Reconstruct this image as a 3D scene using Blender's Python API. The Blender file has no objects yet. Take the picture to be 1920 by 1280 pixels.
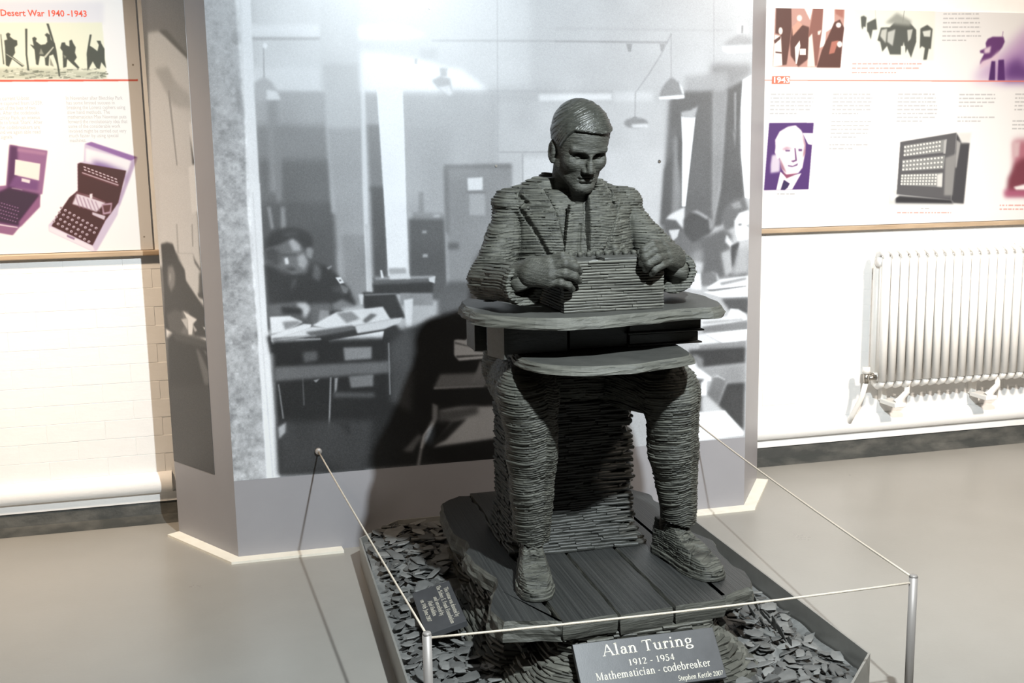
import bpy, bmesh, math, random
import numpy as np
from mathutils import Vector, Matrix
random.seed(7); RNG = np.random.default_rng(7)
S = bpy.context.scene
COL = S.collection
R = math.radians

# ------------------------------------------------------------------ camera, world, lamps, exposure
H = 1.4                                   # eye height of the photographer
YAW, PIT, ROL = 0.24643615, 0.16235566, 0.01790365
FPX = 1989.12                             # focal length in pixels of the 1920 px wide frame
_f = np.array([math.sin(YAW)*math.cos(PIT), math.cos(YAW)*math.cos(PIT), -math.sin(PIT)])
_r = np.array([math.cos(YAW), -math.sin(YAW), 0.0]); _d = np.cross(_f, _r)
_c, _s = math.cos(ROL), math.sin(ROL)
_r, _d = _c*_r + _s*_d, -_s*_r + _c*_d
CAMM = np.array([_r, _d, _f])
cd = bpy.data.cameras.new('camera'); cam = bpy.data.objects.new('camera', cd); COL.objects.link(cam)
cd.sensor_width = 36.0; cd.lens = FPX/1920*36.0; cd.clip_start = 0.05; cd.clip_end = 60
m = Matrix.Identity(4)
for i in range(3):
    m[i][0], m[i][1], m[i][2] = _r[i], -_d[i], -_f[i]
m.translation = (0, 0, H)
cam.matrix_world = m
S.camera = cam

def at(px, py, Y):
    """point seen at pixel (px,py) of the photograph and standing at depth Y"""
    q = CAMM.T @ np.array([(px-960)/FPX, (py-640)/FPX, 1.0]); t = Y/q[1]
    return np.array([t*q[0], Y, H + t*q[2]])
def atz(px, py, z):
    q = CAMM.T @ np.array([(px-960)/FPX, (py-640)/FPX, 1.0]); t = (z-H)/q[2]
    return np.array([t*q[0], t*q[1], z])

w = bpy.data.worlds.new('world'); S.world = w; w.use_nodes = True
w.node_tree.nodes['Background'].inputs['Color'].default_value = (1.0, 0.80, 0.63, 1)
w.node_tree.nodes['Background'].inputs['Strength'].default_value = 0.010
def lamp(name, kind, loc, energy, color, size=0.1, target=None, **kw):
    l = bpy.data.lights.new(name, kind); o = bpy.data.objects.new(name, l); COL.objects.link(o)
    l.energy = energy; l.color = color; o.location = loc
    if kind == 'AREA': l.size = size
    else: l.shadow_soft_size = size
    for k, v in kw.items(): setattr(l, k, v)
    if target is not None:
        o.rotation_euler = (Vector(target)-Vector(loc)).to_track_quat('-Z', 'Y').to_euler()
    return o
lamp('key_spotlight', 'SPOT', (0.98, 0.90, 2.66), 365, (0.885, 0.965, 1.0), 0.035, (0.98, 3.45, 0.95), spot_size=R(88), spot_blend=0.45)
lamp('wall_washer_left', 'AREA', (-1.25, 3.05, 2.86), 13, (1.0, 0.77, 0.55), 0.3, (-0.95, 4.43, 0.75), spread=R(76))
lamp('wall_washer_right', 'AREA', (3.1, 1.5, 2.86), 48, (1.0, 0.88, 0.76), 0.3, (3.35, 4.43, 0.55), spread=R(105))
vs = S.view_settings
S.display_settings.display_device = 'sRGB'
vs.view_transform = 'Standard'; vs.look = 'None'; vs.gamma = 1; vs.use_curve_mapping = False
vs.exposure = 0.70

# ------------------------------------------------------------------ helpers
def link(o, parent=None):
    COL.objects.link(o)
    if parent is not None: o.parent = parent
    return o
def tag(o, label=None, cat=None, group=None, kind=None):
    if label: o['label'] = label
    if cat: o['category'] = cat
    if group: o['group'] = group
    if kind: o['kind'] = kind
    return o
def empty(name, loc=(0, 0, 0), rz=0):
    o = bpy.data.objects.new(name, None); o.location = loc; o.rotation_euler = (0, 0, rz)
    o.empty_display_size = 0.05
    return link(o)
def fastmesh(name, V, F, smooth=False):
    """V (n,3), F (m,k) constant face size"""
    V = np.asarray(V, np.float32); F = np.asarray(F, np.int32); k = F.shape[1]
    me = bpy.data.meshes.new(name)
    me.vertices.add(len(V)); me.vertices.foreach_set('co', V.ravel())
    me.loops.add(F.size); me.loops.foreach_set('vertex_index', F.ravel())
    me.polygons.add(len(F)); me.polygons.foreach_set('loop_start', np.arange(0, F.size, k, dtype=np.int32))
    me.polygons.foreach_set('loop_total', np.full(len(F), k, np.int32))
    if smooth: me.polygons.foreach_set('use_smooth', np.ones(len(F), bool))
    me.update(calc_edges=True); me.validate()
    return me
class MB:
    """collects simple solids into one mesh"""
    def __init__(s): s.v = []; s.f = []
    def add(s, V, F):
        b = len(s.v); s.v += [tuple(map(float, p)) for p in V]; s.f += [tuple(i+b for i in q) for q in F]
        return s
    def box(s, x0, y0, z0, x1, y1, z1, bev=0.0):
        if bev <= 0:
            V = [(x, y, z) for x in (x0, x1) for y in (y0, y1) for z in (z0, z1)]
            return s.add(V, [(0,1,3,2),(4,6,7,5),(0,4,5,1),(2,3,7,6),(0,2,6,4),(1,5,7,3)])
        bm = bmesh.new(); bmesh.ops.create_cube(bm, size=1)
        for q in bm.verts: q.co = ((x0+x1)/2+q.co.x*(x1-x0), (y0+y1)/2+q.co.y*(y1-y0), (z0+z1)/2+q.co.z*(z1-z0))
        bmesh.ops.bevel(bm, geom=bm.edges[:], offset=bev, segments=2, affect='EDGES', profile=.5)
        bm.verts.index_update()
        s.add([q.co for q in bm.verts], [[q.index for q in f.verts] for f in bm.faces]); bm.free()
        return s
    def prism(s, poly, z0, z1, axis='z'):
        n = len(poly)
        A = [(p[0], p[1], z0) for p in poly]; B = [(p[0], p[1], z1) for p in poly]
        if axis == 'y': A = [(p[0], z0, p[1]) for p in poly]; B = [(p[0], z1, p[1]) for p in poly]
        if axis == 'x': A = [(z0, p[0], p[1]) for p in poly]; B = [(z1, p[0], p[1]) for p in poly]
        return s.add(A+B, [tuple(range(n))[::-1], tuple(range(n, 2*n))] + [(i, (i+1) % n, (i+1) % n+n, i+n) for i in range(n)])
    def tube(s, pts, r, seg=10, cap=True):
        pts = [np.array(p, float) for p in pts]; n = len(pts); rr = r if hasattr(r, '__len__') else [r]*n
        V = []; up = None
        for i, p in enumerate(pts):
            t = pts[min(i+1, n-1)]-pts[max(i-1, 0)]; t /= np.linalg.norm(t)
            if up is None:
                up = np.array([0, 0, 1.0]) if abs(t[2]) < .9 else np.array([1.0, 0, 0])
            a = np.cross(t, up); a /= np.linalg.norm(a); b = np.cross(a, t); up = b
            for k in range(seg):
                an = 2*math.pi*k/seg; V.append(p+rr[i]*(math.cos(an)*a+math.sin(an)*b))
        F = [(i*seg+k, i*seg+(k+1) % seg, (i+1)*seg+(k+1) % seg, (i+1)*seg+k) for i in range(n-1) for k in range(seg)]
        if cap: F += [tuple(range(seg))[::-1], tuple(range((n-1)*seg, n*seg))]
        return s.add(V, F)
    def mesh(s, name, smooth=False):
        me = bpy.data.meshes.new(name); me.from_pydata(s.v, [], s.f)
        bm = bmesh.new(); bm.from_mesh(me); bmesh.ops.recalc_face_normals(bm, faces=bm.faces[:]); bm.to_mesh(me); bm.free()
        if smooth:
            me.polygons.foreach_set('use_smooth', [True]*len(me.polygons))
        me.update(); return me
    def build(s, name, mat, parent=None, smooth=False, **t):
        me = s.mesh(name, smooth); me.materials.append(mat)
        o = link(bpy.data.objects.new(name, me), parent); tag(o, **t); return o
def meshobj(name, me, mat, parent=None, **t):
    if len(me.materials) == 0: me.materials.append(mat)
    return tag(link(bpy.data.objects.new(name, me), parent), **t)
def autosmooth(o, ang=35):
    me = o.data
    me.polygons.foreach_set('use_smooth', [True]*len(me.polygons))
    bm = bmesh.new(); bm.from_mesh(me)
    for e in bm.edges:
        if len(e.link_faces) == 2 and e.calc_face_angle(0) > R(ang): e.smooth = False
    bm.to_mesh(me); bm.free(); return o

# ------------------------------------------------------------------ materials (all node based)
def nmat(name, base=(.5, .5, .5), rough=.5, metal=0.0, spec=.5):
    m_ = bpy.data.materials.new(name); m_.use_nodes = True; b = m_.node_tree.nodes['Principled BSDF']
    b.inputs['Base Color'].default_value = (*base, 1); b.inputs['Roughness'].default_value = rough
    b.inputs['Metallic'].default_value = metal; b.inputs['Specular IOR Level'].default_value = spec
    return m_
def N(m_, t, **kw):
    n = m_.node_tree.nodes.new(t)
    for k, v in kw.items():
        if k in n.inputs.keys(): n.inputs[k].default_value = v
        else: setattr(n, k, v)
    return n
def L(m_, a, b): m_.node_tree.links.new(a, b)
def bsdf(m_): return m_.node_tree.nodes['Principled BSDF']
def mottled(name, c1, c2, scale=(6, 6, 6), rough=.5, bump=0.0, bscale=None, metal=0.0, spec=.5, detail=6, lo=.3, hi=.7, rand=0.0, coord='Object', rvar=0.0):
    m_ = nmat(name, c1, rough, metal, spec); b = bsdf(m_)
    tc = N(m_, 'ShaderNodeTexCoord'); mp = N(m_, 'ShaderNodeMapping'); mp.inputs['Scale'].default_value = scale
    L(m_, tc.outputs[coord], mp.inputs['Vector'])
    nz = N(m_, 'ShaderNodeTexNoise', Scale=1.0, Detail=detail, Roughness=.6); L(m_, mp.outputs[0], nz.inputs['Vector'])
    rp = N(m_, 'ShaderNodeValToRGB'); e = rp.color_ramp.elements
    e[0].position = lo; e[0].color = (*c1, 1); e[1].position = hi; e[1].color = (*c2, 1)
    L(m_, nz.outputs['Fac'], rp.inputs['Fac']); out = rp.outputs['Color']
    if rand:
        oi = N(m_, 'ShaderNodeObjectInfo'); mr = N(m_, 'ShaderNodeMapRange'); mr.inputs['To Min'].default_value = 1-rand; mr.inputs['To Max'].default_value = 1+rand
        L(m_, oi.outputs['Random'], mr.inputs['Value'])
        vm = N(m_, 'ShaderNodeVectorMath', operation='SCALE'); L(m_, out, vm.inputs[0]); L(m_, mr.outputs[0], vm.inputs['Scale']); out = vm.outputs[0]
    L(m_, out, b.inputs['Base Color'])
    if rvar:
        mr = N(m_, 'ShaderNodeMapRange'); mr.inputs['To Min'].default_value = rough-rvar; mr.inputs['To Max'].default_value = rough+rvar
        L(m_, nz.outputs['Fac'], mr.inputs['Value']); L(m_, mr.outputs[0], b.inputs['Roughness'])
    if bump:
        mp2 = N(m_, 'ShaderNodeMapping'); mp2.inputs['Scale'].default_value = bscale or scale; L(m_, tc.outputs[coord], mp2.inputs['Vector'])
        n2 = N(m_, 'ShaderNodeTexNoise', Scale=1.0, Detail=5.0, Roughness=.6); L(m_, mp2.outputs[0], n2.inputs['Vector'])
        bp = N(m_, 'ShaderNodeBump', Strength=bump, Distance=.004); L(m_, n2.outputs['Fac'], bp.inputs['Height']); L(m_, bp.outputs[0], b.inputs['Normal'])
    return m_
M_WALL = mottled('white_paint', (.86, .855, .845), (.90, .895, .885), (9, 9, 9), .55, .25, (30, 30, 60))
M_TRIM = mottled('cream_paint', (.78, .75, .68), (.84, .81, .74), (8, 8, 8), .45, .2, (60, 60, 60))
M_FLOOR = mottled('floor_paint', (.285, .27, .243), (.335, .32, .292), (1.6, 1.6, 1.6), .30, .06, (90, 90, 90), rvar=.08, detail=8)
M_SKIRT = mottled('worn_black_paint', (.045, .048, .046), (.16, .155, .14), (5, 5, 14), .5, .5, (40, 40, 40), lo=.45, hi=.85)
M_CEIL = mottled('ceiling_paint', (.45, .43, .40), (.50, .48, .45), (3, 3, 3), .8)
M_PANEL = mottled('mauve_grey_panel', (.305, .30, .32), (.325, .32, .34), (4, 4, 4), .42, .05, (200, 200, 200))
M_STRIP = mottled('cream_floor_strip', (.80, .76, .66), (.87, .84, .75), (20, 20, 20), .45)
M_WOOD = mottled('ledge_wood', (.36, .26, .17), (.52, .40, .28), (4, 30, 30), .5)
M_RAD = mottled('radiator_enamel', (.84, .82, .78), (.90, .88, .85), (6, 6, 6), .3)
M_CHROME = nmat('valve_metal', (.45, .42, .38), .3, 1.0)
M_ROPE = mottled('cream_cord', (.60, .52, .42), (.72, .64, .53), (200, 200, 200), .7, .4, (500, 500, 500))
M_POST = mottled('brushed_post_metal', (.30, .275, .255), (.38, .35, .33), (60, 60, 3), .45, metal=.25)
M_TRAY = mottled('grey_tray_metal', (.25, .245, .225), (.34, .33, .305), (7, 7, 7), .40, metal=.35)
def slate(name, dark, light, sc, rough=.55, bump=.5, bs=(18, 18, 160), rand=.0, lo=.3, hi=.72, spec=.5):
    """riven slate: streaky lamination along the bed, patches of green and brown bloom"""
    m_ = mottled(name, dark, light, sc, rough, bump, bs, spec=spec, lo=lo, hi=hi, rand=rand, detail=9, rvar=.1)
    return m_
M_SLATE = slate('slate_figure', (.0200, .0210, .0180), (.1450, .1460, .1220), (16, 16, 250), lo=.33, hi=.74, bump=.75, bs=(26, 26, 400))
M_SKIN = slate('slate_fine', (0.0252, 0.0260, 0.0216), (0.0861, 0.0860, 0.0718), (40, 40, 300), bs=(50, 50, 420), bump=.6)
M_HAIR = slate('slate_hair', (0.0231, 0.0240, 0.0212), (0.0630, 0.0650, 0.0552), (60, 60, 200), rough=.36, bump=.3, bs=(80, 80, 300))
M_SLAB = slate('slate_slab', (0.0420, 0.0430, 0.0396), (0.0756, 0.0760, 0.0690), (7, 7, 40), rough=.46, bump=.35, bs=(40, 40, 120))
M_PLANK = slate('slate_plank', (.020, .021, .0205), (.060, .061, .058), (190, 1.4, 40), rough=.45, bump=.5, bs=(230, 2, 60), rand=.10, lo=.35, hi=.8)
M_EDGE = slate('slate_edge', (0.0525, 0.0530, 0.0451), (0.1260, 0.1250, 0.1058), (10, 10, 160), rough=.6, bump=.8, bs=(14, 14, 220))
M_PIECE = slate('slate_piece', (0.0651, 0.0650, 0.0552), (0.1522, 0.1500, 0.1270), (16, 16, 16), rough=.55, bump=.4, bs=(60, 60, 60), rand=.35)
M_COURSE = slate('slate_course', (.036, .037, .033), (.090, .092, .083), (16, 16, 60), rough=.55, bump=.5, bs=(40, 40, 160), rand=.25)
M_CHIP = slate('slate_chip', (.105, .106, .102), (.20, .20, .192), (14, 14, 14), rough=.55, bump=.4, bs=(60, 60, 60), rand=.4)
M_PLAQUE = mottled('plaque_slate', (.052, .053, .056), (.068, .069, .073), (30, 30, 30), .42, .04, (250, 250, 250))
M_LETTER = nmat('cream_lettering', (.80, .75, .62), .6)
M_DARK = nmat('dark_gap', (.015, .015, .014), .8)
# ------------------------------------------------------------------ the room
WY, PY = 4.435, 3.855
MB().box(-5, -4.5, -.08, 6.5, WY+.06, 0).build('floor', M_FLOOR, kind='structure')
wall = MB().box(-5, WY+.0035, 0, 6.5, WY+.16, 2.9).build('wall_back', M_WALL, kind='structure')
MB().box(-5, -4.5, 2.9, 6.5, WY+.16, 2.98).build('ceiling', M_CEIL, kind='structure')
# painted brick courses under the display boards, each brick slightly proud of its joint
bk = MB().box(-.1097, -.0005, -.0372, .1097, .0015, .0372, .001).mesh('brick'); bk.materials.append(M_WALL)
nb = 0
for r_ in range(12):
    z = .235+r_*.0755
    for x0, x1 in ((-1.35, -.30), (2.10, 4.25)):
        x = x0+(.1125 if r_ % 2 else 0)
        while x < x1:
            o = link(bpy.data.objects.new('brick', bk), wall)
            o.location = (x, WY+.0025+random.uniform(-.0004, .0004), z); x += .2205; nb += 1
# rounded ledge at the foot of the wall, painted strip and black skirting below it
def run_profile(name, prof, x0, x1, mat, **t):
    return autosmooth(MB().prism([(p[0], p[1]) for p in prof], x0, x1, 'x').build(name, mat, **t), 40)
ledge = [(WY+.02, .200), (WY-.006, .196), (WY-.024, .186), (WY-.036, .168), (WY-.040, .150), (WY-.036, .128), (WY-.026, .116), (WY+.02, .112)]
run_profile('trim_1', ledge, -5, -.335, M_WALL, kind='structure')
run_profile('trim_2', ledge, 2.16, 6.5, M_WALL, kind='structure')
MB().box(-5, WY-.012, .074, 6.5, WY+.02, .112, .002).build('trim_3', M_WALL, kind='structure')
skirt = [(WY+.02, .074), (WY-.004, .074), (WY-.010, .05), (WY-.016, .022), (WY-.045, .006), (WY-.075, .0005), (WY+.02, 0)]
run_profile('baseboard_back', skirt, -5, 6.5, M_SKIRT, kind='structure')
# wall rail under the boards
rail_l = MB().box(-5, WY-.028, 1.083, -.318, WY+.004, 1.104, .004).build('trim_4', M_WOOD, kind='structure')
rail_r = MB().box(2.2, WY-.028, 1.083, 6.5, WY+.004, 1.104, .004).build('trim_5', M_WOOD, kind='structure')

# ------------------------------------------------------------------ mural panel with splayed wings
pan = empty('exhibition_mural', (.93, PY, 0))
tag(pan, 'tall splayed panel with grey base carrying a monochrome office photograph mural', 'mural')
def loc(V, o=pan): return [(v[0]-o.location[0], v[1]-o.location[1], v[2]-o.location[2]) for v in V]
PX0, PX1, PTOP, PBOT = -.080, 1.945, 2.36, .296
WLX, WLY, WRX, WRY = -.307, 4.215, 2.169, 4.180
def slab(a, b, z0, z1, th):
    """vertical board from plan point a to b, thickened backwards"""
    a, b = np.array(a, float), np.array(b, float); d = (b-a)/np.linalg.norm(b-a); n = np.array([-d[1], d[0]])*th
    V = [(*a, z0), (*b, z0), (*(b+n), z0), (*(a+n), z0)]; V += [(p[0], p[1], z1) for p in V]
    return V, [(0,1,5,4),(1,2,6,5),(2,3,7,6),(3,0,4,7),(0,3,2,1),(4,5,6,7)]
for nm, a, b in (('front_board', (PX0, PY), (PX1, PY)), ('wing_board', (WLX, WLY), (PX0, PY)), ('wing_board', (PX1, PY), (WRX, WRY))):
    V, F = slab(a, b, 0, PTOP, .018); MB().add(loc(V), F).build(nm, M_PANEL, pan)
def floor_strip(a, b, c=None, w_=.062):
    mb = MB(); pts = [np.array(p, float) for p in (a, b)]
    d = pts[1]-pts[0]; d /= np.linalg.norm(d); n = np.array([d[1], -d[0]])*w_
    q = [pts[0], pts[1], pts[1]+n+(c if c is not None else 0), pts[0]+n]
    return mb, q
def strip(poly):
    return MB().prism([(p[0]-pan.location[0], p[1]-pan.location[1]) for p in poly], 0.0, .009).build('floor_strip', M_STRIP, pan)
e = .050
wl = np.array([WLX-PX0, WLY-PY]); wl /= np.linalg.norm(wl); nl = np.array([-abs(wl[1]), -abs(wl[0])])*e
wr = np.array([WRX-PX1, WRY-PY]); wr /= np.linalg.norm(wr); nr = np.array([abs(wr[1]), -abs(wr[0])])*e
cl = (PX0-e*.50, PY-e); cr = (PX1+e*.50, PY-e)
strip([(PX0, PY), (WLX, WLY), (WLX+nl[0], WLY+nl[1]), cl])
strip([(PX0, PY), cl, (.300, PY-e), (.296, PY)])
strip([(1.60, PY), (1.60, PY-e), cr, (PX1, PY)])
strip([(PX1, PY), cr, (WRX+nr[0], WRY+nr[1]), (WRX, WRY)])

# ------------------------------------------------------------------ radiator on the right
rad = empty('radiator', (3.55, WY-.10, 0)); tag(rad, 'white column radiator on the wall under the right display board', 'radiator')
RX0, RX1, RZ0, RZ1 = 2.865, 4.31, .352, .985
sec = MB()
yy = WY-.10
for dy in (-.034, .034):
    sec.tube([(0, dy, RZ0+.03), (0, dy, RZ1-.03)], .0195, 12)
sec.tube([(0, -.034, RZ1-.035), (0, -.028, RZ1-.012), (0, 0, RZ1), (0, .028, RZ1-.012), (0, .034, RZ1-.035)], .016, 8)
sec.tube([(0, -.034, RZ0+.035), (0, -.028, RZ0+.012), (0, 0, RZ0), (0, .028, RZ0+.012), (0, .034, RZ0+.035)], .016, 8)
sec.tube([(-.024, 0, RZ1-.045), (.024, 0, RZ1-.045)], .022, 12)
sec.tube([(-.024, 0, RZ0+.045), (.024, 0, RZ0+.045)], .022, 12)
sec.box(-.006, -.034, RZ0+.03, .006, .034, RZ1-.03)
sme = sec.mesh('radiator_section', True); sme.materials.append(M_RAD)
x = RX0; k = 0
while x < RX1:
    o = link(bpy.data.objects.new('radiator_section', sme), rad); o.location = (x-3.55, 0, 0); x += .0475; k += 1
def rl(p): return (p[0]-3.55, p[1]-(WY-.10), p[2])
# vent plug, valve, tail pipe and feet
MB().tube([rl((RX0+.43, WY-.134, .88)), rl((RX0+.43, WY-.150, .88))], .011, 12).build('air_vent', M_RAD, rad, True)
v_ = MB().tube([rl((RX0-.045, WY-.10, .405)), rl((RX0-.015, WY-.10, .398))], .017, 12)
v_.tube([rl((RX0-.062, WY-.10, .372)), rl((RX0-.062, WY-.10, .418))], .014, 12)
v_.tube([rl((RX0-.07, WY-.13, .402)), rl((RX0-.03, WY-.13, .402))], .013, 8)
v_.build('valve', M_CHROME, rad, True)
MB().tube([rl((RX0-.062, WY-.10, .418)), rl((RX0-.062, WY-.10, .448))], [.020, .017], 14).build('valve_cap', M_RAD, rad, True)
MB().tube([rl((RX0-.062, WY-.10, .375)), rl((RX0-.075, WY-.09, .30)), rl((RX0-.095, WY-.05, .21)), rl((RX0-.10, WY-.03, .17))], .0125, 10).build('pipe', M_RAD, rad, True)
for fx in (RX0+.10, RX0+.60, RX0+1.1):
    MB().tube([rl((fx+.06, WY-.10, .36)), rl((fx+.045, WY-.12, .318)), rl((fx+.012, WY-.115, .282)), rl((fx, WY-.11, .268))], [.013, .014, .016, .02], 8).box(*rl((fx-.032, WY-.145, .250)), *rl((fx+.030, WY-.02, .272)), .004).box(*rl((fx-.03, WY-.03, .26)), *rl((fx+.0, WY+.003, .37)), .003).build('bracket', M_RAD, rad)

# ------------------------------------------------------------------ tray of slate around the plinth
TX0, TX1, TY0, TY1, CH, TH = .345, 1.567, 2.198, 3.826, .158, .100
def octo(i=0.0):
    k = i*.414
    return [(TX0+CH+k-i*0, TY0+i), (TX1-CH-k, TY0+i), (TX1-i, TY0+CH+k), (TX1-i, TY1-CH-k), (TX1-CH-k, TY1-i), (TX0+CH+k, TY1-i), (TX0+i, TY1-CH-k), (TX0+i, TY0+CH+k)]
tray = empty('slate_tray', ((TX0+TX1)/2, (TY0+TY1)/2, 0)); tag(tray, 'low grey metal octagonal tray on the floor holding broken slate around the statue', 'tray')
def tl(p): return (p[0]-tray.location[0], p[1]-tray.location[1])
o1, o2 = octo(0), octo(.006)
V = [(*tl(p), 0) for p in o1]+[(*tl(p), TH) for p in o1]+[(*tl(p), TH) for p in o2]+[(*tl(p), .012) for p in o2]
F = []
for i in range(8):
    j = (i+1) % 8
    for r_ in range(3): F.append((r_*8+i, r_*8+j, r_*8+8+j, r_*8+8+i))
    F.append((24+i, 24+j, j, i))
MB().add(V, F).build('rim', M_TRAY, tray)
MB().prism([tl(p) for p in o2], .002, .012).build('tray_base', M_TRAY, tray)

# ------------------------------------------------------------------ barrier posts, cords and wall anchors
RZ = .384
PLX, PLY, PRX, PRY = .345, 2.190, 1.557, 2.172
for x, y, lb in ((PLX, PLY, 'grey metal barrier post at the front left corner of the tray'), (PRX, PRY, 'grey metal barrier post at the front right corner of the tray')):
    p_ = empty('barrier_post', (x, y, 0)); tag(p_, lb, 'post', 'barrier posts')
    MB().tube([(0, 0, 0.004), (0, 0, RZ+.004)], .0105, 16).build('tube', M_POST, p_, True)
    MB().tube([(0, 0, RZ+.003), (0, 0, RZ+.008)], [.0108, .0085], 16).build('cap', M_POST, p_, True)
    MB().tube([(0, 0, 0), (0, 0, .006)], .028, 20).build('foot_plate', M_POST, p_, True)
ANL, ANR = at(597, 845, PY), np.array([1.715, PY, RZ-.001])
for a_, lb in ((ANL, 'round grey cord anchor disc on the mural left of the statue'), (ANR, 'round cord anchor disc on the mural behind the right leg')):
    o = MB().tube([(0, -.0, 0), (0, -.012, 0), (0, -.015, 0)], [.0125, .0125, .009], 18).build('cord_anchor', M_POST, None, True)
    o.location = (a_[0], PY, a_[2]); tag(o, lb, 'anchor', 'cord anchors')
def cord(a, b, sag, lb, r=.0028):
    a, b = np.array(a), np.array(b); P = [a+(b-a)*t-np.array([0, 0, sag*4*t*(1-t)]) for t in np.linspace(0, 1, 13)]
    c = (a+b)/2
    o = MB().tube([p-c for p in P], r, 8).build('rope', M_ROPE, None, True); o.location = c
    tag(o, lb, 'rope', 'barrier ropes'); return o
cord((ANL[0], PY-.014, ANL[2]), (PLX, PLY+.009, RZ), .004, 'cream cord stretched from the mural to the left barrier post')
cord((PLX+.010, PLY, RZ-.006), (PRX-.010, PRY, RZ-.012), .006, 'cream cord stretched across the front between both barrier posts')
cord((PRX, PRY+.009, RZ), (ANR[0], PY-.014, ANR[2]), .010, 'cream cord stretched along the right side to the right barrier post')
# ------------------------------------------------------------------ carving: signed distance shapes meshed by surface nets
A = lambda *p: np.array(p, np.float32)
def ln(v): return np.sqrt((v*v).sum(-1))
def rc(P, a, b, ra, rb):
    a, b = A(*a), A(*b); ab = b-a
    t = np.clip(((P-a)@ab)/(ab@ab), 0, 1)
    return ln(P-a-t[:, None]*ab)-(ra+(rb-ra)*t)
def chain(P, pts, rs, k=.01):
    d = None
    for i in range(len(pts)-1):
        e_ = rc(P, pts[i], pts[i+1], rs[i], rs[i+1]); d = e_ if d is None else smin(d, e_, k)
    return d
def ell(P, c, r, Rm=None):
    q = P-A(*c)
    if Rm is not None: q = q@np.asarray(Rm, np.float32)
    r = A(*r); k0 = ln(q/r); k1 = ln(q/(r*r))+1e-9
    return k0*(k0-1)/k1
def boxd(P, c, h, r=0.0, Rm=None):
    q = P-A(*c)
    if Rm is not None: q = q@np.asarray(Rm, np.float32)
    q = np.abs(q)-(A(*h)-r)
    return ln(np.maximum(q, 0))+np.minimum(q.max(-1), 0)-r
def smin(a, b, k):
    h = np.clip(.5+.5*(b-a)/k, 0, 1); return b+(a-b)*h-k*h*(1-h)
def smax(a, b, k): return -smin(-a, -b, k)
def sstep(x, a, b):
    t = np.clip((x-a)/(b-a), 0, 1); return t*t*(3-2*t)
def hsh(i, j=0.0, k=0.0):
    v = np.sin(i*12.9898+j*78.233+k*37.719)*43758.5453; return (v-np.floor(v)).astype(np.float32)
def wob(P, s, ph=0.0):
    x, y, z = P[:, 0]*s, P[:, 1]*s, P[:, 2]*s
    return (np.sin(x*1.7+y*1.1+ph)+np.sin(y*2.3-z*1.3+ph*2.1+1)+np.sin(z*1.9+x*.7+ph*.7+2)+.5*np.sin(x*4.1-z*3.3+ph)+.5*np.sin(y*4.7+x*3.1+ph*1.3))/4
def strata(w_, c_, t, L_, amp, groove, seed=0.0, gw=.16):
    """thin courses of riven slate: w_ runs across the beds, c_ along them; returns how far the face stands out"""
    u = w_/t; k = np.floor(u); f = u-k
    v = c_/L_+hsh(k, seed+3)*7.0
    v = v+.35*np.sin(v*2.1+k*1.7)
    j = np.floor(v); g = v-j
    out = amp*(hsh(k, j, seed)-.5)+amp*.35*(hsh(k, seed+9)-.5)+amp*.9*np.minimum(0, hsh(k, j, seed+17)-.12)*4
    out = out-groove*np.exp(-(f/gw)**2)-.35*groove*np.exp(-((1-f)/(gw*.5))**2)-.5*groove*np.exp(-(np.minimum(g, 1-g)*L_/t/.22)**2)
    return out+groove*.7*(f-.5)
def courses_of(w_, c_, L_, t, amp, groove, seed):
    """bed-aligned version of strata for grids with three rows to a course"""
    u = w_/t; k = np.floor(u); f = u-k
    v = c_/L_+hsh(k, seed+3)*7.0; v = v+.35*np.sin(v*2.1+k*1.7); j = np.floor(v); g = v-j
    h1 = hsh(k, j, seed)
    out = amp*(h1-.5)+amp*.5*(hsh(k, seed+9)-.5)-amp*.8*(hsh(k, j, seed+17) < .06)
    out = out-groove*np.where(f < .33, .55+.9*hsh(k, j, seed+5), 0)-groove*.18*(f > .66)
    return out-.7*groove*(np.minimum(g, 1-g)*L_ < .0016)
def carve(name, fn, lo, hi, vox, slack=.012, smooth=False, bs=8, bed=None, t=None):
    """bed: height field h(x,y) of the courses; the grid then runs in x, y and z+h, three rows to each course t"""
    fn0 = fn; lo = np.array(lo, np.float64); hi = np.array(hi, np.float64); vox = np.array([vox]*3, float)
    if bed is not None:
        vox[2] = t/3; lo[2] = math.floor((lo[2]-.03)/t)*t+t/6; hi[2] += .03
        def fn(P):
            Q = P.copy(); Q[:, 2] -= bed(P); return fn0(Q)
    return _carve(name, fn, lo, hi, vox, slack, smooth, bs, bed)
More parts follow.
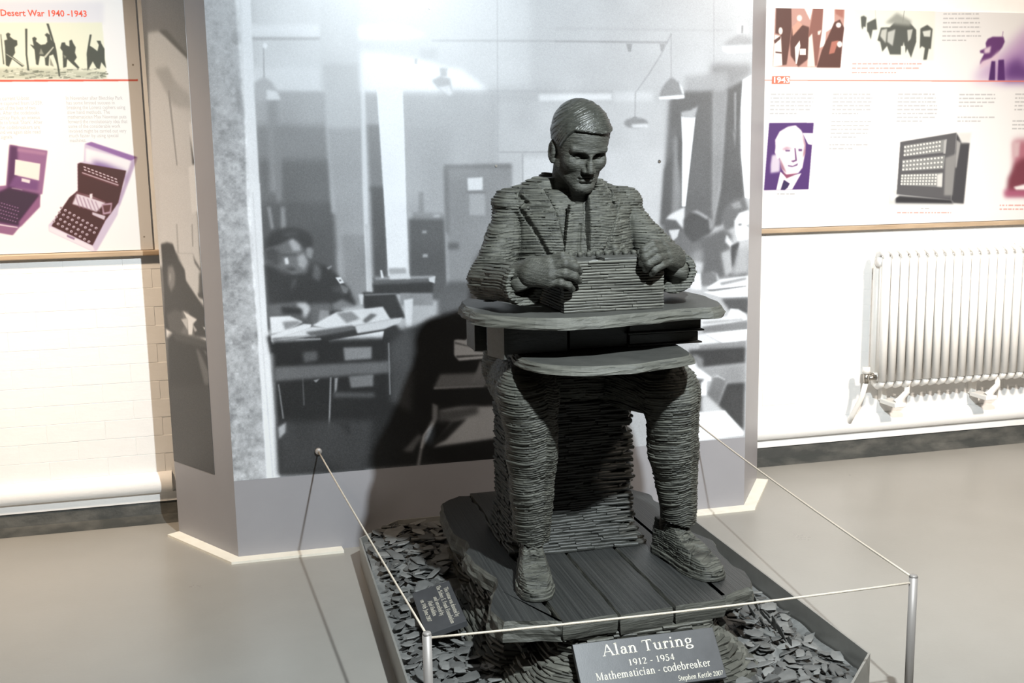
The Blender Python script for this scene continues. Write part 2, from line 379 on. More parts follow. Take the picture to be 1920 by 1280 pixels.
def _carve(name, fn, lo, hi, vox, slack, smooth, bs, bed):
    lo = np.array(lo, np.float64); n = np.maximum(np.ceil((np.array(hi)-lo)/vox/bs).astype(int), 1); G = n*bs
    # coarse pass on block centres
    I = np.stack(np.meshgrid(*[np.arange(k) for k in n], indexing='ij'), -1).reshape(-1, 3)
    C = (lo+(I*bs+bs/2-.5)*vox).astype(np.float32)
    dC = fn(C); rad = bs*np.linalg.norm(vox)/2*1.35+slack
    vol = np.empty(tuple(n)+(bs,)*3, np.float32)
    vol[:] = np.where(dC < 0, -1, 1).astype(np.float32).reshape(*n, 1, 1, 1)
    near = np.abs(dC) < rad; J = I[near]
    loc_ = np.stack(np.meshgrid(*[np.arange(bs)]*3, indexing='ij'), -1).reshape(-1, 3)
    for s0 in range(0, len(J), 700):
        b = J[s0:s0+700]
        P = (lo+((b[:, None, :]*bs+loc_[None])*vox)).reshape(-1, 3).astype(np.float32)
        vol[b[:, 0], b[:, 1], b[:, 2]] = fn(P).reshape(-1, bs, bs, bs)
    vol = vol.transpose(0, 3, 1, 4, 2, 5).reshape(*G)
    vol[0] = vol[-1] = 1; vol[:, 0] = vol[:, -1] = 1; vol[:, :, 0] = vol[:, :, -1] = 1
    ins = vol < 0
    cnt = np.zeros(tuple(G-1), np.uint8)
    offs = [(i, j, k) for i in (0, 1) for j in (0, 1) for k in (0, 1)]
    sl = lambda o: tuple(slice(o[a], o[a]+G[a]-1) for a in range(3))
    for o in offs: cnt += ins[sl(o)]
    act = np.argwhere((cnt > 0) & (cnt < 8))
    vals = np.stack([vol[act[:, 0]+o[0], act[:, 1]+o[1], act[:, 2]+o[2]] for o in offs], 1)
    acc = np.zeros((len(act), 3)); num = np.zeros(len(act))
    for a in range(8):
        for ax in range(3):
            if offs[a][ax] == 0:
                o2_ = list(offs[a]); o2_[ax] = 1; b = offs.index(tuple(o2_))
                va, vb = vals[:, a], vals[:, b]; mk = (va < 0) != (vb < 0)
                t = np.where(mk, va/np.where(mk, va-vb, 1), 0)
                p = np.array(offs[a], float)[None].repeat(len(act), 0); p[:, ax] = t
                acc += np.where(mk[:, None], p, 0); num += mk
    V = lo+(act+acc/num[:, None])*vox
    idx = np.full(tuple(G-1), -1, np.int32); idx[act[:, 0], act[:, 1], act[:, 2]] = np.arange(len(act))
    Fs = []
    for ax in range(3):
        a, b = [q for q in range(3) if q != ax]
        s1 = [slice(1, G[q]-1) for q in range(3)]; s2 = list(s1); s1[ax] = slice(0, G[ax]-1); s2[ax] = slice(1, G[ax])
        ia, ib = ins[tuple(s1)], ins[tuple(s2)]
        e_ = np.argwhere(ia != ib); flip = ia[e_[:, 0], e_[:, 1], e_[:, 2]]
        off = np.array([1, 1, 1]); off[ax] = 0; e_ = e_+off
        def cell(da, db):
            q = e_.copy(); q[:, a] -= da; q[:, b] -= db; return idx[q[:, 0], q[:, 1], q[:, 2]]
        Q = np.stack([cell(1, 1), cell(0, 1), cell(0, 0), cell(1, 0)], 1)
        if ax == 1: flip = ~flip
        Q[~flip] = Q[~flip][:, ::-1]; Fs.append(Q)
    Fs = np.concatenate(Fs); Fs = Fs[(Fs >= 0).all(1)]
    if bed is not None: V[:, 2] -= bed(V.astype(np.float32))
    return fastmesh(name, V, Fs, smooth)
# ------------------------------------------------------------------ the seated figure, every surface built of thin slate courses
X0 = .938
ZD = .25                                  # top of the plank deck
fig = empty('statue', (X0, 2.95, ZD))
tag(fig, 'dark stacked slate statue of a seated man in jacket and tie bent over a desk', 'statue')
def carved(name, fn, lo, hi, vox, mat, slack=.012, smooth=False, parent=fig, bed=None, th=None, **t):
    me = carve(name, fn, lo, hi, vox, slack, smooth, 8, bed, th)
    po = parent
    off = np.zeros(3)
    while po is not None: off += np.array(po.location); po = po.parent
    n = len(me.vertices); co = np.empty(n*3, np.float32); me.vertices.foreach_get('co', co)
    co = (co.reshape(-1, 3)-off.astype(np.float32)).ravel(); me.vertices.foreach_set('co', co); me.update()
    return meshobj(name, me, mat, parent, **t)
def poly2(P, poly, ax=(0, 2)):
    p = P[:, list(ax)]; n = len(poly); Q = np.array(poly, np.float32)
    d = ((p-Q[0])**2).sum(-1); s = np.ones(len(p), np.float32)
    for i in range(n):
        j = (i-1) % n; e_ = Q[j]-Q[i]; w_ = p-Q[i]
        b = w_-e_*np.clip((w_@e_)/(e_@e_), 0, 1)[:, None]; d = np.minimum(d, (b*b).sum(-1))
        c1 = p[:, 1] >= Q[i, 1]; c2 = p[:, 1] < Q[j, 1]; c3 = e_[0]*w_[:, 1] > e_[1]*w_[:, 0]
        fl = (c1 & c2 & c3) | (~c1 & ~c2 & ~c3); s = np.where(fl, -s, s)
    return s*np.sqrt(d)
def pz(pts, Y): return [tuple(at(*q, Y)[[0, 2]]) for q in pts]

# ---- jacket
SHL, ELL_, CUL = (X0-.170, 3.02, 1.255), (.668, 2.900, 1.092), (.715, 2.715, 1.094)
SHR, ELR, CUR = (X0+.172, 3.02, 1.255), (1.222, 2.90, 1.090), (1.160, 2.735, 1.108)
VNECK = pz([(1026, 335), (1047, 402), (1060, 480), (1100, 480), (1107, 364), (1112, 335)], 2.88)
LAPL = pz([(1003, 330), (991, 367), (1003, 382), (991, 393), (1030, 475), (1060, 480), (1047, 402), (1026, 335)], 2.88)
LAPR = pz([(1112, 335), (1107, 364), (1100, 480), (1128, 475), (1168, 388), (1156, 378), (1164, 362), (1146, 330)], 2.88)
def arm(P, a, b, c):
    d = smin(rc(P, a, b, .060, .059), rc(P, b, c, .060, .052), .02)
    # hem of the sleeve stands out, the sleeve is hollow inside
    u = np.array(c)-np.array(b); u = u/np.linalg.norm(u); s = (P-A(*c))@u.astype(np.float32)
    q = P-A(*c)-s[:, None]*u.astype(np.float32); r = ln(q)
    d = smin(d, np.maximum(r-.055, np.abs(s)-.012)-.002, .012)
    d = np.maximum(d, s-.012)
    return np.maximum(d, -np.maximum(r-.0355, -(s+.018)))
def jacket0(P):
    d = boxd(P, (X0+.002, 3.03, 1.283), (.222, .062, .047), .034)
    for s in (-1, 1): d = smin(d, rc(P, (X0+s*.19, 3.03, 1.300), (X0+s*.062, 3.05, 1.345), .030, .034), .035)
    d = smin(d, ell(P, (X0, 2.995, 1.16), (.200, .128, .21)), .05)
    d = smin(d, ell(P, (X0, 3.06, .94), (.205, .150, .25)), .05)
    d = smin(d, ell(P, (X0, 3.10, .80), (.250, .195, .19)), .04)
    # opening at the neck
    d = smax(d, -rc(P, (X0+.004, 2.972, 1.285), (X0+.008, 2.90, 1.50), .050, .086), .012)
    # lapels and the shirt opening
    pl_, pr_, pv = poly2(P, LAPL), poly2(P, LAPR), poly2(P, VNECK)
    fr = P[:, 1] < 2.99
    lap = np.minimum(pl_, pr_)
    d = d-np.where(fr, .009*(1-sstep(lap, -.004, .0015)), 0)
    gro = np.where(fr & (P[:, 2] > 1.15), .010*np.exp(-((lap-.004)/.0028)**2), 0)
    d = d+gro
    d = d+np.where(fr, .020*(1-sstep(pv, -.005, .001)), 0)
    # arms, with a crease where sleeve meets body
    aL, aR = arm(P, SHL, ELL_, CUL), arm(P, SHR, ELR, CUR)
    a = np.minimum(aL, aR)
    h = np.abs(d-a); up = sstep(P[:, 2], 1.24, 1.30)
    d2 = np.minimum(d, a); d = d2*(1-up)+smin(d, a, .03)*up+.006*np.exp(-(h/.005)**2)*(1-up*.6)
    # breast folds
    d = d+.004*wob(P, 19)+.006*wob(P*np.array([1, 1, .5], np.float32), 11, 2)
    return smax(d, .715-P[:, 2], .01)
def wob2(P, s, ph=0.0):
    x, y = P[:, 0]*s, P[:, 1]*s; return (np.sin(x*1.7+y*1.1+ph)+np.sin(y*2.3-x*.9+ph*2+1)+.6*np.sin(x*3.9+y*2.7+ph*1.3))/2.6
jbed = lambda P: .006*wob2(P, 9, 1)+.002*wob2(P, 23, 2)
def jacket(P):
    return jacket0(P)-courses_of(P[:, 2]+jbed(P), P[:, 0]*.9+P[:, 1]*.75, .034, .0078, .0038, .0034, 1)
carved('jacket', jacket, (.56, 2.66, .70), (1.34, 3.32, 1.39), .0026, M_SLATE, bed=jbed, th=.0078)

# ---- shirt front, collar and tie
def shirt(P):
    d = smin(ell(P, (X0, 3.0, 1.16), (.16, .106, .20)), rc(P, (X0, 3.03, 1.20), (X0, 3.01, 1.275), .066, .056), .03)
    # collar wings
    for s in (-1, 1):
        d = smin(d, rc(P, (X0+s*.050, 2.965, 1.315), (X0+s*.032, 2.905, 1.250), .011, .007), .006)
    d = np.maximum(d, np.abs(P[:, 0]-X0)-.075)
    return smax(d, P[:, 2]-1.335, .004)-strata(P[:, 2]+.006*wob(P, 9), P[:, 0]+P[:, 1], .0085, .045, .004, .0022, 5)
carved('shirt', shirt, (.84, 2.84, 1.0), (1.04, 3.13, 1.37), .0028, M_SLATE)
TIE = pz([(1067, 401), (1095, 399), (1102, 488), (1056, 488)], 2.872); KNOT = pz([(1068, 384), (1091, 382), (1093, 400), (1067, 402)], 2.885)
def tie(P):
    yc = 2.880+(P[:, 2]-1.20)*.10
    a_ = smax(poly2(P, TIE), np.abs(P[:, 1]-yc)-.010-.25*np.clip(.012+poly2(P, TIE), -.01, .012), .004)
    b_ = smax(poly2(P, KNOT)-.002, np.abs(P[:, 1]-2.892)-.016, .006)
    d = np.minimum(a_, b_)+.005*np.exp(-((P[:, 0]-X0+.012-.08*(P[:, 2]-1.2))/.004)**2)*(P[:, 2] < 1.24)
    return d-strata(P[:, 2]+.004*wob(P, 12), P[:, 0], .0075, .03, .0022, .0018, 6)
carved('tie', tie, (.84, 2.84, 1.10), (1.0, 2.93, 1.30), .0019, M_SLATE)

# ---- head and neck, bent forward over the desk
HC = np.array([.944, 2.925, 1.465]); TH_ = R(21); RO = R(2.0); HS = .960
fw = np.array([0, -math.cos(TH_), -math.sin(TH_)]); up_ = np.array([0, -math.sin(TH_), math.cos(TH_)]); rx_ = np.array([1.0, 0, 0])
yw = R(3); fw2 = fw*math.cos(yw)+rx_*math.sin(yw); rx2 = rx_*math.cos(yw)-fw*math.sin(yw)
rx3 = rx2*math.cos(RO)-up_*math.sin(RO); up3 = up_*math.cos(RO)+rx2*math.sin(RO)
HM = (np.stack([rx3, fw2, up3], 1)/HS).astype(np.float32)
def hl(P): return (P-A(*HC))@HM          # head coordinates: x to its left, y forward, z up
def skull(q):
    d = ell(q, (0, -.012, .030), (.0775, .099, .090))
    d = smin(d, ell(q, (0, .020, .020), (.070, .076, .080)), .03)
    d = smin(d, ell(q, (0, .030, -.050), (.058, .062, .066)), .035)
    for s in (-1, 1):
        d = smin(d, rc(q, (s*.050, .005, -.062), (s*.016, .072, -.106), .021, .018), .025)
        d = smin(d, ell(q, (s*.040, .063, -.034), (.024, .022, .022)), .018)
    return d
def head(P):
    q = hl(P); d = skull(q)
    d = smin(d, ell(q, (0, .080, -.107), (.021, .018, .017)), .014)           # chin
    for s in (-1, 1):
        d = smin(d, rc(q, (s*.010, .091, .004), (s*.048, .079, .009), .0108, .0095), .010)    # brow
    d = smin(d, rc(q, (0, .091, .000), (0, .1115, -.044), .0085, .0115), .010)       # nose
    for s in (-1, 1):
        d = smin(d, ell(q, (s*.0125, .099, -.049), (.0090, .012, .0085)), .006)
    for s in (-1, 1):
        d = smax(d, -ell(q, (s*.0310, .096, -.0120), (.0245, .026, .0140)), .009)       # eye socket
        d = smin(d, ell(q, (s*.0300, .0690, -.0165), (.0135, .0125, .0105)), .004)       # lidded eye
        d = d+.003*np.exp(-(((q[:, 2]+.0195)/.0016)**2+((q[:, 0]-s*.030)/.011)**2+((q[:, 1]-.087)/.012)**2))
    d = smin(d, ell(q, (0, .070, -.074), (.032, .0215, .024)), .012)
    d = smin(d, rc(q, (-.017, .0900, -.0705), (.017, .0900, -.0705), .0052, .0052), .006)  # lips
    d = smin(d, rc(q, (-.013, .0900, -.0815), (.013, .0900, -.0815), .0062, .0062), .006)
    d = d+.0045*np.exp(-((q[:, 2]+.0762-.0015*np.cos(q[:, 0]*160))/.0016)**2)*(np.abs(q[:, 0]) < .027)*(q[:, 1] > .06)
    d = d+.004*np.exp(-(((q[:, 2]+.0915)/.005)**2+(q[:, 0]/.018)**2))*(q[:, 1] > .05)
    for s in (-1, 1):                                                           # ears
        e_ = ell(q, (s*.0785, -.012, -.026), (.0115, .0205, .0330)); rim = e_+.0
        e_ = smax(e_, -ell(q, (s*.0900, -.009, -.023), (.0070, .0120, .0205)), .004)
        e_ = smin(e_, ell(q, (s*.078, .000, -.030), (.006, .006, .009)), .004)
        e_ = smin(e_, ell(q, (s*.077, -.004, -.053), (.007, .010, .010)), .006)
        d = smin(d, e_, .006)
    nk = rc(P, (X0, 3.045, 1.24), (HC[0], 2.985, 1.40), .060, .058)
    d = smin(d, nk, .02)
    d = smin(d, rc(P, (X0+.003, 2.965, 1.26), (HC[0], 2.925, 1.345), .022, .026), .02)
    w_ = q[:, 2]+.5*q[:, 1]*0+.004*wob(q, 26, 3)+.10*np.abs(q[:, 0])
    return d-strata(w_, q[:, 0]+.6*q[:, 1], .0046, .030, .0007, .0006, 8, .2)
carved('head', head, (.83, 2.76, 1.23), (1.07, 3.10, 1.62), .0016, M_SKIN, .008, True)
HX = np.array([-.12, -.085, -.045, -.020, .002, .014, .028, .045, .060, .12])
HU = np.array([-.085, -.075, -.050, -.034, -.030, -.012, .012, .040, .060, .064])
def hair(P):
    q = hl(P)
    d = ell(q, (0, -.014, .034), (.0835, .1045, .0935)); d = smin(d, ell(q, (.004, .024, .036), (.074, .076, .074)), .03)
    y = q[:, 1]+.30*q[:, 0]*(q[:, 1] > .02)
    lim = np.interp(y.astype(float), HX, HU).astype(np.float32)
    lim = lim-.10*np.clip(q[:, 0], -.02, .05)*(q[:, 1] > .03)
    r = np.sqrt((q[:, 0]-.03)**2+(q[:, 2]-.0)**2+(.55*(q[:, 1]-.07))**2)+.003*wob(q, 30)
    an = np.arctan2(q[:, 2], q[:, 0]-.03)*.08
    d = d-.003*np.exp(-((q[:, 2]-lim-.006)/.006)**2)*(q[:, 1] > .02)
    d = d-strata(r, an, .0040, .06, .0022, .0013, 12, .25)
    d = smax(d, (lim-q[:, 2])*.8, .004)
    return np.maximum(d, -(skull(q)+.004))
carved('hair', hair, (.84, 2.78, 1.36), (1.07, 3.07, 1.62), .0014, M_HAIR, .010, True)

# ---- hands
def hand(name, lo, hi, wrist, palm, fingers, rads, thumb, trad):
    def fn(P):
        d = None
        for (a, b, ra, rb) in palm:
            e_ = rc(P, a, b, ra, rb); d = e_ if d is None else smin(d, e_, .016)
        for f, r in zip(fingers, rads):
            d = smin(d, chain(P, f, r, .004), .005)
        d = smin(d, chain(P, thumb, trad, .004), .008)
        w_ = P[:, 2]+.35*P[:, 0]+.005*wob(P, 25)
        return d-strata(w_, P[:, 0]+P[:, 1], .0050, .030, .0006, .0006, 15, .2)
    return carved(name, fn, lo, hi, .0018, M_SKIN, .008, True)
def pts(*q): return [at(*p) for p in q]
LF = [pts((1028, 489, 2.662), (1054, 480, 2.640), (1072, 488, 2.640), (1079, 500, 2.652)),
      pts((1032, 501, 2.650), (1060, 494, 2.628), (1078, 500, 2.632), (1086, 509, 2.650)),
      pts((1032, 516, 2.645), (1059, 513, 2.626), (1077, 518, 2.632), (1085, 526, 2.650)),
      pts((1030, 530, 2.650), (1052, 530, 2.630), (1066, 535, 2.634), (1073, 542, 2.650))]
fr_ = [.0135, .0128, .0118, .0100]
wL = at(972, 512, 2.725)
hand('hand', (.68, 2.58, 1.03), (.89, 2.80, 1.22), wL,
     [(wL, at(1000, 500, 2.69), .030, .026), (at(1000, 500, 2.69), LF[0][0], .022, .016), (at(998, 506, 2.685), LF[1][0], .024, .016), (at(996, 514, 2.685), LF[2][0], .024, .016), (at(992, 520, 2.69), LF[3][0], .024, .015)],
     LF, [fr_, [a*1.04 for a in fr_], fr_, [a*.88 for a in fr_]],
     pts((1000, 500, 2.70), (1030, 490, 2.715), (1055, 488, 2.70), (1076, 492, 2.685)), [.018, .015, .0125, .010])
RF = [pts((1240, 458, 2.690), (1222, 458, 2.655), (1208, 468, 2.648), (1203, 482, 2.658)),
      pts((1247, 468, 2.680), (1227, 470, 2.640), (1210, 481, 2.634), (1204, 494, 2.648)),
      pts((1251, 480, 2.675), (1233, 484, 2.636), (1217, 494, 2.632), (1211, 505, 2.648)),
      pts((1254, 491, 2.675), (1240, 497, 2.642), (1228, 505, 2.638), (1222, 513, 2.650))]
wR = at(1272, 492, 2.755)
hand('hand', (.97, 2.58, 1.06), (1.22, 2.82, 1.24), wR,
     [(wR, at(1260, 476, 2.72), .030, .026), (at(1260, 474, 2.72), RF[0][0], .022, .016), (at(1262, 480, 2.715), RF[1][0], .024, .016), (at(1264, 486, 2.715), RF[2][0], .024, .016), (at(1266, 492, 2.72), RF[3][0], .023, .015)],
     RF, [fr_, [a*1.04 for a in fr_], fr_, [a*.88 for a in fr_]],
     pts((1255, 470, 2.73), (1232, 462, 2.735), (1212, 466, 2.72), (1200, 474, 2.70)), [.018, .015, .0125, .010])

for w0, w1 in ((CUL, wL), (CUR, wR)):
    a_, b_ = np.array(w0)-np.array([X0, 2.95, ZD]), np.array(w1)-np.array([X0, 2.95, ZD])
    MB().tube([a_-(b_-a_)*.5, a_+(b_-a_)*.35, a_+(b_-a_)*.55], [.0345, .035, .033], 22).build('shirt_cuff', M_SLATE, fig, True)

# ---- trousers
KL, KR = at(993, 742, 2.735), at(1259, 735, 2.735)
AL, AR = at(997, 1012, 2.80), at(1274, 975, 2.80)
ML, MR = at(997, 850, 2.765), at(1263, 840, 2.765)
def trouser0(P):
    d = None
    for K, Mi, An, hx in ((KL, ML, AL, X0-.125), (KR, MR, AR, X0+.125)):
        t_ = rc(P, (hx, 3.12, .765), (K[0], K[1]+.03, K[2]+.008), .112, .084)
        s_ = smin(rc(P, (K[0], K[1], K[2]-.01), Mi, .080, .072), rc(P, Mi, (An[0], An[1], An[2]-.01), .070, .053), .02)
        # pressed crease down the front
        f = smin(t_, s_, .03)
        xc = np.interp(P[:, 2], [.36, .62, .80], [An[0], Mi[0], K[0]]).astype(np.float32)
        f = f-.004*np.exp(-(np.abs(P[:, 0]-xc-.018)/.010))*(P[:, 1] < 2.80)
        hem = An[2]+.002
        f = np.maximum(f, hem+.010*np.sin(P[:, 0]*40)-P[:, 2])
        d = f if d is None else smin(d, f, .02)
    d = smin(d, ell(P, (X0, 3.10, .765), (.20, .15, .11)), .04)
    return d+.003*wob(P, 15)+.002*wob(P, 31, 3)
def tbed(P):
    xc = np.where(P[:, 0] < X0, (AL[0]+ML[0])/2, (AR[0]+MR[0])/2).astype(np.float32)
    return (.34*.05*np.tanh(np.abs(P[:, 0]-xc-.016)/.05)*sstep(2.95-P[:, 1], 0, .25)+.005*wob2(P, 11, 2)+.002*wob2(P, 27, 4)).astype(np.float32)
def trouser(P):
    return trouser0(P)-courses_of(P[:, 2]+tbed(P), P[:, 0]+.8*P[:, 1], .027, .0070, .0026, .0030, 21)
carved('trousers', trouser, (.58, 2.60, .32), (1.31, 3.30, .92), .0026, M_SLATE, bed=tbed, th=.0070)

# ---- shoes
def shoe(toe, heel, ank, flip):
    toe, heel = np.array(toe), np.array(heel); u = (toe-heel)[:2]; Ls = np.linalg.norm(u); u = u/Ls; n = np.array([-u[1], u[0]])*flip
    def fr2(P):
        q = P[:, :2]-heel[:2].astype(np.float32); return q@u.astype(np.float32), q@n.astype(np.float32), P[:, 2]-ZD
    def half(s):      # half width of the last along its length
        return np.interp(s, np.array([-.01, .0, .03, .08, .13, .19, .24, .275, .30])*Ls/.295, [.0, .024, .034, .035, .040, .049, .046, .036, .018]).astype(np.float32)
    bx = [(heel[0]+u[0]*a+n[0]*b, heel[1]+u[1]*a+n[1]*b) for a in (-.03, Ls+.03) for b in (-.075, .075)]
    lo = (min(p[0] for p in bx), min(p[1] for p in bx), ZD-.005); hi = (max(p[0] for p in bx), max(p[1] for p in bx), ZD+.16)
    def upper(P):
        s, v, z = fr2(P); s_ = s*.295/Ls
        top = np.interp(s_, [-.01, .0, .04, .09, .12, .16, .21, .26, .30], [.085, .108, .112, .112, .104, .082, .064, .050, .025]).astype(np.float32)
        hw = half(s)*np.sqrt(np.clip(1-.75*np.clip((z-.022)/np.maximum(top-.015, .01), 0, 1)**2.2, .02, 1))
        d = np.maximum(np.abs(v)-hw, z-top)*.75; d = smax(d, .014-z, .003); d = smax(d, np.maximum(-s, s-Ls)*.8, .020)
        d = smax(d, -rc(P, (ank[0], ank[1], ZD+.085), (ank[0], ank[1], ZD+.2), .030, .036), .008)
        # tongue opening under the laces and the toe cap seam
        d = d+.003*np.exp(-((np.abs(v)-.012)/.0025)**2)*(s_ > .09)*(s_ < .175)*(z > .05)
        d = d+.0025*np.exp(-((s_-.21-.8*np.abs(v)+.02)/.0022)**2)*(z > .03)
        return d-courses_of(P[:, 2]+sbed(P), s+.6*v, .036, .0060, .0022, .0018, 31)
    sbed = lambda P: (.004*wob2(P, 18, 3)+.0022*wob2(P, 45, 5)).astype(np.float32)
    o = carved('shoe', upper, lo, hi, .0020, M_SLATE, bed=sbed, th=.0060)
    def sole(P):
        s, v, z = fr2(P); s_ = s*.295/Ls; hw = half(s)+.0055
        d = smax(np.abs(v)-hw, np.maximum(-s-.004, s-Ls-.004), .022); th = np.where(s_ < .075, .0, .010)
        d = smax(d*.8, np.maximum(z-.022, np.where(s_ < .078, 0, .006)*(s_ < .125)-z), .003)
        return d-strata(P[:, 2]+.001*wob(P, 30), s+v, .0065, .04, .0025, .0012, 33)
    carved('sole', sole, lo, hi, .0024, M_SLATE, parent=o)
    for k in range(4):
        s_ = (.104+.019*k)*Ls/.295; zt = ZD+np.interp(s_*.295/Ls, [.09, .12, .16, .21], [.112, .104, .082, .064])+.001
        c = heel[:2]+u*s_; a = c-n*.017; b = c+n*.017
        mb = MB().tube([np.array([*a, zt-.006])-np.array([X0, 2.95, ZD]), np.array([*c, zt+.003])-np.array([X0, 2.95, ZD]), np.array([*b, zt-.006])-np.array([X0, 2.95, ZD])], .0042, 7)
        mb.build('lace', M_SLATE, o)
    return o
shoe((.712, 2.598), (.768, 2.890), (.757, 2.832), 1)
shoe((1.232, 2.592), (1.168, 2.885), (1.188, 2.826), 1)
# ------------------------------------------------------------------ rough slate slab: flat top, chipped edge
def rough_slab(poly, z0, z1, bev=.010, jit=.006, step=.016, seed=1, rows=6, topbev=None):
    rg = np.random.default_rng(seed); P = np.array(poly, float); n = len(P); out = []
    for i in range(n):
        a, b = P[i], P[(i+1) % n]; k = max(1, int(np.linalg.norm(b-a)/step))
        out += [a+(b-a)*t/k for t in range(k)]
    Q = np.array(out); m_ = len(Q); T = np.roll(Q, -1, 0)-np.roll(Q, 1, 0); T /= np.linalg.norm(T, axis=1)[:, None]+1e-9
    ar = .5*np.sum(Q[:, 0]*np.roll(Q[:, 1], -1)-np.roll(Q[:, 0], -1)*Q[:, 1]); Nn = np.stack([T[:, 1], -T[:, 0]], 1)*(1 if ar > 0 else -1)
    def sm(a, k):
        for _ in range(k): a = (np.roll(a, 1)+a*2+np.roll(a, -1))/4
        return a
    low = sm(rg.normal(0, 1, m_), 5)*1.6*jit
    V = []; zs = np.linspace(1, 0, rows)
    for r_, f in enumerate(zs):
        prof = -bev*(1-math.sin(math.pi*min(max((1-f)*.85+.12, 0), 1)))*1.0
        if topbev is not None: prof = -topbev*f**1.3 - bev*.6*(1-f)**2
        o_ = prof+low+sm(rg.normal(0, 1, m_), 1)*jit*.55*(0.35 if r_ == 0 else 1)
        q = Q+Nn*o_[:, None]; zz = z0+(z1-z0)*f+(sm(rg.normal(0, 1, m_), 2)*.0022 if 0 < r_ < rows-1 else 0)
        V += [(a[0], a[1], z) for a, z in zip(q, np.broadcast_to(zz, m_))]
    F = [(r_*m_+i, r_*m_+(i+1) % m_, (r_+1)*m_+(i+1) % m_, (r_+1)*m_+i) for r_ in range(rows-1) for i in range(m_)]
    F = [f[::-1] for f in F]
    F += [tuple(range(m_)), tuple(range((rows-1)*m_, rows*m_))[::-1]]
    return V, F
def sub(V, o):
    x, y, z = np.array(o.location) if o.parent is None else np.array(o.location)+np.array(o.parent.location)
    return [(p[0]-x, p[1]-y, p[2]-z) for p in V]
def slab_obj(name, poly, z0, z1, mat, parent, edge=None, **k):
    V, F = rough_slab(poly, z0, z1, **k); mb = MB().add(sub(V, parent), F); o = mb.build(name, mat, parent)
    if edge is not None:
        o.data.materials.append(edge); n = len(F)-2
        for i, p in enumerate(o.data.polygons):
            if abs(p.normal.z) < .93: p.material_index = 1
    return o
def smooth_poly(P, it=2):
    P = np.array(P, float)
    for _ in range(it):
        Q = np.roll(P, -1, 0); P = np.stack([.75*P+.25*Q, .25*P+.75*Q], 1).reshape(-1, 2)
    return P

# ------------------------------------------------------------------ courses of separate slate pieces
def piece_mesh(rg, L_, D, T, front=.35):
    """one riven slate: length along x, depth into +y, thin in z; ragged front edge"""
    n = max(3, int(L_/.018)); xs = np.linspace(-L_/2, L_/2, n)+np.r_[0, rg.uniform(-.25, .25, max(n-2, 0))*L_/n, 0][:n]
    yf = rg.normal(0, 1, n)*D*.035*front; yf[0] += D*.05*rg.random(); yf[-1] += D*.05*rg.random()
    t0 = rg.uniform(-.12, .12, n)*T; V = []
    for i in range(n):
        V += [(xs[i], yf[i]+T*.22, T*.5+t0[i]), (xs[i], yf[i]-T*.05, T*.12+t0[i]), (xs[i], yf[i]+T*.2, -T*.5), (xs[i], D, -T*.5), (xs[i], D, T*.5)]
    F = []
    for i in range(n-1):
        for k in range(5): a, b = i*5+k, i*5+(k+1) % 5; F.append((a, a+5, b+5, b))
    F += [(0, 1, 2, 3, 4), tuple((n-1)*5+k for k in (4, 3, 2, 1, 0))]
    return V, F
def courses(parent, path_fn, z0, z1, t, mat, seed, Lr=(.045, .09), depth=.05, jit=.004, closed=False, keep=None, tilt=0.0, maxparts=290, zwob=.0, gap=.0012):
    """walls of slate laid course by course along path_fn(z) -> plan polyline (outside on the right hand when walking);
    the pieces that show become parts, the others one stuff part"""
    rg = np.random.default_rng(seed); ps = []; z = z0; k = 0
    while z < z1-t*.4:
        tt = t*rg.uniform(.8, 1.2); path = np.array(path_fn(z+tt/2), float)
        seg = np.linalg.norm(np.diff(path, axis=0), axis=1); cum = np.r_[0, np.cumsum(seg)]; s = -rg.uniform(0, Lr[1])
        while s < cum[-1]:
            l_ = rg.uniform(*Lr); c = s+l_/2
            if 0 < c < cum[-1]:
                e0, e1 = [np.array([np.interp(q, cum, path[:, 0]), np.interp(q, cum, path[:, 1])]) for q in (max(0, s), min(cum[-1], s+l_))]
                d = e1-e0; ll = np.linalg.norm(d); p = (e0+e1)/2
                if ll > .008: ps.append((p[0], p[1], z+tt/2+zwob*math.sin(c*37+k), math.atan2(d[1], d[0])+rg.normal(0, .03), ll-gap, tt*.98, rg.normal(0, jit), rg.normal(0, .007)))
            s += l_
        z += tt; k += 1
    stuff = MB(); np_ = 0
    for x, y, zc, an, l_, tt, jo, tl_ in ps:
        V, F = piece_mesh(rg, l_, depth, tt); V = np.array(V); ca, sa = math.cos(an), math.sin(an)
        vx, vy, vz = V[:, 0], V[:, 1]+jo, V[:, 2]; vz = vz+tl_*vx-tilt*vy
        W = np.stack([ca*vx-sa*vy, sa*vx+ca*vy, vz], 1); c = np.array([x, y, zc])
        if keep is not None and np_ < maxparts and keep(x, y, zc):
            o = MB().add(W, F).build('slate', mat, parent); o.location = sub([c], parent)[0]; np_ += 1
        else: stuff.add(sub(W+c, parent), F)
    if stuff.v: stuff.build('slate_courses', mat, parent, kind='stuff')
    return np_, len(ps)

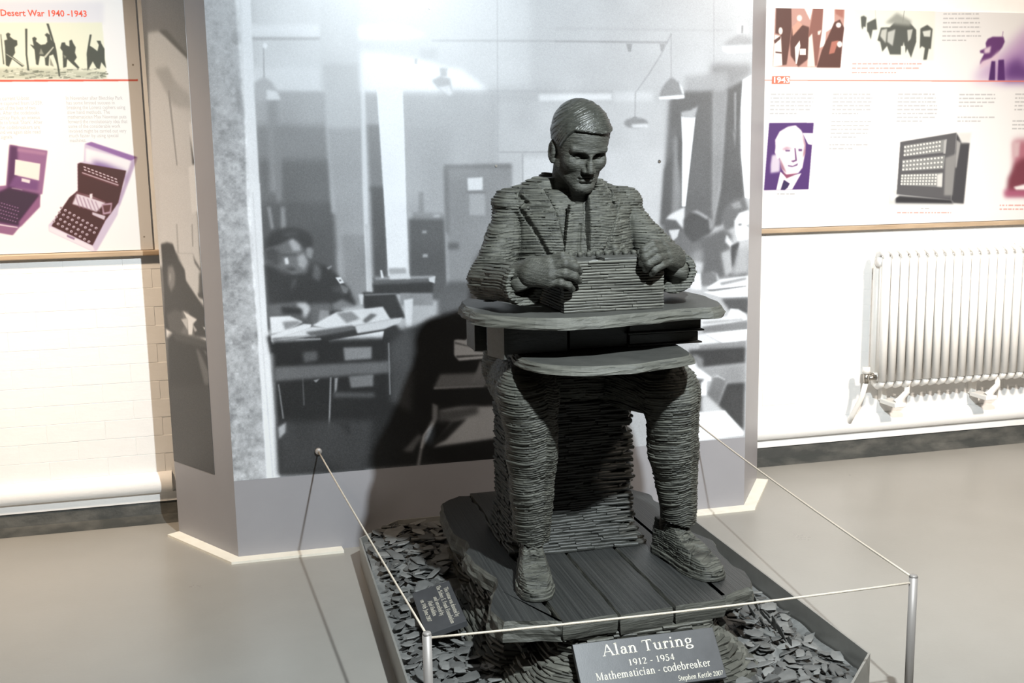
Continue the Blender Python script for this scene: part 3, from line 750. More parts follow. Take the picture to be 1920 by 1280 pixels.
# ------------------------------------------------------------------ plinth: plank deck on mounds of slate
pl = empty('slate_plinth', (.96, 2.95, 0)); tag(pl, 'ragged plinth of dark slate planks on stacked slate mounds, inside the tray under the statue', 'plinth')
ZB = .196
JX = [.735, .893, 1.049, 1.203]
LEFT = [(.735, 2.452), (.585, 2.492), (.560, 2.58), (.586, 2.70), (.618, 2.80), (.596, 2.92), (.585, 3.02), (.602, 3.12), (.580, 3.28), (.592, 3.42), (.610, 3.52), (.690, 3.60), (.735, 3.585)]
RIGHT = [(1.203, 3.56), (1.30, 3.54), (1.352, 3.40), (1.372, 3.20), (1.352, 3.02), (1.368, 2.90), (1.340, 2.76), (1.350, 2.64), (1.318, 2.515), (1.203, 2.478)]
g = .0022
slab_obj('plank', [(x+(.016 if abs(x-.735) < 1e-6 else 0), y) for x, y in LEFT][::-1][::-1], ZB, ZD-.001, M_PLANK, pl, M_EDGE, seed=11, jit=.009, bev=.016, topbev=.020)
slab_obj('plank', [(JX[0]+g, 2.452), (JX[1]-g, 2.462), (JX[1]-g, 3.60), (JX[0]+g, 3.60)], ZB+.004, ZD, M_PLANK, pl, M_EDGE, seed=12, jit=.0016, bev=.006)
slab_obj('plank', [(JX[1]+g, 2.458), (JX[2]-g, 2.466), (JX[2]-g, 3.59), (JX[1]+g, 3.59)], ZB-.004, ZD-.0015, M_PLANK, pl, M_EDGE, seed=13, jit=.0016, bev=.006)
slab_obj('plank', [(JX[2]+g, 2.464), (JX[3]-g, 2.476), (JX[3]-g, 3.60), (JX[2]+g, 3.60)], ZB+.002, ZD, M_PLANK, pl, M_EDGE, seed=14, jit=.0016, bev=.006)
slab_obj('plank', [(x-(.014 if abs(x-1.203) < 1e-6 else 0), y) for x, y in RIGHT], ZB+.006, ZD-.001, M_PLANK, pl, M_EDGE, seed=15, jit=.008, bev=.016, topbev=.016)
# dark core the courses lean on
MB().box(*sub([(.80, 2.58, .012)], pl)[0], *sub([(1.12, 3.45, ZB-.002)], pl)[0]).build('core', M_DARK, pl)
def flare(x0, x1, y0, y1, zt, spread, zb=.03, pw=1.8):
    def fn(z):
        f = max(0.0, (zt-z)/(zt-zb)); s = spread*f**pw; r_ = .05+s
        a0, b0, a1, b1 = x0-s, y0-s, x1+s, y1+s
        P = []
        for cx, cy, st in ((a0+r_, b1, 180), (a0+r_, b0+r_, 180), (a1-r_, b0+r_, 270), (a1, b1, None)):
            if cy == b1: P.append((a0 if st == 180 else a1, b1)); continue
            for t in range(0, 91, 18):
                an = R(st+t); P.append((cx+r_*math.cos(an), cy+r_*math.sin(an)))
        return P
    return fn
vis = lambda x, y, z: y < 2.62
print('front mound', courses(pl, flare(.745, 1.185, 2.470, 2.85, ZB, .165, pw=1.5), .022, ZB-.003, .0082, M_PIECE, 41, (.035, .085), .07, .004, keep=lambda x, y, z: y < 2.60 and x > .60, zwob=.0022))
print('side mound', courses(pl, flare(.640, .70, 2.66, 3.08, ZB, .095), .022, ZB-.003, .0105, M_PIECE, 42, (.04, .09), .06, .004, keep=None, zwob=.002))
print('rear mound', courses(pl, flare(.660, 1.28, 3.22, 3.50, ZB, .05), .022, ZB-.003, .011, M_PIECE, 43, (.05, .10), .06, .003, keep=None))
print('right mound', courses(pl, flare(1.19, 1.25, 2.60, 3.0, ZB, .08), .022, ZB-.003, .0105, M_PIECE, 44, (.04, .09), .06, .004, keep=None))

# ------------------------------------------------------------------ stool of stacked slate behind the legs
st = empty('slate_stool', (.94, 3.11, ZD)); tag(st, 'square block seat of stacked slate courses standing on the plank deck behind the legs', 'stool')
SX0, SX1, SY0, SY1, SZ = .752, 1.128, 2.955, 3.27, .70
def stool_path(z):
    f = max(0, 1-(z-ZD)/.12); s = .035*f**2; r_ = .014
    return [(SX0-s, SY1), (SX0-s, SY0-s+r_), (SX0-s+r_, SY0-s), (1.085+s*.6, SY0-s), (1.095+s*.7, SY0-s-.008), (SX1+s-r_, SY0-s-.008), (SX1+s, SY0-s+r_), (SX1+s, SY1)]
print('stool', courses(st, stool_path, ZD+.001, SZ, .0084, M_COURSE, 51, (.05, .13), .06, .0016, keep=lambda x, y, z: y < 2.98 and z < .55, zwob=.0012))
MB().box(*sub([(SX0+.03, SY0+.03, ZD)], st)[0], *sub([(SX1-.03, SY1, SZ-.004)], st)[0]).build('core', M_DARK, st)

# ------------------------------------------------------------------ desk: rounded slate top, block boxes and lower shelf
dk = empty('slate_desk', (.92, 2.75, .86)); tag(dk, 'rounded slate desk with dark boxes below and a shelf, across the lap of the statue', 'desk')
ZT = 1.015
TOPP = smooth_poly([tuple(atz(*q)[:2]) for q in ((872, 556, ZT), (850, 566, ZT), (856, 583, 1.0), (888, 600, 1.0), (940, 609, .995), (1010, 613, .995), (1100, 612, .995), (1200, 603, .995), (1300, 593, .995), (1348, 588, 1.0), (1371, 577, 1.005), (1356, 561, ZT), (1305, 546, ZT), (1255, 538, ZT))]+[(1.20, 3.03), (.72, 3.03)], 2)
slab_obj('desk_top', TOPP, ZT-.030, ZT, M_SLAB, dk, M_EDGE, seed=21, jit=.005, bev=.012, topbev=.022, rows=7)
def fx(px, Y): return at(px, 640, Y)[0]
SHP = smooth_poly([tuple(atz(*q, .889)[:2]) for q in ((985, 690), (1040, 697), (1120, 698), (1220, 690), (1290, 680), (1318, 671))]+[(1.20, 2.90), (.70, 2.90), (.69, 2.75)], 2)
slab_obj('shelf', SHP, .878, .900, M_SLAB, dk, M_EDGE, seed=22, jit=.004, bev=.010, topbev=.022, rows=7)
def dbox(name, p0, p1, z0, z1, y0, y1, mat=M_SLAB, bev=.002):
    a, b = sub([(fx(p0, y0), y0, z0), (fx(p1, y0), y1, z1)], dk); return MB().box(*a, *b, bev).build(name, mat, dk)
dbox('box', 946, 1064, .901, .986, 2.74, 2.98)
dbox('box', 1068, 1176, .901, .986, 2.765, 2.98)
dbox('box', 1181, 1314,  .943, .986, 2.745, 2.96)
dbox('lid', 1178, 1321, .937, .942, 2.735, 2.965)
dbox('box', 1181, 1309, .908, .9345, 2.75, 2.96)
dbox('lid', 1178, 1317, .902, .9065, 2.74, 2.965)
dbox('box', 890, 913, .895, .986, 2.86, 2.97)
V, F = slab(tuple(sub([(fx(914, 2.81), 2.81, 0)], dk)[0][:2]), tuple(sub([(fx(945, 2.73), 2.73, 0)], dk)[0][:2]), .890-.86, .986-.86, .010)
MB().add(V, F).build('side_plate', M_SLAB, dk)

# ------------------------------------------------------------------ typing machine: a block of thin slates with keys on top
tm = empty('typing_machine', (.962, 2.79, ZT)); tag(tm, 'boxy typing machine made of stacked thin slates, on the desk between the hands', 'machine')
MX0, MX1, MY0, MY1, MZ = .816, 1.100, 2.672, 2.905, 1.150
rgm = np.random.default_rng(61); z = ZT+.0005; k = 0; npc = 0
while z < MZ-.004:
    t = .0076
    ent = rgm.uniform(-.0025, .0025)
    for side in ('front', 'left', 'right'):
        a, b = (MX0, MX1) if side == 'front' else (MY0+.03, MY1); s = a
        while s < b-.004:
            l_ = min(rgm.uniform(.06, .17) if side == 'front' else rgm.uniform(.06, .12), b-s)
            if b-s-l_ < .03: l_ = b-s
            V, F = piece_mesh(rgm, l_-.0008, .035 if side == 'front' else .03, t*.74, .12)
            c = s+l_/2; j = ent+rgm.normal(0, .0012)
            o = MB().add(V, F).build('slate', M_PIECE, tm)
            p, rz = ((c, MY0+j, z+t/2), 0) if side == 'front' else (((MX0+j, c, z+t/2), -math.pi/2) if side == 'left' else ((MX1+j, c, z+t/2), math.pi/2))
            o.location = sub([p], tm)[0]; o.rotation_euler = (0, rgm.normal(0, .008), rz); s += l_; npc += 1
    z += t; k += 1
a, b = sub([(MX0+.012, MY0+.012, ZT), (MX1-.012, MY1-.004, MZ-.002)], tm); MB().box(*a, *b).build('core', M_DARK, tm)
slab_obj('cover_slate', [(MX0+.004, MY0+.004), (MX0+.100, MY0+.001), (MX0+.112, MY0+.10), (MX0+.004, MY0+.10)], MZ-.002, MZ+.004, M_SLAB, tm, seed=62, jit=.002, bev=.003)
slab_obj('cover_slate', [(MX0+.116, MY0+.002), (MX1-.018, MY0+.004), (MX1-.02, MY0+.085), (MX0+.118, MY0+.085)], MZ+.000, MZ+.008, M_SLAB, tm, seed=63, jit=.002, bev=.003)
slab_obj('cover_slate', [(MX0+.004, MY0+.104), (MX1-.004, MY0+.104), (MX1-.004, MY1), (MX0+.004, MY1)], MZ-.002, MZ+.004, M_SLAB, tm, seed=64, jit=.002, bev=.003)
km = MB().tube([(0, 0, 0), (0, 0, .009), (0, 0, .011)], [.0075, .0075, .0055], 12).mesh('key', True); km.materials.append(M_SLATE)
for r_ in range(3):
    for c in range(9):
        o = link(bpy.data.objects.new('key', km), tm); o.location = sub([(MX0+.03+c*.0265+.009*(r_ % 2), MY0+.118+r_*.030, MZ+.004)], tm)[0]; o.rotation_euler = (rgm.normal(-.15, .1), rgm.normal(0, .1), 0)
for c in range(3):
    o = MB().tube([(-.009, 0, 0), (.009, 0, 0)], .017, 18).build('rotor', M_SLATE, tm, True); o.location = sub([(MX0+.15+c*.034, MY0+.215, MZ+.012)], tm)[0]
# ------------------------------------------------------------------ broken slate filling the tray
rgc = np.random.default_rng(71)
def chip(rg, size):
    n = int(rg.integers(5, 9)); an = np.sort((np.arange(n)+rg.uniform(-.35, .35, n))*2*math.pi/n); r_ = size*rg.uniform(.62, 1.12, n); el = rg.uniform(.38, .78)
    P = np.stack([np.cos(an)*r_, np.sin(an)*r_*el], 1); t = size*rg.uniform(.06, .13); k = rg.uniform(.82, .95)
    V = [(p[0]*k, p[1]*k, t*.5+rg.normal(0, t*.10)) for p in P]+[(p[0], p[1], rg.normal(0, t*.15)) for p in P]+[(p[0]*.93, p[1]*.93, -t*.5) for p in P]
    F = [tuple(range(n)), tuple(range(2*n, 3*n))[::-1]]+[(i+a, i+n+a, (i+1) % n+n+a, (i+1) % n+a) for a in (0, n) for i in range(n)]
    return np.array(V), [tuple(int(q) for q in f) for f in F]
def chip_rot(rg, t):
    return np.array(Matrix.Rotation(rg.uniform(0, 6.283), 3, 'Z') @ Matrix.Rotation(rg.normal(0, t), 3, 'X') @ Matrix.Rotation(rg.normal(0, t), 3, 'Y'))
def bed_z(x, y):
    z = .044
    z += .050*max(0, min(1, (y-3.05)/.35))*max(0, min(1, (.72-x)/.15))          # heaped against the back left corner
    z += .030*math.exp(-((x-1.36)/.06)**2)*(2.5 < y < 3.3)                     # pushed up against the plank edge
    dx = max(.70-x, x-1.24, 0); dy = max(2.40-y, 0); z += .024*math.exp(-(dx*dx+dy*dy)/.006)
    return z
def inside(x, y, mrg):
    if not (TX0+mrg < x < TX1-mrg and TY0+mrg < y < TY1-mrg): return False
    c = CH+mrg*.6
    return all((abs(x-cx)+abs(y-cy)) > c for cx in (TX0, TX1) for cy in (TY0, TY1))
def blocked(x, y):
    if .70 < x < 1.24 and 2.42 < y < 3.6: return True
    return .60 < x < 1.34 and 2.54 < y < 3.55
def zone(o, x, y):
    wh = 'beside the left tray wall' if x < .47 else ('left of the plinth' if x < .66 else ('before the front mound' if x < 1.22 else ('right of the name plaque' if y < 2.55 else 'between plinth and right tray wall')))
    row = 'at the very front' if y < 2.38 else ('near the front' if y < 2.75 else ('at the middle' if y < 3.2 else 'toward the mural'))
    if y < 2.38 and .66 <= x < 1.22: row = 'at the front edge'
    tag(o, f'loose grey slate chip in the tray, {wh}, {row}', 'slate chip', f'slate chips {wh}, {row}')
spots = []
for _ in range(14000):
    x, y = rgc.uniform(TX0, TX1), rgc.uniform(TY0, TY1)
    if inside(x, y, .030) and not blocked(x, y): spots.append((x, y))
    if len(spots) >= 2400: break
under = MB(); nchip = 0; placed = []
for x, y in spots:
    rg = rgc; big = rg.random()
    size = rg.uniform(.016, .032) if big < .62 else rg.uniform(.032, .052)
    if not inside(x, y, size*.9+.006): continue
    z = bed_z(x, y); top = False
    if nchip < 300 and (y < 2.95 or (x < .66 and rg.random() < .55)) and size > .024:
        if all((x-a)**2+(y-b)**2 > (.46*(size+c))**2 for a, b, c in placed): top = True
    V, F = chip(rg, size); Rm = chip_rot(rg, .16 if top else .26)
    if top:
        o = MB().add(V@Rm.T, F).build('slate_chip', M_CHIP, None); o.location = (x, y, z+rg.uniform(.006, .014))
        zone(o, x, y); nchip += 1; placed.append((x, y, size))
    else:
        under.add(V@Rm.T+np.array([x, y, z-rg.uniform(.0, .014)]), F)
print('chips', nchip, len(spots))
o = under.build('slate_rubble', M_CHIP, None, kind='stuff', label='small broken slate rubble filling the tray beneath the larger chips', cat='rubble')
bm = bmesh.new(); nx_, ny_ = 40, 52; gv = {}
for i in range(nx_+1):
    for j in range(ny_+1):
        x = TX0+.012+(TX1-TX0-.024)*i/nx_; y = TY0+.012+(TY1-TY0-.024)*j/ny_
        gv[i, j] = bm.verts.new((x, y, bed_z(x, y)-.009+.005*math.sin(x*130+y*71)*math.sin(y*97)))
for i in range(nx_):
    for j in range(ny_):
        q = [gv[i, j], gv[i+1, j], gv[i+1, j+1], gv[i, j+1]]
        if all(inside(v.co.x, v.co.y, .008) for v in q): bm.faces.new(q)
for v in [v for v in bm.verts if not v.link_faces]: bm.verts.remove(v)
me = bpy.data.meshes.new('slate_grit'); bm.to_mesh(me); bm.free()
meshobj('slate_grit', me, M_CHIP, None, kind='stuff', label='fine dark slate grit at the bottom of the tray', cat='grit')
# a few thin slivers standing between plank edge and tray wall
for i in range(26):
    y = rgc.uniform(2.50, 3.05); V, F = chip(rgc, rgc.uniform(.02, .035))
    Rm = np.array(Matrix.Rotation(rgc.normal(1.3, .2), 3, 'Y') @ Matrix.Rotation(rgc.uniform(0, 6.28), 3, 'Z'))
    o = MB().add(V@Rm.T, F).build('slate_sliver', M_CHIP, None); o.location = (rgc.uniform(1.385, 1.42), y, rgc.uniform(.085, .13))
    tag(o, 'thin slate sliver standing on edge between plinth and right tray wall', 'slate sliver', 'slivers beside the plinth')
# ------------------------------------------------------------------ lettering: a plain old-style roman drawn from stems, bowls and serifs
TK_, TN_ = .098, .040
def _rect(x0, y0, x1, y1): return [(x0, y0), (x1, y0), (x1, y1), (x0, y1)]
def stem(x, y0, y1, sf='', w_=TK_):
    out = [_rect(x-w_/2, y0, x+w_/2, y1)]; e_ = w_/2+.062
    for k in sf:
        if k == 'b': out.append([(x-e_, y0), (x+e_, y0), (x+e_*.8, y0+TN_), (x-e_*.8, y0+TN_)])
        if k == 't': out.append([(x-e_, y1-TN_), (x+e_, y1-TN_), (x+e_, y1), (x-e_, y1)])
        if k == 'l': out.append([(x-e_, y1-TN_*1.6), (x+w_/2, y1-TN_*2), (x+w_/2, y1+.012), (x-e_*.6, y1-TN_*.3)])
    return out
def arc(cx, cy, rx, ry, a0, a1, n=18, k=TK_, th=TN_):
    I, O = [], []
    for i in range(n+1):
        a = R(a0+(a1-a0)*i/n); c, s = math.cos(a), math.sin(a); h = (th+(k-th)*abs(c)**1.4)/2
        O.append((cx+(rx+h-TK_/2)*c, cy+(ry+h-TN_/2)*s)); I.append((cx+(rx-h-TK_/2)*c, cy+(ry-h-TN_/2)*s))
    return [[O[i], O[i+1], I[i+1], I[i]] for i in range(n)]
def diag(x0, y0, x1, y1, w_): return [[(x0-w_/2, y0), (x0+w_/2, y0), (x1+w_/2, y1), (x1-w_/2, y1)]]
def dot(x, y, r): return [[(x+r*math.cos(R(a)), y+r*math.sin(R(a))) for a in range(0, 360, 30)]]
def bar(x0, x1, y, h=TN_): return [_rect(x0, y-h/2, x1, y+h/2)]
def foot(x, y, e_=.085): return bar(x-e_, x+e_, y)
XH, CP, AS = .44, .66, .71
GL = {
 'l': (stem(.13, 0, AS, 'bl'), .27), 'i': (stem(.13, 0, XH, 'bl')+dot(.13, .60, .055), .27),
 'n': (stem(.13, 0, XH, 'bl')+arc(.29, .28, .16, .165, 0, 165)+stem(.405, 0, .29, 'b'), .54),
 'h': (stem(.13, 0, AS, 'bl')+arc(.29, .28, .16, .165, 0, 165)+stem(.405, 0, .29, 'b'), .54),
 'm': (stem(.13, 0, XH, 'bl')+arc(.28, .28, .15, .165, 0, 165)+stem(.385, 0, .29, 'b')+arc(.535, .28, .15, .165, 0, 165)+stem(.64, 0, .29, 'b'), .78),
 'u': (stem(.12, .14, XH, 'l')+arc(.26, .16, .185, .165, 180, 345)+stem(.40, 0, XH, 'lb'), .53),
 'r': (stem(.13, 0, XH, 'bl')+arc(.27, .27, .14, .17, 60, 160)+dot(.315, .385, .05), .37),
 'a': (stem(.33, .05, .30)+arc(.22, .29, .155, .155, 0, 150)+dot(.115, .345, .045)+arc(.20, .135, .155, .14, 60, 360)+bar(.19, .34, .255, .045)+[[(.30, .05), (.42, .0), (.43, .03), (.37, .10)]], .44),
 'd': (stem(.40, 0, AS, 'l')+bar(.40, .47, .02)+arc(.245, .215, .21, .235, 35, 325), .51),
 'b': (stem(.12, .02, AS, 'l')+arc(.275, .215, .21, .235, -145, 145), .50),
 'p': (stem(.13, -.20, XH, 'bl')+arc(.285, .215, .21, .235, -145, 145), .51),
 'o': (arc(.26, .215, .245, .235, 0, 360, 28), .50), 'c': (arc(.25, .215, .225, .235, 45, 318)+dot(.365, .345, .045), .43),
 'e': (arc(.25, .215, .225, .235, 0, 322)+bar(.08, .44, .235, .036), .45),
 'g': (arc(.24, .295, .19, .16, 0, 360, 24)+arc(.245, -.075, .235, .125, 0, 360, 26)+[[(.12, .16), (.16, .17), (.14, .05), (.09, .06)], [(.33, .39), (.46, .43), (.46, .38), (.36, .35)]], .47),
 'k': (stem(.13, 0, AS, 'bl')+diag(.17, .20, .36, .43, .05)+diag(.22, .25, .41, .02, .085)+foot(.36, XH-.02, .09)+foot(.42, .018, .09), .52),
 't': (stem(.15, .06, .50)+bar(.05, .30, XH-.02, .042)+[[(.106, XH), (.194, XH), (.194, .57)]]+arc(.235, .085, .13, .095, 180, 315), .32),
 's': (arc(.20, .325, .155, .13, 40, 265)+arc(.19, .115, .165, .13, -140, 85)+bar(.15, .25, .225, .07), .37),
 'y': (diag(.09, XH, .26, .0, .08)+diag(.40, XH, .20, -.18, .042)+foot(.09, XH-.018, .09)+foot(.40, XH-.018, .08)+dot(.15, -.17, .05), .47),
 'v': (diag(.09, XH, .26, .0, .085)+diag(.41, XH, .26, .0, .042)+foot(.09, XH-.018)+foot(.41, XH-.018, .07), .48),
 'w': (diag(.08, XH, .22, .0, .08)+diag(.36, XH, .22, .0, .042)+diag(.36, XH, .50, .0, .08)+diag(.63, XH, .50, .0, .042)+foot(.08, XH-.018)+foot(.36, XH-.018, .07)+foot(.63, XH-.018, .07), .70),
 'A': (diag(.08, .02, .335, CP+.02, .042)+diag(.60, .02, .335, CP+.02, .092)+bar(.17, .51, .24)+foot(.08, .018, .085)+foot(.60, .018, .10), .68),
 'T': (stem(.31, 0, CP, 'b')+bar(.04, .58, CP-.02, .045)+[[(.03, CP-.13), (.055, CP-.13), (.075, CP), (.04, CP)], [(.59, CP-.13), (.565, CP-.13), (.545, CP), (.58, CP)]], .60),
 'M': (stem(.13, .02, CP, 'b', .042)+diag(.15, CP, .41, .04, .092)+diag(.67, CP, .41, .04, .042)+stem(.69, .02, CP, 'b')+foot(.12, CP-.018, .075)+foot(.70, CP-.018, .085), .82),
 'S': (arc(.25, .49, .195, .185, 35, 268)+arc(.245, .175, .215, .195, -145, 88)+bar(.19, .31, .335, .09)+dot(.40, .54, .03), .47),
 'K': (stem(.14, 0, CP, 'bt')+diag(.18, .28, .48, CP-.02, .045)+diag(.26, .36, .54, .02, .09)+foot(.47, CP-.018, .10)+foot(.55, .018, .11), .66),
 'H': (stem(.14, 0, CP, 'bt')+stem(.54, 0, CP, 'bt')+bar(.14, .54, .345), .68), 'J': (stem(.20, .0, CP, 't')+arc(.10, -.01, .16, .13, 200, 360), .33),
 'E': (stem(.14, 0, CP, 'bt')+bar(.14, .46, CP-.02, .042)+bar(.14, .49, .02, .042)+bar(.14, .39, .345)+[_rect(.44, CP-.13, .465, CP), _rect(.47, 0, .495, .14), _rect(.38, .28, .40, .41)], .53),
 'F': (stem(.14, 0, CP, 'bt')+bar(.14, .46, CP-.02, .042)+bar(.14, .39, .345)+[_rect(.44, CP-.13, .465, CP), _rect(.38, .28, .40, .41)], .50),
 '1': (stem(.22, 0, .58, 'b')+[[(.10, .50), (.12, .54), (.25, .60), (.25, .54)]], .42), '0': (arc(.245, .29, .235, .31, 0, 360, 26), .47),
 '2': (arc(.22, .41, .19, .19, -20, 165)+diag(.09, .04, .365, .37, .06)+bar(.06, .42, .035, .07), .46),
 '4': (stem(.31, 0, .60)+bar(.04, .43, .17, .05)+diag(.06, .17, .31, .59, .045), .46),
 '5': (bar(.13, .37, .56, .06)+stem(.13, .33, .58, '', .04)+arc(.19, .185, .22, .20, -150, 120), .45),
 '7': (bar(.06, .42, .55, .06)+diag(.15, 0, .39, .56, .07), .44), '9': (arc(.23, .40, .20, .20, 0, 360, 24)+arc(.12, .32, .31, .34, -75, 10)[2:], .46),
 '-': (bar(.03, .24, .215, .05), .27), '.': (dot(.10, .05, .055), .20), ' ': ([], .24)}
def text_mesh(txt, size, slant=0.0, track=.035, align='l'):
    polys = []; x = 0.0
    for ch in txt:
        g_, adv = GL[ch]
        for p in g_: polys.append([((q[0]+x+slant*q[1])*size, q[1]*size) for q in p])
        x += adv+track
    wd = (x-track)*size; dx = {'l': 0, 'c': -wd/2, 'r': -wd}[align]
    return [[(q[0]+dx, q[1]) for q in p] for p in polys], wd
def letters(name, txt, origin, ux, uy, size, parent, width=None, align='l', slant=0.0, h=.0006):
    """flat raised lettering on a plane spanned by ux, uy"""
    polys, wd = text_mesh(txt, size, slant, align=align); kx = (width/wd) if width else 1.0
    ux, uy = np.array(ux), np.array(uy); nn = np.cross(ux, uy); mb = MB(); o0 = np.array(origin)
    for p in polys:
        n = len(p); V = [o0+ux*q[0]*kx+uy*q[1]+nn*h for q in p]
        ar = sum(p[i][0]*p[(i+1) % n][1]-p[(i+1) % n][0]*p[i][1] for i in range(n))
        mb.add(sub(V, parent), [tuple(range(n)) if ar > 0 else tuple(range(n))[::-1]])
    me = bpy.data.meshes.new(name); me.from_pydata(mb.v, [], mb.f); me.update()
    return meshobj(name, me, M_LETTER, parent, kind='stuff')
def plaque(name, lb, c00, ux, uy, w_, h_, th):
    """slab whose lower left face corner is c00"""
    c00 = np.array(c00); nn = np.cross(ux, uy); c = c00+ux*w_/2+uy*h_/2-nn*th
    pq = empty(name, c); tag(pq, lb, 'plaque')
    o = MB().box(-w_/2, -h_/2, 0, w_/2, h_/2, th, .0012).build('slab', M_PLAQUE, pq)
    co = [np.array(v.co) for v in o.data.vertices]
    for v, q in zip(o.data.vertices, co): v.co = ux*q[0]+uy*q[1]+nn*q[2]
    return pq
# name plaque leaning on the front mound
tl_, tr_, br_ = at(1073, 1208, 2.440), at(1336, 1175, 2.440), at(1366, 1269, 2.348)
ux = tr_-tl_; W_ = np.linalg.norm(ux); ux /= W_; d_ = tr_-br_; uy = d_-ux*(d_@ux); Hh = np.linalg.norm(uy); uy /= Hh; nn = np.cross(ux, uy)
c00 = tl_-uy*Hh
NP = plaque('name_plaque', 'dark slate name plaque with cream lettering leaning on the front of the plinth', c00, ux, uy, W_, Hh, .016)
def onp(px, py):
    q = CAMM.T @ np.array([(px-960)/FPX, (py-640)/FPX, 1.0]); t = ((c00-[0, 0, H])@nn)/(q@nn); p = np.array([0, 0, H])+t*q-c00
    return p@ux, p@uy
for txt, a, b, cap, sl in (('Alan Turing', (1131, 1232), (1299, 1207), 22.5, 0), ('1912 - 1954', (1179, 1247), (1266, 1237), 14.2, 0), ('Mathematician - codebreaker', (1119, 1277.5), (1333, 1247), 15.2, 0), ('Stephen Kettle 2007', (1272, 1276), (1356, 1265), 10.2, .22)):
    (u0, v0), (u1, v1) = onp(*a), onp(*b); s_ = cap*.00127/.66
    letters('lettering', txt, c00+ux*u0+uy*(v0+v1)/2, ux, uy, s_, NP, width=u1-u0, slant=sl)
# donor plaque lying in the slate on the left, read from the left
pa, pb, pd = atz(772, 1112, .095), atz(846, 1098, .125), atz(799, 1190, .095)
ux = pd-pa; W_ = np.linalg.norm(ux); ux /= W_; d_ = pb-pa; uy = d_-ux*(d_@ux); Hh = np.linalg.norm(uy); uy /= Hh; nn = np.cross(ux, uy)
c00 = pa
DP = plaque('donor_plaque', 'small dark slate plaque with sideways cream lettering lying on chips left of the plinth', c00, ux, uy, W_, Hh, .018)
for i, (txt, wd) in enumerate((('This statue was donated by', .72), ('The Sidney E. Frank Foundation', .92), ('and unveiled by', .46), ('Abel Hadden', .36), ('on 19th June 2007', .52))):
    letters('lettering', txt, c00+ux*W_*(.5-wd/2)+uy*Hh*(.80-.165*i), ux, uy, Hh*.165, DP, width=W_*wd)
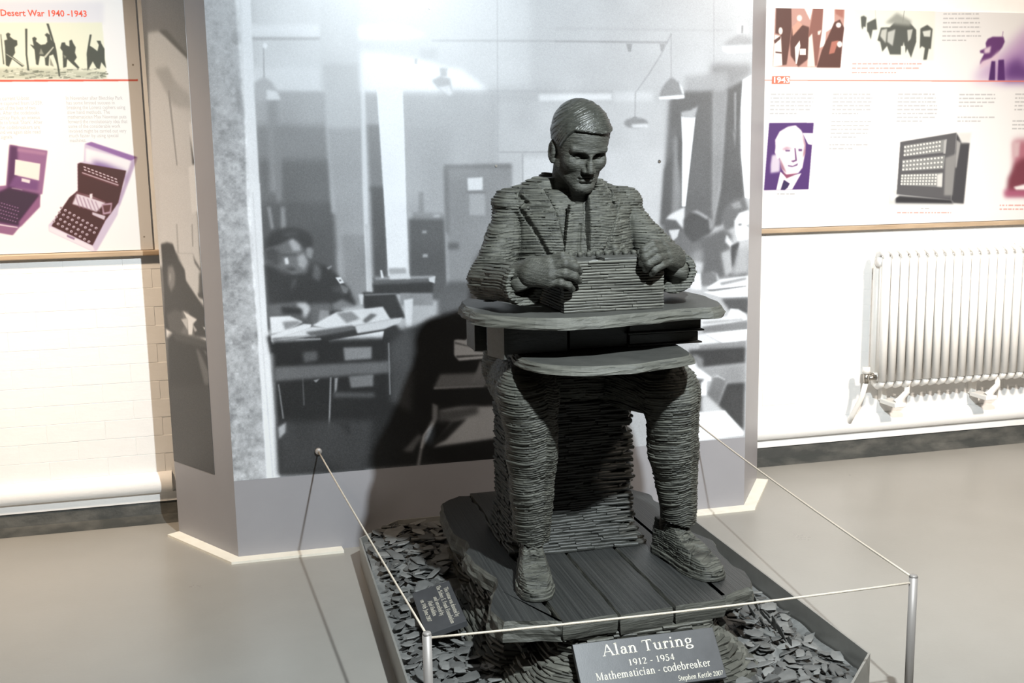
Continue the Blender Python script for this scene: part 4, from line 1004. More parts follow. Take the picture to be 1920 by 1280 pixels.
# ---- printed pictures: tones and outlines in millimetres on each board
MURAL = '''188|6|-17 2020 2100 2110 2157 -240 -147 -23
212|10|173 2028 1158 2070 1148 1382 137 1382
200|12|1158 2070 2100 2110 2118 1382 1148 1382
232|4|145 1600 387 1604 385 1562 143 1560
176|1.5|147 1560 388 1562 388 1552 146 1549
222|4|141 1457 391 1458 387 1378 136 1378
170|3|151 1378 395 1378 393 1260 148 1262
138|5|144 1266 393 1264 425 877 138 886
112|6|152 1146 408 1142 422 820 142 830
150|4|190 1378 226 1378 216 1034 183 1034
140|3|205 1255 231 1254 220 902 202 903
98|5|152 998 407 992 410 529 140 544
150|2|170 983 183 982 190 908 179 903
148|2|217 982 232 981 232 905 214 902
186|2|666 1382 1459 1382 1459 1374 666 1374
182|5|666 1374 1014 1374 1009 1109 657 1115
176|6|662 1251 844 1249 836 942 663 947
198|5|1014 1344 1662 1342 1665 878 1005 898
206|8|1416 1166 1663 1162 1643 879 1458 884
216|3|1103 1139 1218 1137 1217 1040 1101 1043
180|1|1019 1883 1006 1132 1009 1132 1022 1884
176|1|1010 1163 1206 1161 1206 1155 1010 1158
176|1|1099 1156 1105 1156 1104 1053 1098 1053
232|2.5|1168 1368 1450 1370 1452 1348 1168 1343
214|4|1459 1378 1619 1378 1619 1342 1459 1339
176|1.5|775 1558 1242 1561 1242 1556 775 1552
168|1.2|1232 1561 1676 1562 1676 1554 1231 1554
186|2|1232 1606 1944 1608 1944 1603 1232 1601
160|1|1509 1552 1533 1552 1528 1523 1517 1523
160|1|1642 1553 1666 1553 1658 1526 1648 1526
172|1|1688 1591 1643 1510 1600 1446 1547 1378 1551 1376 1604 1444 1647 1508 1692 1589
170|1|1687 1593 1688 1429 1692 1429 1690 1593
165|1|1544 1378 1542 1279 1546 1279 1548 1378
175|1|1857 1910 1865 1322 1868 1322 1860 1910
176|4|-49 2052 122 2060 80 -44 -36 -33
226|2|100 1855 135 1856 130 1399 128 961 120 962 106 1399
238|1.2|128 1856 156 1856 148 1255 150 961 148 582 165 -8 116 -3 112 584 102 999 116 1399
214|1|123 1036 127 506 137 -5 141 -5 130 506 126 1036
205|3|403 2038 534 2043 514 1382 373 1382
192|3|388 1472 518 1473 508 951 394 954
168|4|389 1253 516 1252 515 641 415 646
150|4|425 877 520 874 518 622 430 626
226|1.5|515 1391 530 1391 527 1083 516 671 508 665 507 1027
205|1|510 913 526 912 528 664 512 665
176|2|533 1378 574 1378 577 1252 535 1252
132|3|532 1263 580 1263 584 1025 534 1026
96|3|535 1045 587 1044 588 716 534 719
250|1|571 1385 664 1385 665 1232 663 947 667 717 588 716 583 987 576 1233
255|4|516 1602 660 1604 760 1574 680 1560 514 1558
255|5|520 1515 606 1508 767 1480 811 1464 881 1455 975 1385 514 1380
255|8|544 1473 753 1456 809 1385 541 1385
178|2|588 750 654 748 656 726 592 726
150|3|683 951 801 943 806 918 682 922
100|3|670 927 803 923 807 622 665 629
165|1.5|718 882 735 882 735 872 718 872
176|1.5|718 797 736 796 736 784 717 784
152|2|709 1022 727 1022 727 945 707 945
190|2|762 939 786 938 786 929 761 929
150|3|806 1116 1062 1117 1052 606 812 617
128|3|807 1116 1057 1115 1056 1102 810 1104
128|3|806 1107 821 1106 819 864 805 865
232|1.5|892 1068 949 1070 948 1024 893 1023
176|2|898 1011 956 1012 956 931 896 933
136|1.5|886 1021 961 1019 961 1012 886 1014
110|3|813 835 853 834 853 809 813 810
160|1|805 874 809 874 808 638 803 638
104|4|809 692 900 688 897 563 766 570 768 644
108|2|531 721 762 716 759 687 530 690
160|1.5|539 719 760 716 762 706 541 709
225|1.5|592 724 666 725 670 708 592 709
235|1|559 744 566 744 572 715 562 715
62|2|530 694 754 692 750 650 531 658
215|1|737 708 762 714 759 687 739 695
150|2|629 656 750 652 752 605 628 611
64|2|493 666 610 660 628 612 646 564 508 563 495 613
120|1|500 660 614 658 615 652 500 652
220|1.5|477 659 496 658 491 619 483 623
228|1.5|642 631 676 634 668 531 648 524
66|3|152 781 225 744 294 741 318 783 364 769 408 728 445 679 470 619 381 629 159 638
66|3.5|156 831 160 865 176 888 203 902 241 909 279 904 312 885 324 860 319 833 298 828 285 842 269 862 250 868 231 858 212 848 200 845
84|3|214 890 248 897 278 888 262 877 232 874
118|2.5|158 835 200 845 250 868 276 846 290 815 303 783 294 749 248 741 226 759 196 768 160 796
176|2.5|239 859 254 868 276 846 280 825 252 824
170|2.5|266 804 290 815 301 783 287 757 268 773
226|1.5|220 800 232 803 236 780 223 777
150|2|298 832 313 837 324 825 315 794 298 803
92|2|210 817 263 813 262 806 212 808
84|2|223 767 253 766 260 754 233 755
150|1.5|187 811 198 812 200 795 192 791
70|2|162 827 185 834 199 814 164 800
84|4|157 837 196 834 211 806 196 768 160 796
112|3|322 782 344 766 347 739 338 712 316 728
150|1|367 761 383 768 387 764 373 753
90|3|243 720 263 734 253 696 237 681
88|3|379 686 411 697 441 680 432 656 390 674
238|1|397 724 416 725 428 704 412 700
120|0.8|409 716 417 716 418 710 410 709
130|1.5|411 701 442 684 437 664 421 669
110|3|161 634 258 644 288 636 307 615 278 575 237 593 159 597
205|3|254 637 288 638 305 615 282 581 264 617
64|3|200 628 272 617 275 597 203 601
112|3|307 631 373 631 372 560 306 552
150|2|337 610 370 604 368 564 327 563
70|2|372 604 418 602 425 569 372 562
136|3|381 627 416 645 462 619 388 607
60|3|144 524 596 558 639 506 572 440 155 461
236|1.5|159 593 229 593 274 569 211 537 161 532
150|2|201 573 255 574 270 566 211 541
232|1.2|159 526 277 561 304 558 299 544 194 515 160 507
230|1.5|394 598 471 604 564 610 591 561 498 549 425 543 362 537 306 554
150|2|394 596 451 598 479 570 430 555
120|2|489 564 519 587 543 581 498 549
222|1.2|158 509 306 549 362 542 450 552 469 546 352 522 162 499
110|2|281 531 449 547 468 531 304 510
216|1.5|459 546 576 560 636 566 625 547 565 526 467 516
240|1.2|360 495 428 504 565 520 554 466 369 472
170|1|369 482 555 476 554 466 369 472
224|1.2|162 504 256 509 335 506 337 498 256 496 164 493
150|1.5|163 516 318 519 318 514 162 509
46|4|162 506 584 495 664 525 796 578 1031 566 1020 -15 728 -5 160 9
84|6|581 475 640 526 674 524 658 202 578 259
112|3|164 411 581 407 582 362 412 361 164 358
140|2|414 467 518 464 516 419 417 418
128|2|429 359 520 361 518 316 435 315
92|3|371 304 522 291 521 273 370 284
100|3|268 459 320 460 321 426 271 419
150|1|361 359 351 225 336 83 342 82 357 224 367 359
130|1|174 347 184 217 190 218 179 347
140|1|578 475 576 279 581 279 583 475
110|1|262 366 261 262 265 262 265 366
160|1.5|378 356 390 357 384 313 375 298
150|1|301 353 325 357 310 343
72|6|170 209 513 188 476 -9 164 9
170|2|166 187 196 204 192 167 168 143
60|3|381 193 424 189 427 138 418 139
226|1.5|826 471 839 473 869 469 890 485 903 477 901 425 944 419 939 393 842 391 824 415
150|1|826 466 899 441 899 437 828 456
120|1|832 412 942 409 942 404 832 402
140|3|769 345 1027 338 1026 284 742 292
170|1.5|745 298 937 291 937 285 742 289
150|2|924 389 939 362 922 317 891 304
205|3|760 205 837 214 1024 206 1022 83 733 66 810 160
110|4|760 205 909 214 914 183 815 159 754 164
60|3|810 160 867 166 782 89 730 67 710 66
150|2|736 237 758 225 754 174 694 60 676 -22 666 -21 691 107 734 176
120|3|618 61 681 123 696 112 654 53
205|1.5|736 162 699 118 686 66 692 65 704 115 741 158
150|6|1849 1481 2022 1482 2020 1440 1986 1421 1924 1381 1851 1381
170|5|1747 1434 1922 1454 1924 1383 1748 1382
112|4|1684 1351 1750 1380 1866 1381 1871 862 1648 869 1668 1107
104|3|1918 1386 1987 1421 1984 1317 1978 1255 1984 1150 2004 973 1900 861 1871 862 1898 1007
150|3|1864 1378 1924 1384 1919 1327 1907 1103 1895 1007 1878 916 1868 921
160|1.5|1867 1336 1874 1332 1873 1320 1868 1327
146|4|1704 1201 1718 1220 1736 1092 1736 946 1695 877
96|3|1718 1238 1736 1191 1736 1011 1719 1125
104|3|1663 1084 1699 1154 1690 892 1651 874
252|1|1732 1285 1791 1283 1786 1238 1773 1124 1753 943 1738 943 1738 1182
182|2|1732 1302 1769 1308 1801 1323 1797 1308 1787 1278 1732 1282
152|1.5|1951 1374 1960 1374 1962 1217 1954 1236
145|2|1947 1236 1961 1217 1959 1160
252|1|1986 1421 2021 1440 2029 966 2004 970 1984 1140 1980 1317
150|2|1691 1432 1668 1411 1651 1388 1640 1354 1745 1354 1740 1381 1722 1411
252|1.2|1640 1358 1743 1366 1746 1354 1717 1350 1641 1349
236|1.5|1723 1411 1735 1397 1744 1369 1738 1365 1727 1392
146|2|1598 1261 1593 1252 1579 1246 1559 1242 1537 1242 1517 1246 1504 1253 1499 1262 1504 1270 1517 1277 1537 1281 1559 1281 1579 1277 1593 1270
226|2|1529 1256 1595 1259 1598 1245 1535 1244
150|1|1554 1279 1553 1277 1550 1274 1546 1273 1541 1274 1537 1275 1534 1277 1533 1279 1534 1282 1537 1284 1541 1285 1546 1285 1550 1284 1553 1282
236|1.5|1898 1548 2023 1557 2024 1528 1924 1521 1899 1530
170|3|1898 1548 1923 1571 1967 1592 2023 1579 2024 1552
238|1.5|1963 1628 2000 1633 2007 1599 1961 1595
150|1|1976 1626 1986 1626 1985 1596 1976 1596
178|2.5|150 1407 184 1428 210 1410 238 1351 151 1346
226|2|191 1385 226 1378 236 1351 189 1351
160|1|186 1525 182 1425 186 1425 189 1525
250|1.5|200 1532 199 1528 197 1525 194 1523 191 1523 188 1525 186 1528 186 1532 187 1536 189 1539 192 1540 195 1540 198 1539 200 1536
180|2|769 1416 801 1433 837 1424 843 1382 835 1362 790 1391
232|2|790 1393 836 1400 845 1372 833 1362
190|1.5|799 1461 828 1461 826 1431 803 1428
190|1|711 1493 720 1493 719 1473 709 1473
196|4|726 1525 794 1530 793 1493 735 1493
120|3|1648 865 1742 873 1850 815 1874 775 1821 688 1791 678 1743 736
224|2|1688 913 1750 942 1748 873 1742 856 1712 891 1671 897
104|3|1653 890 1712 888 1742 854 1701 820 1671 854
210|1.5|1683 853 1730 856 1720 825 1701 812
92|3|1745 890 1783 927 1843 906 1876 864 1856 831 1784 800 1748 840
190|2.5|1774 922 1801 926 1849 900 1846 890 1801 916
150|2|1849 898 1876 886 1873 853 1855 848
110|4|1814 816 1916 852 1952 828 1947 761 2021 759 2023 657 1900 659 1889 634 1822 638 1827 732
150|5|1779 756 1826 777 1827 732 1815 682 1785 689
200|3|1791 728 1830 721 1822 680 1785 684
118|3|1903 891 1920 934 1956 966 2004 971 2021 921 1982 894 1958 856 1922 840
150|2|1944 945 1980 960 1993 932 1957 928
242|2|1961 881 1981 911 2022 921 2025 809 1977 802 1966 839
110|2|1976 869 1994 871 1991 861 1977 862
130|2|2007 863 2024 865 2024 854
176|3|1905 757 1947 772 1961 682 1925 661
218|2|1928 829 1959 789 1953 772 1922 801
84|2|1947 784 1983 799 1978 749 1955 694
172|4|1978 771 2024 781 2026 674 1955 666
215|2|1864 686 1891 674 1900 651 1888 646
130|3|1821 682 1888 685 1892 634 1822 629
232|2|1744 635 1773 679 1818 682 1825 615 1792 616
238|1.5|1843 620 1900 651 2026 662 2027 606 1883 606
150|2|1901 640 2017 657 2017 646 1907 628
140|1|1846 614 2017 623 2018 619 1865 605
240|1.2|1828 606 2027 603 2028 576 1920 578
96|3|1908 576 2028 576 2029 508 1952 518
228|1.5|1935 504 1949 534 1985 529 2016 510 2024 485 1935 473 1824 467 1824 498
170|2|1829 486 2006 491 2006 484 1834 478
138|2|1830 467 2024 481 2025 446 1830 443
252|1|1842 438 2025 446 2020 401 1919 396
230|1.5|1805 435 1842 438 1908 398 1818 394
150|2|1818 394 2020 400 2018 376 1818 374
78|3|1770 377 2018 376 2017 308 1836 302 1776 353
160|4|1822 298 2017 307 2016 230 1942 232 1929 248 1893 267 1867 257
84|3|1939 230 2017 230 2016 29 1900 140
132|3|1878 258 1908 266 1939 246 1901 139 1851 186
190|1.5|1878 261 1898 269 1934 248 1929 243 1903 258
246|1.5|1716 329 1801 332 1819 298 1870 261 1870 245 1852 246 1851 186 1803 187 1797 271 1756 283
140|2|1756 290 1786 291 1788 257 1764 259
120|2|1802 261 1842 254 1827 240 1823 203 1802 204
140|3|1778 353 1806 356 1836 335 1832 302 1811 303 1796 337
110|3|1800 185 1836 182 1831 154 1836 122 1803 120
214|4|1833 178 1851 186 1901 139 1941 102 1834 120
246|1.5|1793 121 1931 120 1962 86 2018 24 2018 8 1794 0
30|0.6|1650 1116 1649 1114 1647 1112 1645 1111 1642 1111 1640 1112 1639 1114 1638 1117 1639 1119 1640 1121 1642 1122 1645 1122 1647 1120 1649 1119'''
WING = '''112|6|3 2006 577 1912 354 -51 -337 -190
122|4|50 1861 349 1820 326 1647 303 1498 165 1601 32 1613
196|3|32 1611 110 1610 163 1587 298 1498 305 1443 307 1288 305 1131 98 762 -44 755
96|2|110 1613 166 1607 308 1506 307 1493
165|4|62 1479 158 1481 269 1345 177 1345
168|5|180 1434 292 1380 303 1325 204 1339
150|1|146 1398 161 1398 181 1133 172 1133
200|3|42 1104 278 1102 298 925 300 836 294 755 266 671 319 648 316 627 247 656 184 714 176 753 127 824 15 820
214|1.5|279 1280 311 1279 309 1127 281 1150
90|2|279 1243 295 1160 314 1131 283 1132
214|2|255 1127 310 1136 313 972 257 962
170|1|140 921 151 922 148 814 136 813
160|1|250 924 259 924 253 843 244 843
176|1|135 816 246 819 245 816 134 813
84|3|299 934 354 935 333 658 329 341 294 337 317 629 276 681 280 745 301 755 295 836
96|2|246 818 260 794 303 757 286 758 254 784
64|2|19 844 66 852 107 848 140 788 180 755 182 716 256 657 314 609 329 519 220 515 208 561 187 601 142 602 84 512 2 523 18 673
70|2|258 671 325 693 316 657 273 658
122|3|58 761 96 767 110 735 100 693 69 667 50 699
150|2|64 733 80 736 76 710 63 707
88|3|24 578 88 602 137 597 156 551 112 507 39 517
226|1.5|149 600 246 577 217 559 203 516 176 513 176 570
190|1.5|129 568 180 577 173 530
222|1.5|13 520 61 509 30 485 11 490
214|1.5|255 510 322 514 318 501
180|1.5|208 561 241 536 222 528
200|1|282 553 299 553 293 541
56|4|21 491 61 510 279 498 338 485 332 291 292 -48 -49 -116
74|3|56 507 236 503 330 492 328 475 81 483
100|3|223 464 241 466 331 356 329 341 268 334
112|2|275 465 297 463 319 433
64|5|9 300 329 341 318 -43 -19 -110'''
LEFT = '''236,236,244|3|320 3676 4564 3758 4540 3445 287 3382
240,242,222|1|289 3397 4519 3461 4526 2632 199 2598
196,200,182|3|961 2810 3194 2778 3573 2780 4010 2759 4497 2726 4518 2634 939 2602
150,154,140|0.5|3372 2698 3422 2699 3421 2688 3371 2688
225,228,212|0.5|3877 2691 3970 2702 3968 2681 3876 2680
150,154,140|0.5|3361 2631 3419 2632 3418 2621 3360 2621
150,154,140|0.5|3969 2759 4041 2764 4039 2749 3968 2749
150,154,140|0.5|3045 2662 3080 2683 3077 2652 3044 2652
150,154,140|0.5|4172 2659 4214 2649 4214 2649 4171 2649
225,228,212|0.5|4322 2676 4415 2666 4415 2666 4321 2666
225,228,212|0.5|3867 2637 3901 2656 3898 2627 3866 2627
225,228,212|0.5|3228 2746 3321 2734 3321 2736 3227 2736
150,154,140|0.5|4289 2720 4377 2727 4376 2710 4288 2710
150,154,140|0.5|3884 2694 3974 2675 3974 2684 3883 2684
150,154,140|0.5|3071 2736 3139 2751 3137 2726 3070 2726
150,154,140|0.5|4291 2638 4386 2657 4384 2628 4290 2628
225,228,212|0.5|3988 2687 4087 2697 4086 2677 3987 2677
120,126,112|0.5|3114 2651 3211 2659 3209 2641 3113 2641
225,228,212|0.5|3118 2645 3140 2633 3140 2635 3117 2635
120,126,112|0.5|4320 2776 4391 2782 4390 2766 4319 2766
225,228,212|0.5|3886 2699 3979 2699 3978 2689 3885 2689
150,154,140|0.5|4507 2738 4535 2736 4534 2727 4506 2727
225,228,212|0.5|4424 2638 4471 2654 4469 2628 4423 2627
120,126,112|0.5|3083 2649 3127 2631 3128 2639 3082 2639
150,154,140|0.5|3578 2711 3639 2695 3639 2701 3578 2701
150,154,140|0.5|4032 2766 4130 2778 4129 2756 4031 2756
225,228,212|0.5|3955 2674 4048 2653 4049 2664 3954 2664
225,228,212|0.5|3789 2699 3810 2677 3811 2689 3788 2689
120,126,112|0.5|3487 2723 3556 2744 3553 2713 3486 2713
225,228,212|0.5|3948 2712 4022 2707 4022 2702 3947 2702
150,154,140|0.5|3433 2706 3501 2728 3499 2696 3432 2696
150,154,140|0.5|3564 2686 3609 2695 3608 2676 3563 2676
150,154,140|0.5|3560 2733 3611 2744 3609 2723 3559 2723
150,154,140|0.5|4191 2767 4276 2759 4276 2757 4190 2756
225,228,212|0.5|3217 2704 3289 2716 3288 2694 3216 2694
120,126,112|0.5|3300 2714 3374 2710 3373 2704 3299 2704
120,126,112|0.5|4428 2682 4469 2702 4467 2672 4427 2672
225,228,212|0.5|4122 2750 4189 2762 4188 2740 4121 2739
150,154,140|0.5|3202 2700 3239 2714 3237 2689 3201 2689
150,154,140|0.5|3428 2659 3500 2666 3498 2649 3428 2649
225,228,212|0.5|3218 2734 3299 2736 3298 2725 3216 2724
120,126,112|0.5|3960 2738 4024 2719 4025 2728 3959 2728
150,154,140|0.5|3259 2777 3350 2756 3352 2768 3258 2767
120,126,112|0.5|3656 2639 3751 2660 3748 2629 3655 2628
225,228,212|0.5|3691 2668 3770 2666 3770 2658 3690 2658
225,228,212|0.5|4336 2654 4427 2672 4425 2644 4335 2644
150,154,140|0.5|3388 2773 3469 2754 3470 2764 3387 2763
120,126,112|0.5|4346 2648 4414 2649 4413 2638 4345 2638
120,126,112|0.5|3202 2703 3241 2702 3240 2693 3201 2693
225,228,212|0.5|3626 2640 3696 2658 3694 2630 3625 2630
120,126,112|0.5|4464 2703 4551 2710 4549 2692 4463 2692
120,126,112|0.5|3313 2699 3398 2711 3396 2689 3312 2689
120,126,112|0.5|3420 2647 3452 2648 3451 2637 3420 2637
120,126,112|0.5|3865 2721 3946 2732 3944 2711 3864 2711
120,126,112|0.5|3800 2718 3857 2702 3857 2708 3799 2707
225,228,212|0.5|4174 2776 4198 2754 4199 2765 4173 2765
225,228,212|0.5|4292 2770 4355 2786 4353 2760 4291 2760
225,228,212|0.5|3132 2720 3184 2727 3182 2710 3131 2710
150,154,140|0.5|3306 2730 3339 2752 3336 2720 3306 2719
120,126,112|0.5|4087 2663 4153 2669 4152 2653 4086 2653
120,126,112|0.5|3910 2664 3961 2659 3960 2654 3909 2654
150,154,140|0.5|3659 2724 3720 2733 3718 2714 3658 2714
120,126,112|0.5|4432 2721 4456 2719 4456 2711 4432 2710
225,228,212|0.5|4054 2771 4110 2788 4108 2761 4053 2761
150,154,140|0.5|3069 2729 3163 2716 3163 2719 3068 2719
150,154,140|0.5|3409 2710 3439 2703 3439 2700 3408 2700
150,154,140|0.5|4333 2664 4408 2673 4407 2654 4332 2654
225,228,212|0.5|3802 2660 3880 2676 3878 2650 3801 2650
120,126,112|0.5|4172 2776 4201 2769 4201 2766 4172 2766
120,126,112|0.5|3571 2658 3621 2680 3618 2648 3570 2648
225,228,212|0.5|3194 2706 3268 2703 3267 2696 3193 2696
150,154,140|0.5|4209 2777 4291 2776 4290 2767 4208 2767
150,154,140|0.5|3373 2696 3404 2716 3401 2686 3372 2686
120,126,112|0.5|3498 2696 3582 2673 3582 2686 3498 2685
225,228,212|0.5|3976 2714 4053 2725 4051 2704 3975 2703
120,126,112|0.5|3901 2641 3966 2647 3965 2631 3900 2631
120,126,112|0.5|3364 2641 3450 2645 3448 2631 3362 2631
150,154,140|0.5|3859 2694 3952 2696 3951 2684 3858 2684
120,126,112|0.5|3966 2648 4000 2648 3999 2637 3965 2637
150,154,140|0.5|3732 2676 3826 2667 3826 2666 3731 2666
150,154,140|0.5|3300 2738 3337 2738 3336 2728 3299 2728
225,228,212|0.5|4404 2656 4468 2648 4468 2646 4404 2645
225,228,212|0.5|4288 2694 4354 2676 4354 2684 4287 2684
120,126,112|0.5|3477 2739 3562 2754 3559 2729 3476 2729
120,126,112|0.5|3555 2732 3636 2736 3635 2722 3554 2721
150,154,140|0.5|4050 2677 4087 2662 4087 2667 4049 2667
150,154,140|0.5|4237 2699 4298 2719 4296 2689 4236 2689
120,126,112|0.5|4424 2666 4516 2668 4515 2656 4424 2656
150,154,140|0.5|3364 2744 3442 2764 3439 2734 3363 2734
225,228,212|0.5|3346 2741 3436 2758 3434 2731 3345 2730
225,228,212|0.5|3937 2680 3963 2696 3961 2670 3936 2670
120,126,112|0.5|3096 2750 3126 2768 3123 2740 3095 2740
225,228,212|0.5|3406 2643 3430 2640 3430 2633 3405 2633
225,228,212|0.5|4025 2781 4074 2786 4072 2770 4024 2770
225,228,212|0.5|3138 2682 3216 2688 3214 2672 3137 2672
150,154,140|0.5|3829 2763 3872 2766 3871 2753 3828 2753
150,154,140|0.5|3667 2702 3706 2682 3707 2692 3666 2691
225,228,212|0.5|3569 2665 3648 2658 3648 2655 3568 2654
120,126,112|0.5|4006 2640 4090 2629 4090 2630 4005 2630
120,126,112|0.5|4446 2683 4510 2675 4510 2672 4446 2672
150,154,140|0.5|3777 2772 3821 2769 3820 2762 3776 2761
120,126,112|0.5|3289 2683 3359 2689 3358 2673 3288 2672
150,154,140|0.5|4386 2715 4418 2732 4416 2705 4386 2705
150,154,140|0.5|3507 2672 3575 2682 3574 2662 3506 2662
150,154,140|0.5|3298 2707 3381 2727 3378 2697 3298 2696
150,154,140|0.5|4076 2669 4141 2674 4140 2659 4076 2659
120,126,112|0.5|3174 2738 3202 2758 3199 2728 3173 2727
225,228,212|0.5|3768 2744 3848 2727 3849 2734 3768 2733
120,126,112|0.5|4424 2716 4511 2724 4509 2706 4424 2706
120,126,112|0.5|4280 2766 4323 2758 4323 2756 4280 2756
150,154,140|0.5|3849 2645 3881 2660 3879 2635 3848 2635
150,154,140|0.5|3632 2669 3718 2687 3716 2659 3632 2659
150,154,140|0.5|3914 2653 3998 2652 3997 2643 3913 2643
225,228,212|0.5|3863 2751 3906 2772 3904 2741 3862 2740
225,228,212|0.5|4206 2649 4302 2658 4301 2639 4205 2639
150,154,140|0.5|4367 2737 4428 2729 4428 2727 4366 2727
150,154,140|0.5|3458 2652 3518 2666 3516 2641 3458 2641
120,126,112|0.5|3962 2765 4043 2766 4042 2756 3961 2755
150,154,140|0.5|3794 2712 3832 2725 3830 2702 3793 2702
120,126,112|0.5|4220 2644 4316 2641 4315 2634 4219 2634
120,126,112|0.5|4440 2650 4473 2644 4473 2639 4440 2639
120,126,112|0.5|3102 2724 3141 2724 3140 2714 3101 2714
225,228,212|0.5|3056 2727 3101 2718 3101 2717 3055 2717
74,80,72|0.7|3152 3273 3186 3296 3216 3274 3202 3240 3252 3196 3299 3185 3299 3118 3255 3083 3257 3004 3220 2948 3370 2818 3336 2799 3206 2914 3153 2800 3112 2822 3123 3071 3122 3183 3166 3195
74,80,72|0.7|3513 3221 3546 3239 3577 3216 3558 3177 3624 3121 3690 3133 3720 3167 3720 3235 3690 3269 3725 3297 3766 3270 3772 3202 3822 3146 3830 2986 3860 2678 3838 2804 3787 2986 3730 2963 3707 2814 3664 2826 3664 2951 3599 2962 3566 2825 3534 2836 3531 3052 3472 3130 3525 3108
74,80,72|0.7|3728 3433 3760 3433 3798 3259 3836 3055 3861 2660 3839 2660 3814 3054
74,80,72|0.7|3425 3355 3456 3356 3424 2983 3431 2744 3407 2744 3400 2983
74,80,72|0.7|3077 3272 3087 3272 3092 2834 3076 2834
74,80,72|0.7|3921 3158 3966 3164 3976 3124 4026 3102 4031 3188 4066 3205 4085 3148 4114 3092 4096 3011 4118 2943 4075 2885 4144 2794 4122 2773 4040 2851 3979 2919 3959 2804 3913 2787 3922 3033 3893 3078
74,80,72|0.7|4328 3282 4356 3282 4317 3116 4368 3082 4420 3037 4447 3129 4420 3192 4476 3192 4484 3152 4523 3072 4514 2923 4526 2784 4464 2876 4431 2772 4390 2784 4342 2887 4255 2742 4262 3001
150,152,138|0.8|3620 3075 3656 2985 3590 2984
150,152,138|0.8|3739 2940 3783 2803 3730 2826
150,152,138|0.8|3929 2987 3970 2953 3946 2919
205,206,190|0.6|3116 2992 3147 2981 3371 2824 3348 2817
205,206,190|0.6|3653 2951 3796 3100 3806 3088 3673 2928
224,86,66|0.6|197 2587 4974 2621 4972 2595 194 2562
150,104,146|1|3064 1652 3591 1556 3461 903 3428 894 3407 712 3066 376 2987 292 2707 356 2767 1029 2964 1045
88,52,92|2|3067 1642 3173 1621 3125 1062 2985 964 2974 1045
172,126,160|1.5|3172 1601 3570 1536 3557 1486 3167 1551
236,232,226|0.8|3123 1432 3471 1361 3431 1106 3090 1199
120,78,128|2|3098 1183 3430 1096 3399 955 2990 1024
232,220,224|0.8|3189 1151 3309 1118 3295 1068 3181 1101
210,190,205|0.7|3036 1009 3184 976 3182 960 3034 991
66,40,68|2|2756 909 2990 1014 3418 904 3410 854 3080 426 2720 508
146,96,136|1.5|3422 884 3407 708 3107 411 3091 487
150,104,140|1.5|2717 467 3068 396 2987 292 2707 356
230,215,225|0.7|2718 484 3069 412 3068 396 2717 463
150,120,150|0.6|2780 818 2774 811 2763 809 2755 815 2756 823 2765 828 2776 826
150,120,150|0.6|2816 805 2810 798 2800 796 2791 802 2792 810 2801 815 2812 813
150,120,150|0.6|2852 792 2846 785 2836 784 2828 789 2828 797 2837 802 2848 800
150,120,150|0.6|2888 780 2883 772 2872 770 2864 776 2864 784 2874 789 2884 787
150,120,150|0.6|2924 766 2919 759 2908 758 2900 763 2901 771 2910 776 2920 774
150,120,150|0.6|2961 753 2956 746 2944 744 2936 750 2937 758 2946 763 2957 761
150,120,150|0.6|2997 740 2992 733 2981 731 2973 737 2974 745 2982 750 2993 748
150,120,150|0.6|3034 727 3028 720 3017 718 3009 724 3010 732 3019 737 3030 735
150,120,150|0.6|3070 714 3065 707 3054 705 3046 711 3046 719 3056 724 3066 722
150,120,150|0.6|3107 701 3101 694 3090 692 3082 698 3083 706 3092 711 3103 709
150,120,150|0.6|2782 766 2777 758 2766 757 2758 762 2759 771 2768 776 2778 774
150,120,150|0.6|2818 753 2813 746 2802 744 2794 750 2795 758 2804 763 2814 761
150,120,150|0.6|2855 740 2849 732 2838 731 2830 736 2831 745 2840 750 2851 748
150,120,150|0.6|2891 727 2886 720 2875 718 2866 723 2867 732 2876 737 2887 735
150,120,150|0.6|2928 714 2922 706 2911 705 2903 710 2904 719 2913 724 2923 722
150,120,150|0.6|2964 701 2958 694 2948 692 2939 697 2940 706 2949 711 2960 708
150,120,150|0.6|3000 688 2995 680 2984 679 2976 684 2976 692 2986 698 2996 696
150,120,150|0.6|3037 675 3031 667 3020 666 3012 671 3013 680 3022 684 3032 682
150,120,150|0.6|3073 662 3068 654 3057 652 3049 658 3049 666 3058 671 3069 669
150,120,150|0.6|3110 648 3104 641 3093 639 3085 645 3086 653 3095 658 3106 656
150,120,150|0.6|2756 714 2750 707 2739 705 2731 711 2732 719 2741 724 2751 722
150,120,150|0.6|2792 701 2786 694 2775 692 2767 698 2768 706 2777 711 2788 709
150,120,150|0.6|2828 688 2822 681 2812 679 2803 685 2804 693 2813 698 2824 696
150,120,150|0.6|2864 675 2859 668 2848 666 2840 672 2840 680 2849 685 2860 683
150,120,150|0.6|2900 662 2895 655 2884 653 2876 658 2877 667 2886 672 2896 670
150,120,150|0.6|2937 649 2931 642 2920 640 2912 646 2913 654 2922 659 2933 657
150,120,150|0.6|2973 636 2968 628 2957 627 2949 632 2949 641 2958 646 2969 644
150,120,150|0.6|3010 623 3004 615 2993 614 2985 619 2986 628 2995 633 3006 630
150,120,150|0.6|3046 610 3041 602 3030 600 3022 606 3022 614 3031 620 3042 617
150,120,150|0.6|3083 596 3077 589 3066 588 3058 593 3059 601 3068 606 3078 604
150,120,150|0.6|2758 662 2753 654 2742 653 2734 658 2734 667 2744 672 2754 670
150,120,150|0.6|2794 649 2789 642 2778 640 2770 645 2771 654 2780 659 2790 656
150,120,150|0.6|2831 636 2825 628 2814 627 2806 632 2807 641 2816 646 2826 644
150,120,150|0.6|2867 623 2862 615 2850 614 2842 619 2843 628 2852 632 2863 630
150,120,150|0.6|2903 610 2898 602 2887 600 2879 606 2880 614 2888 619 2899 617
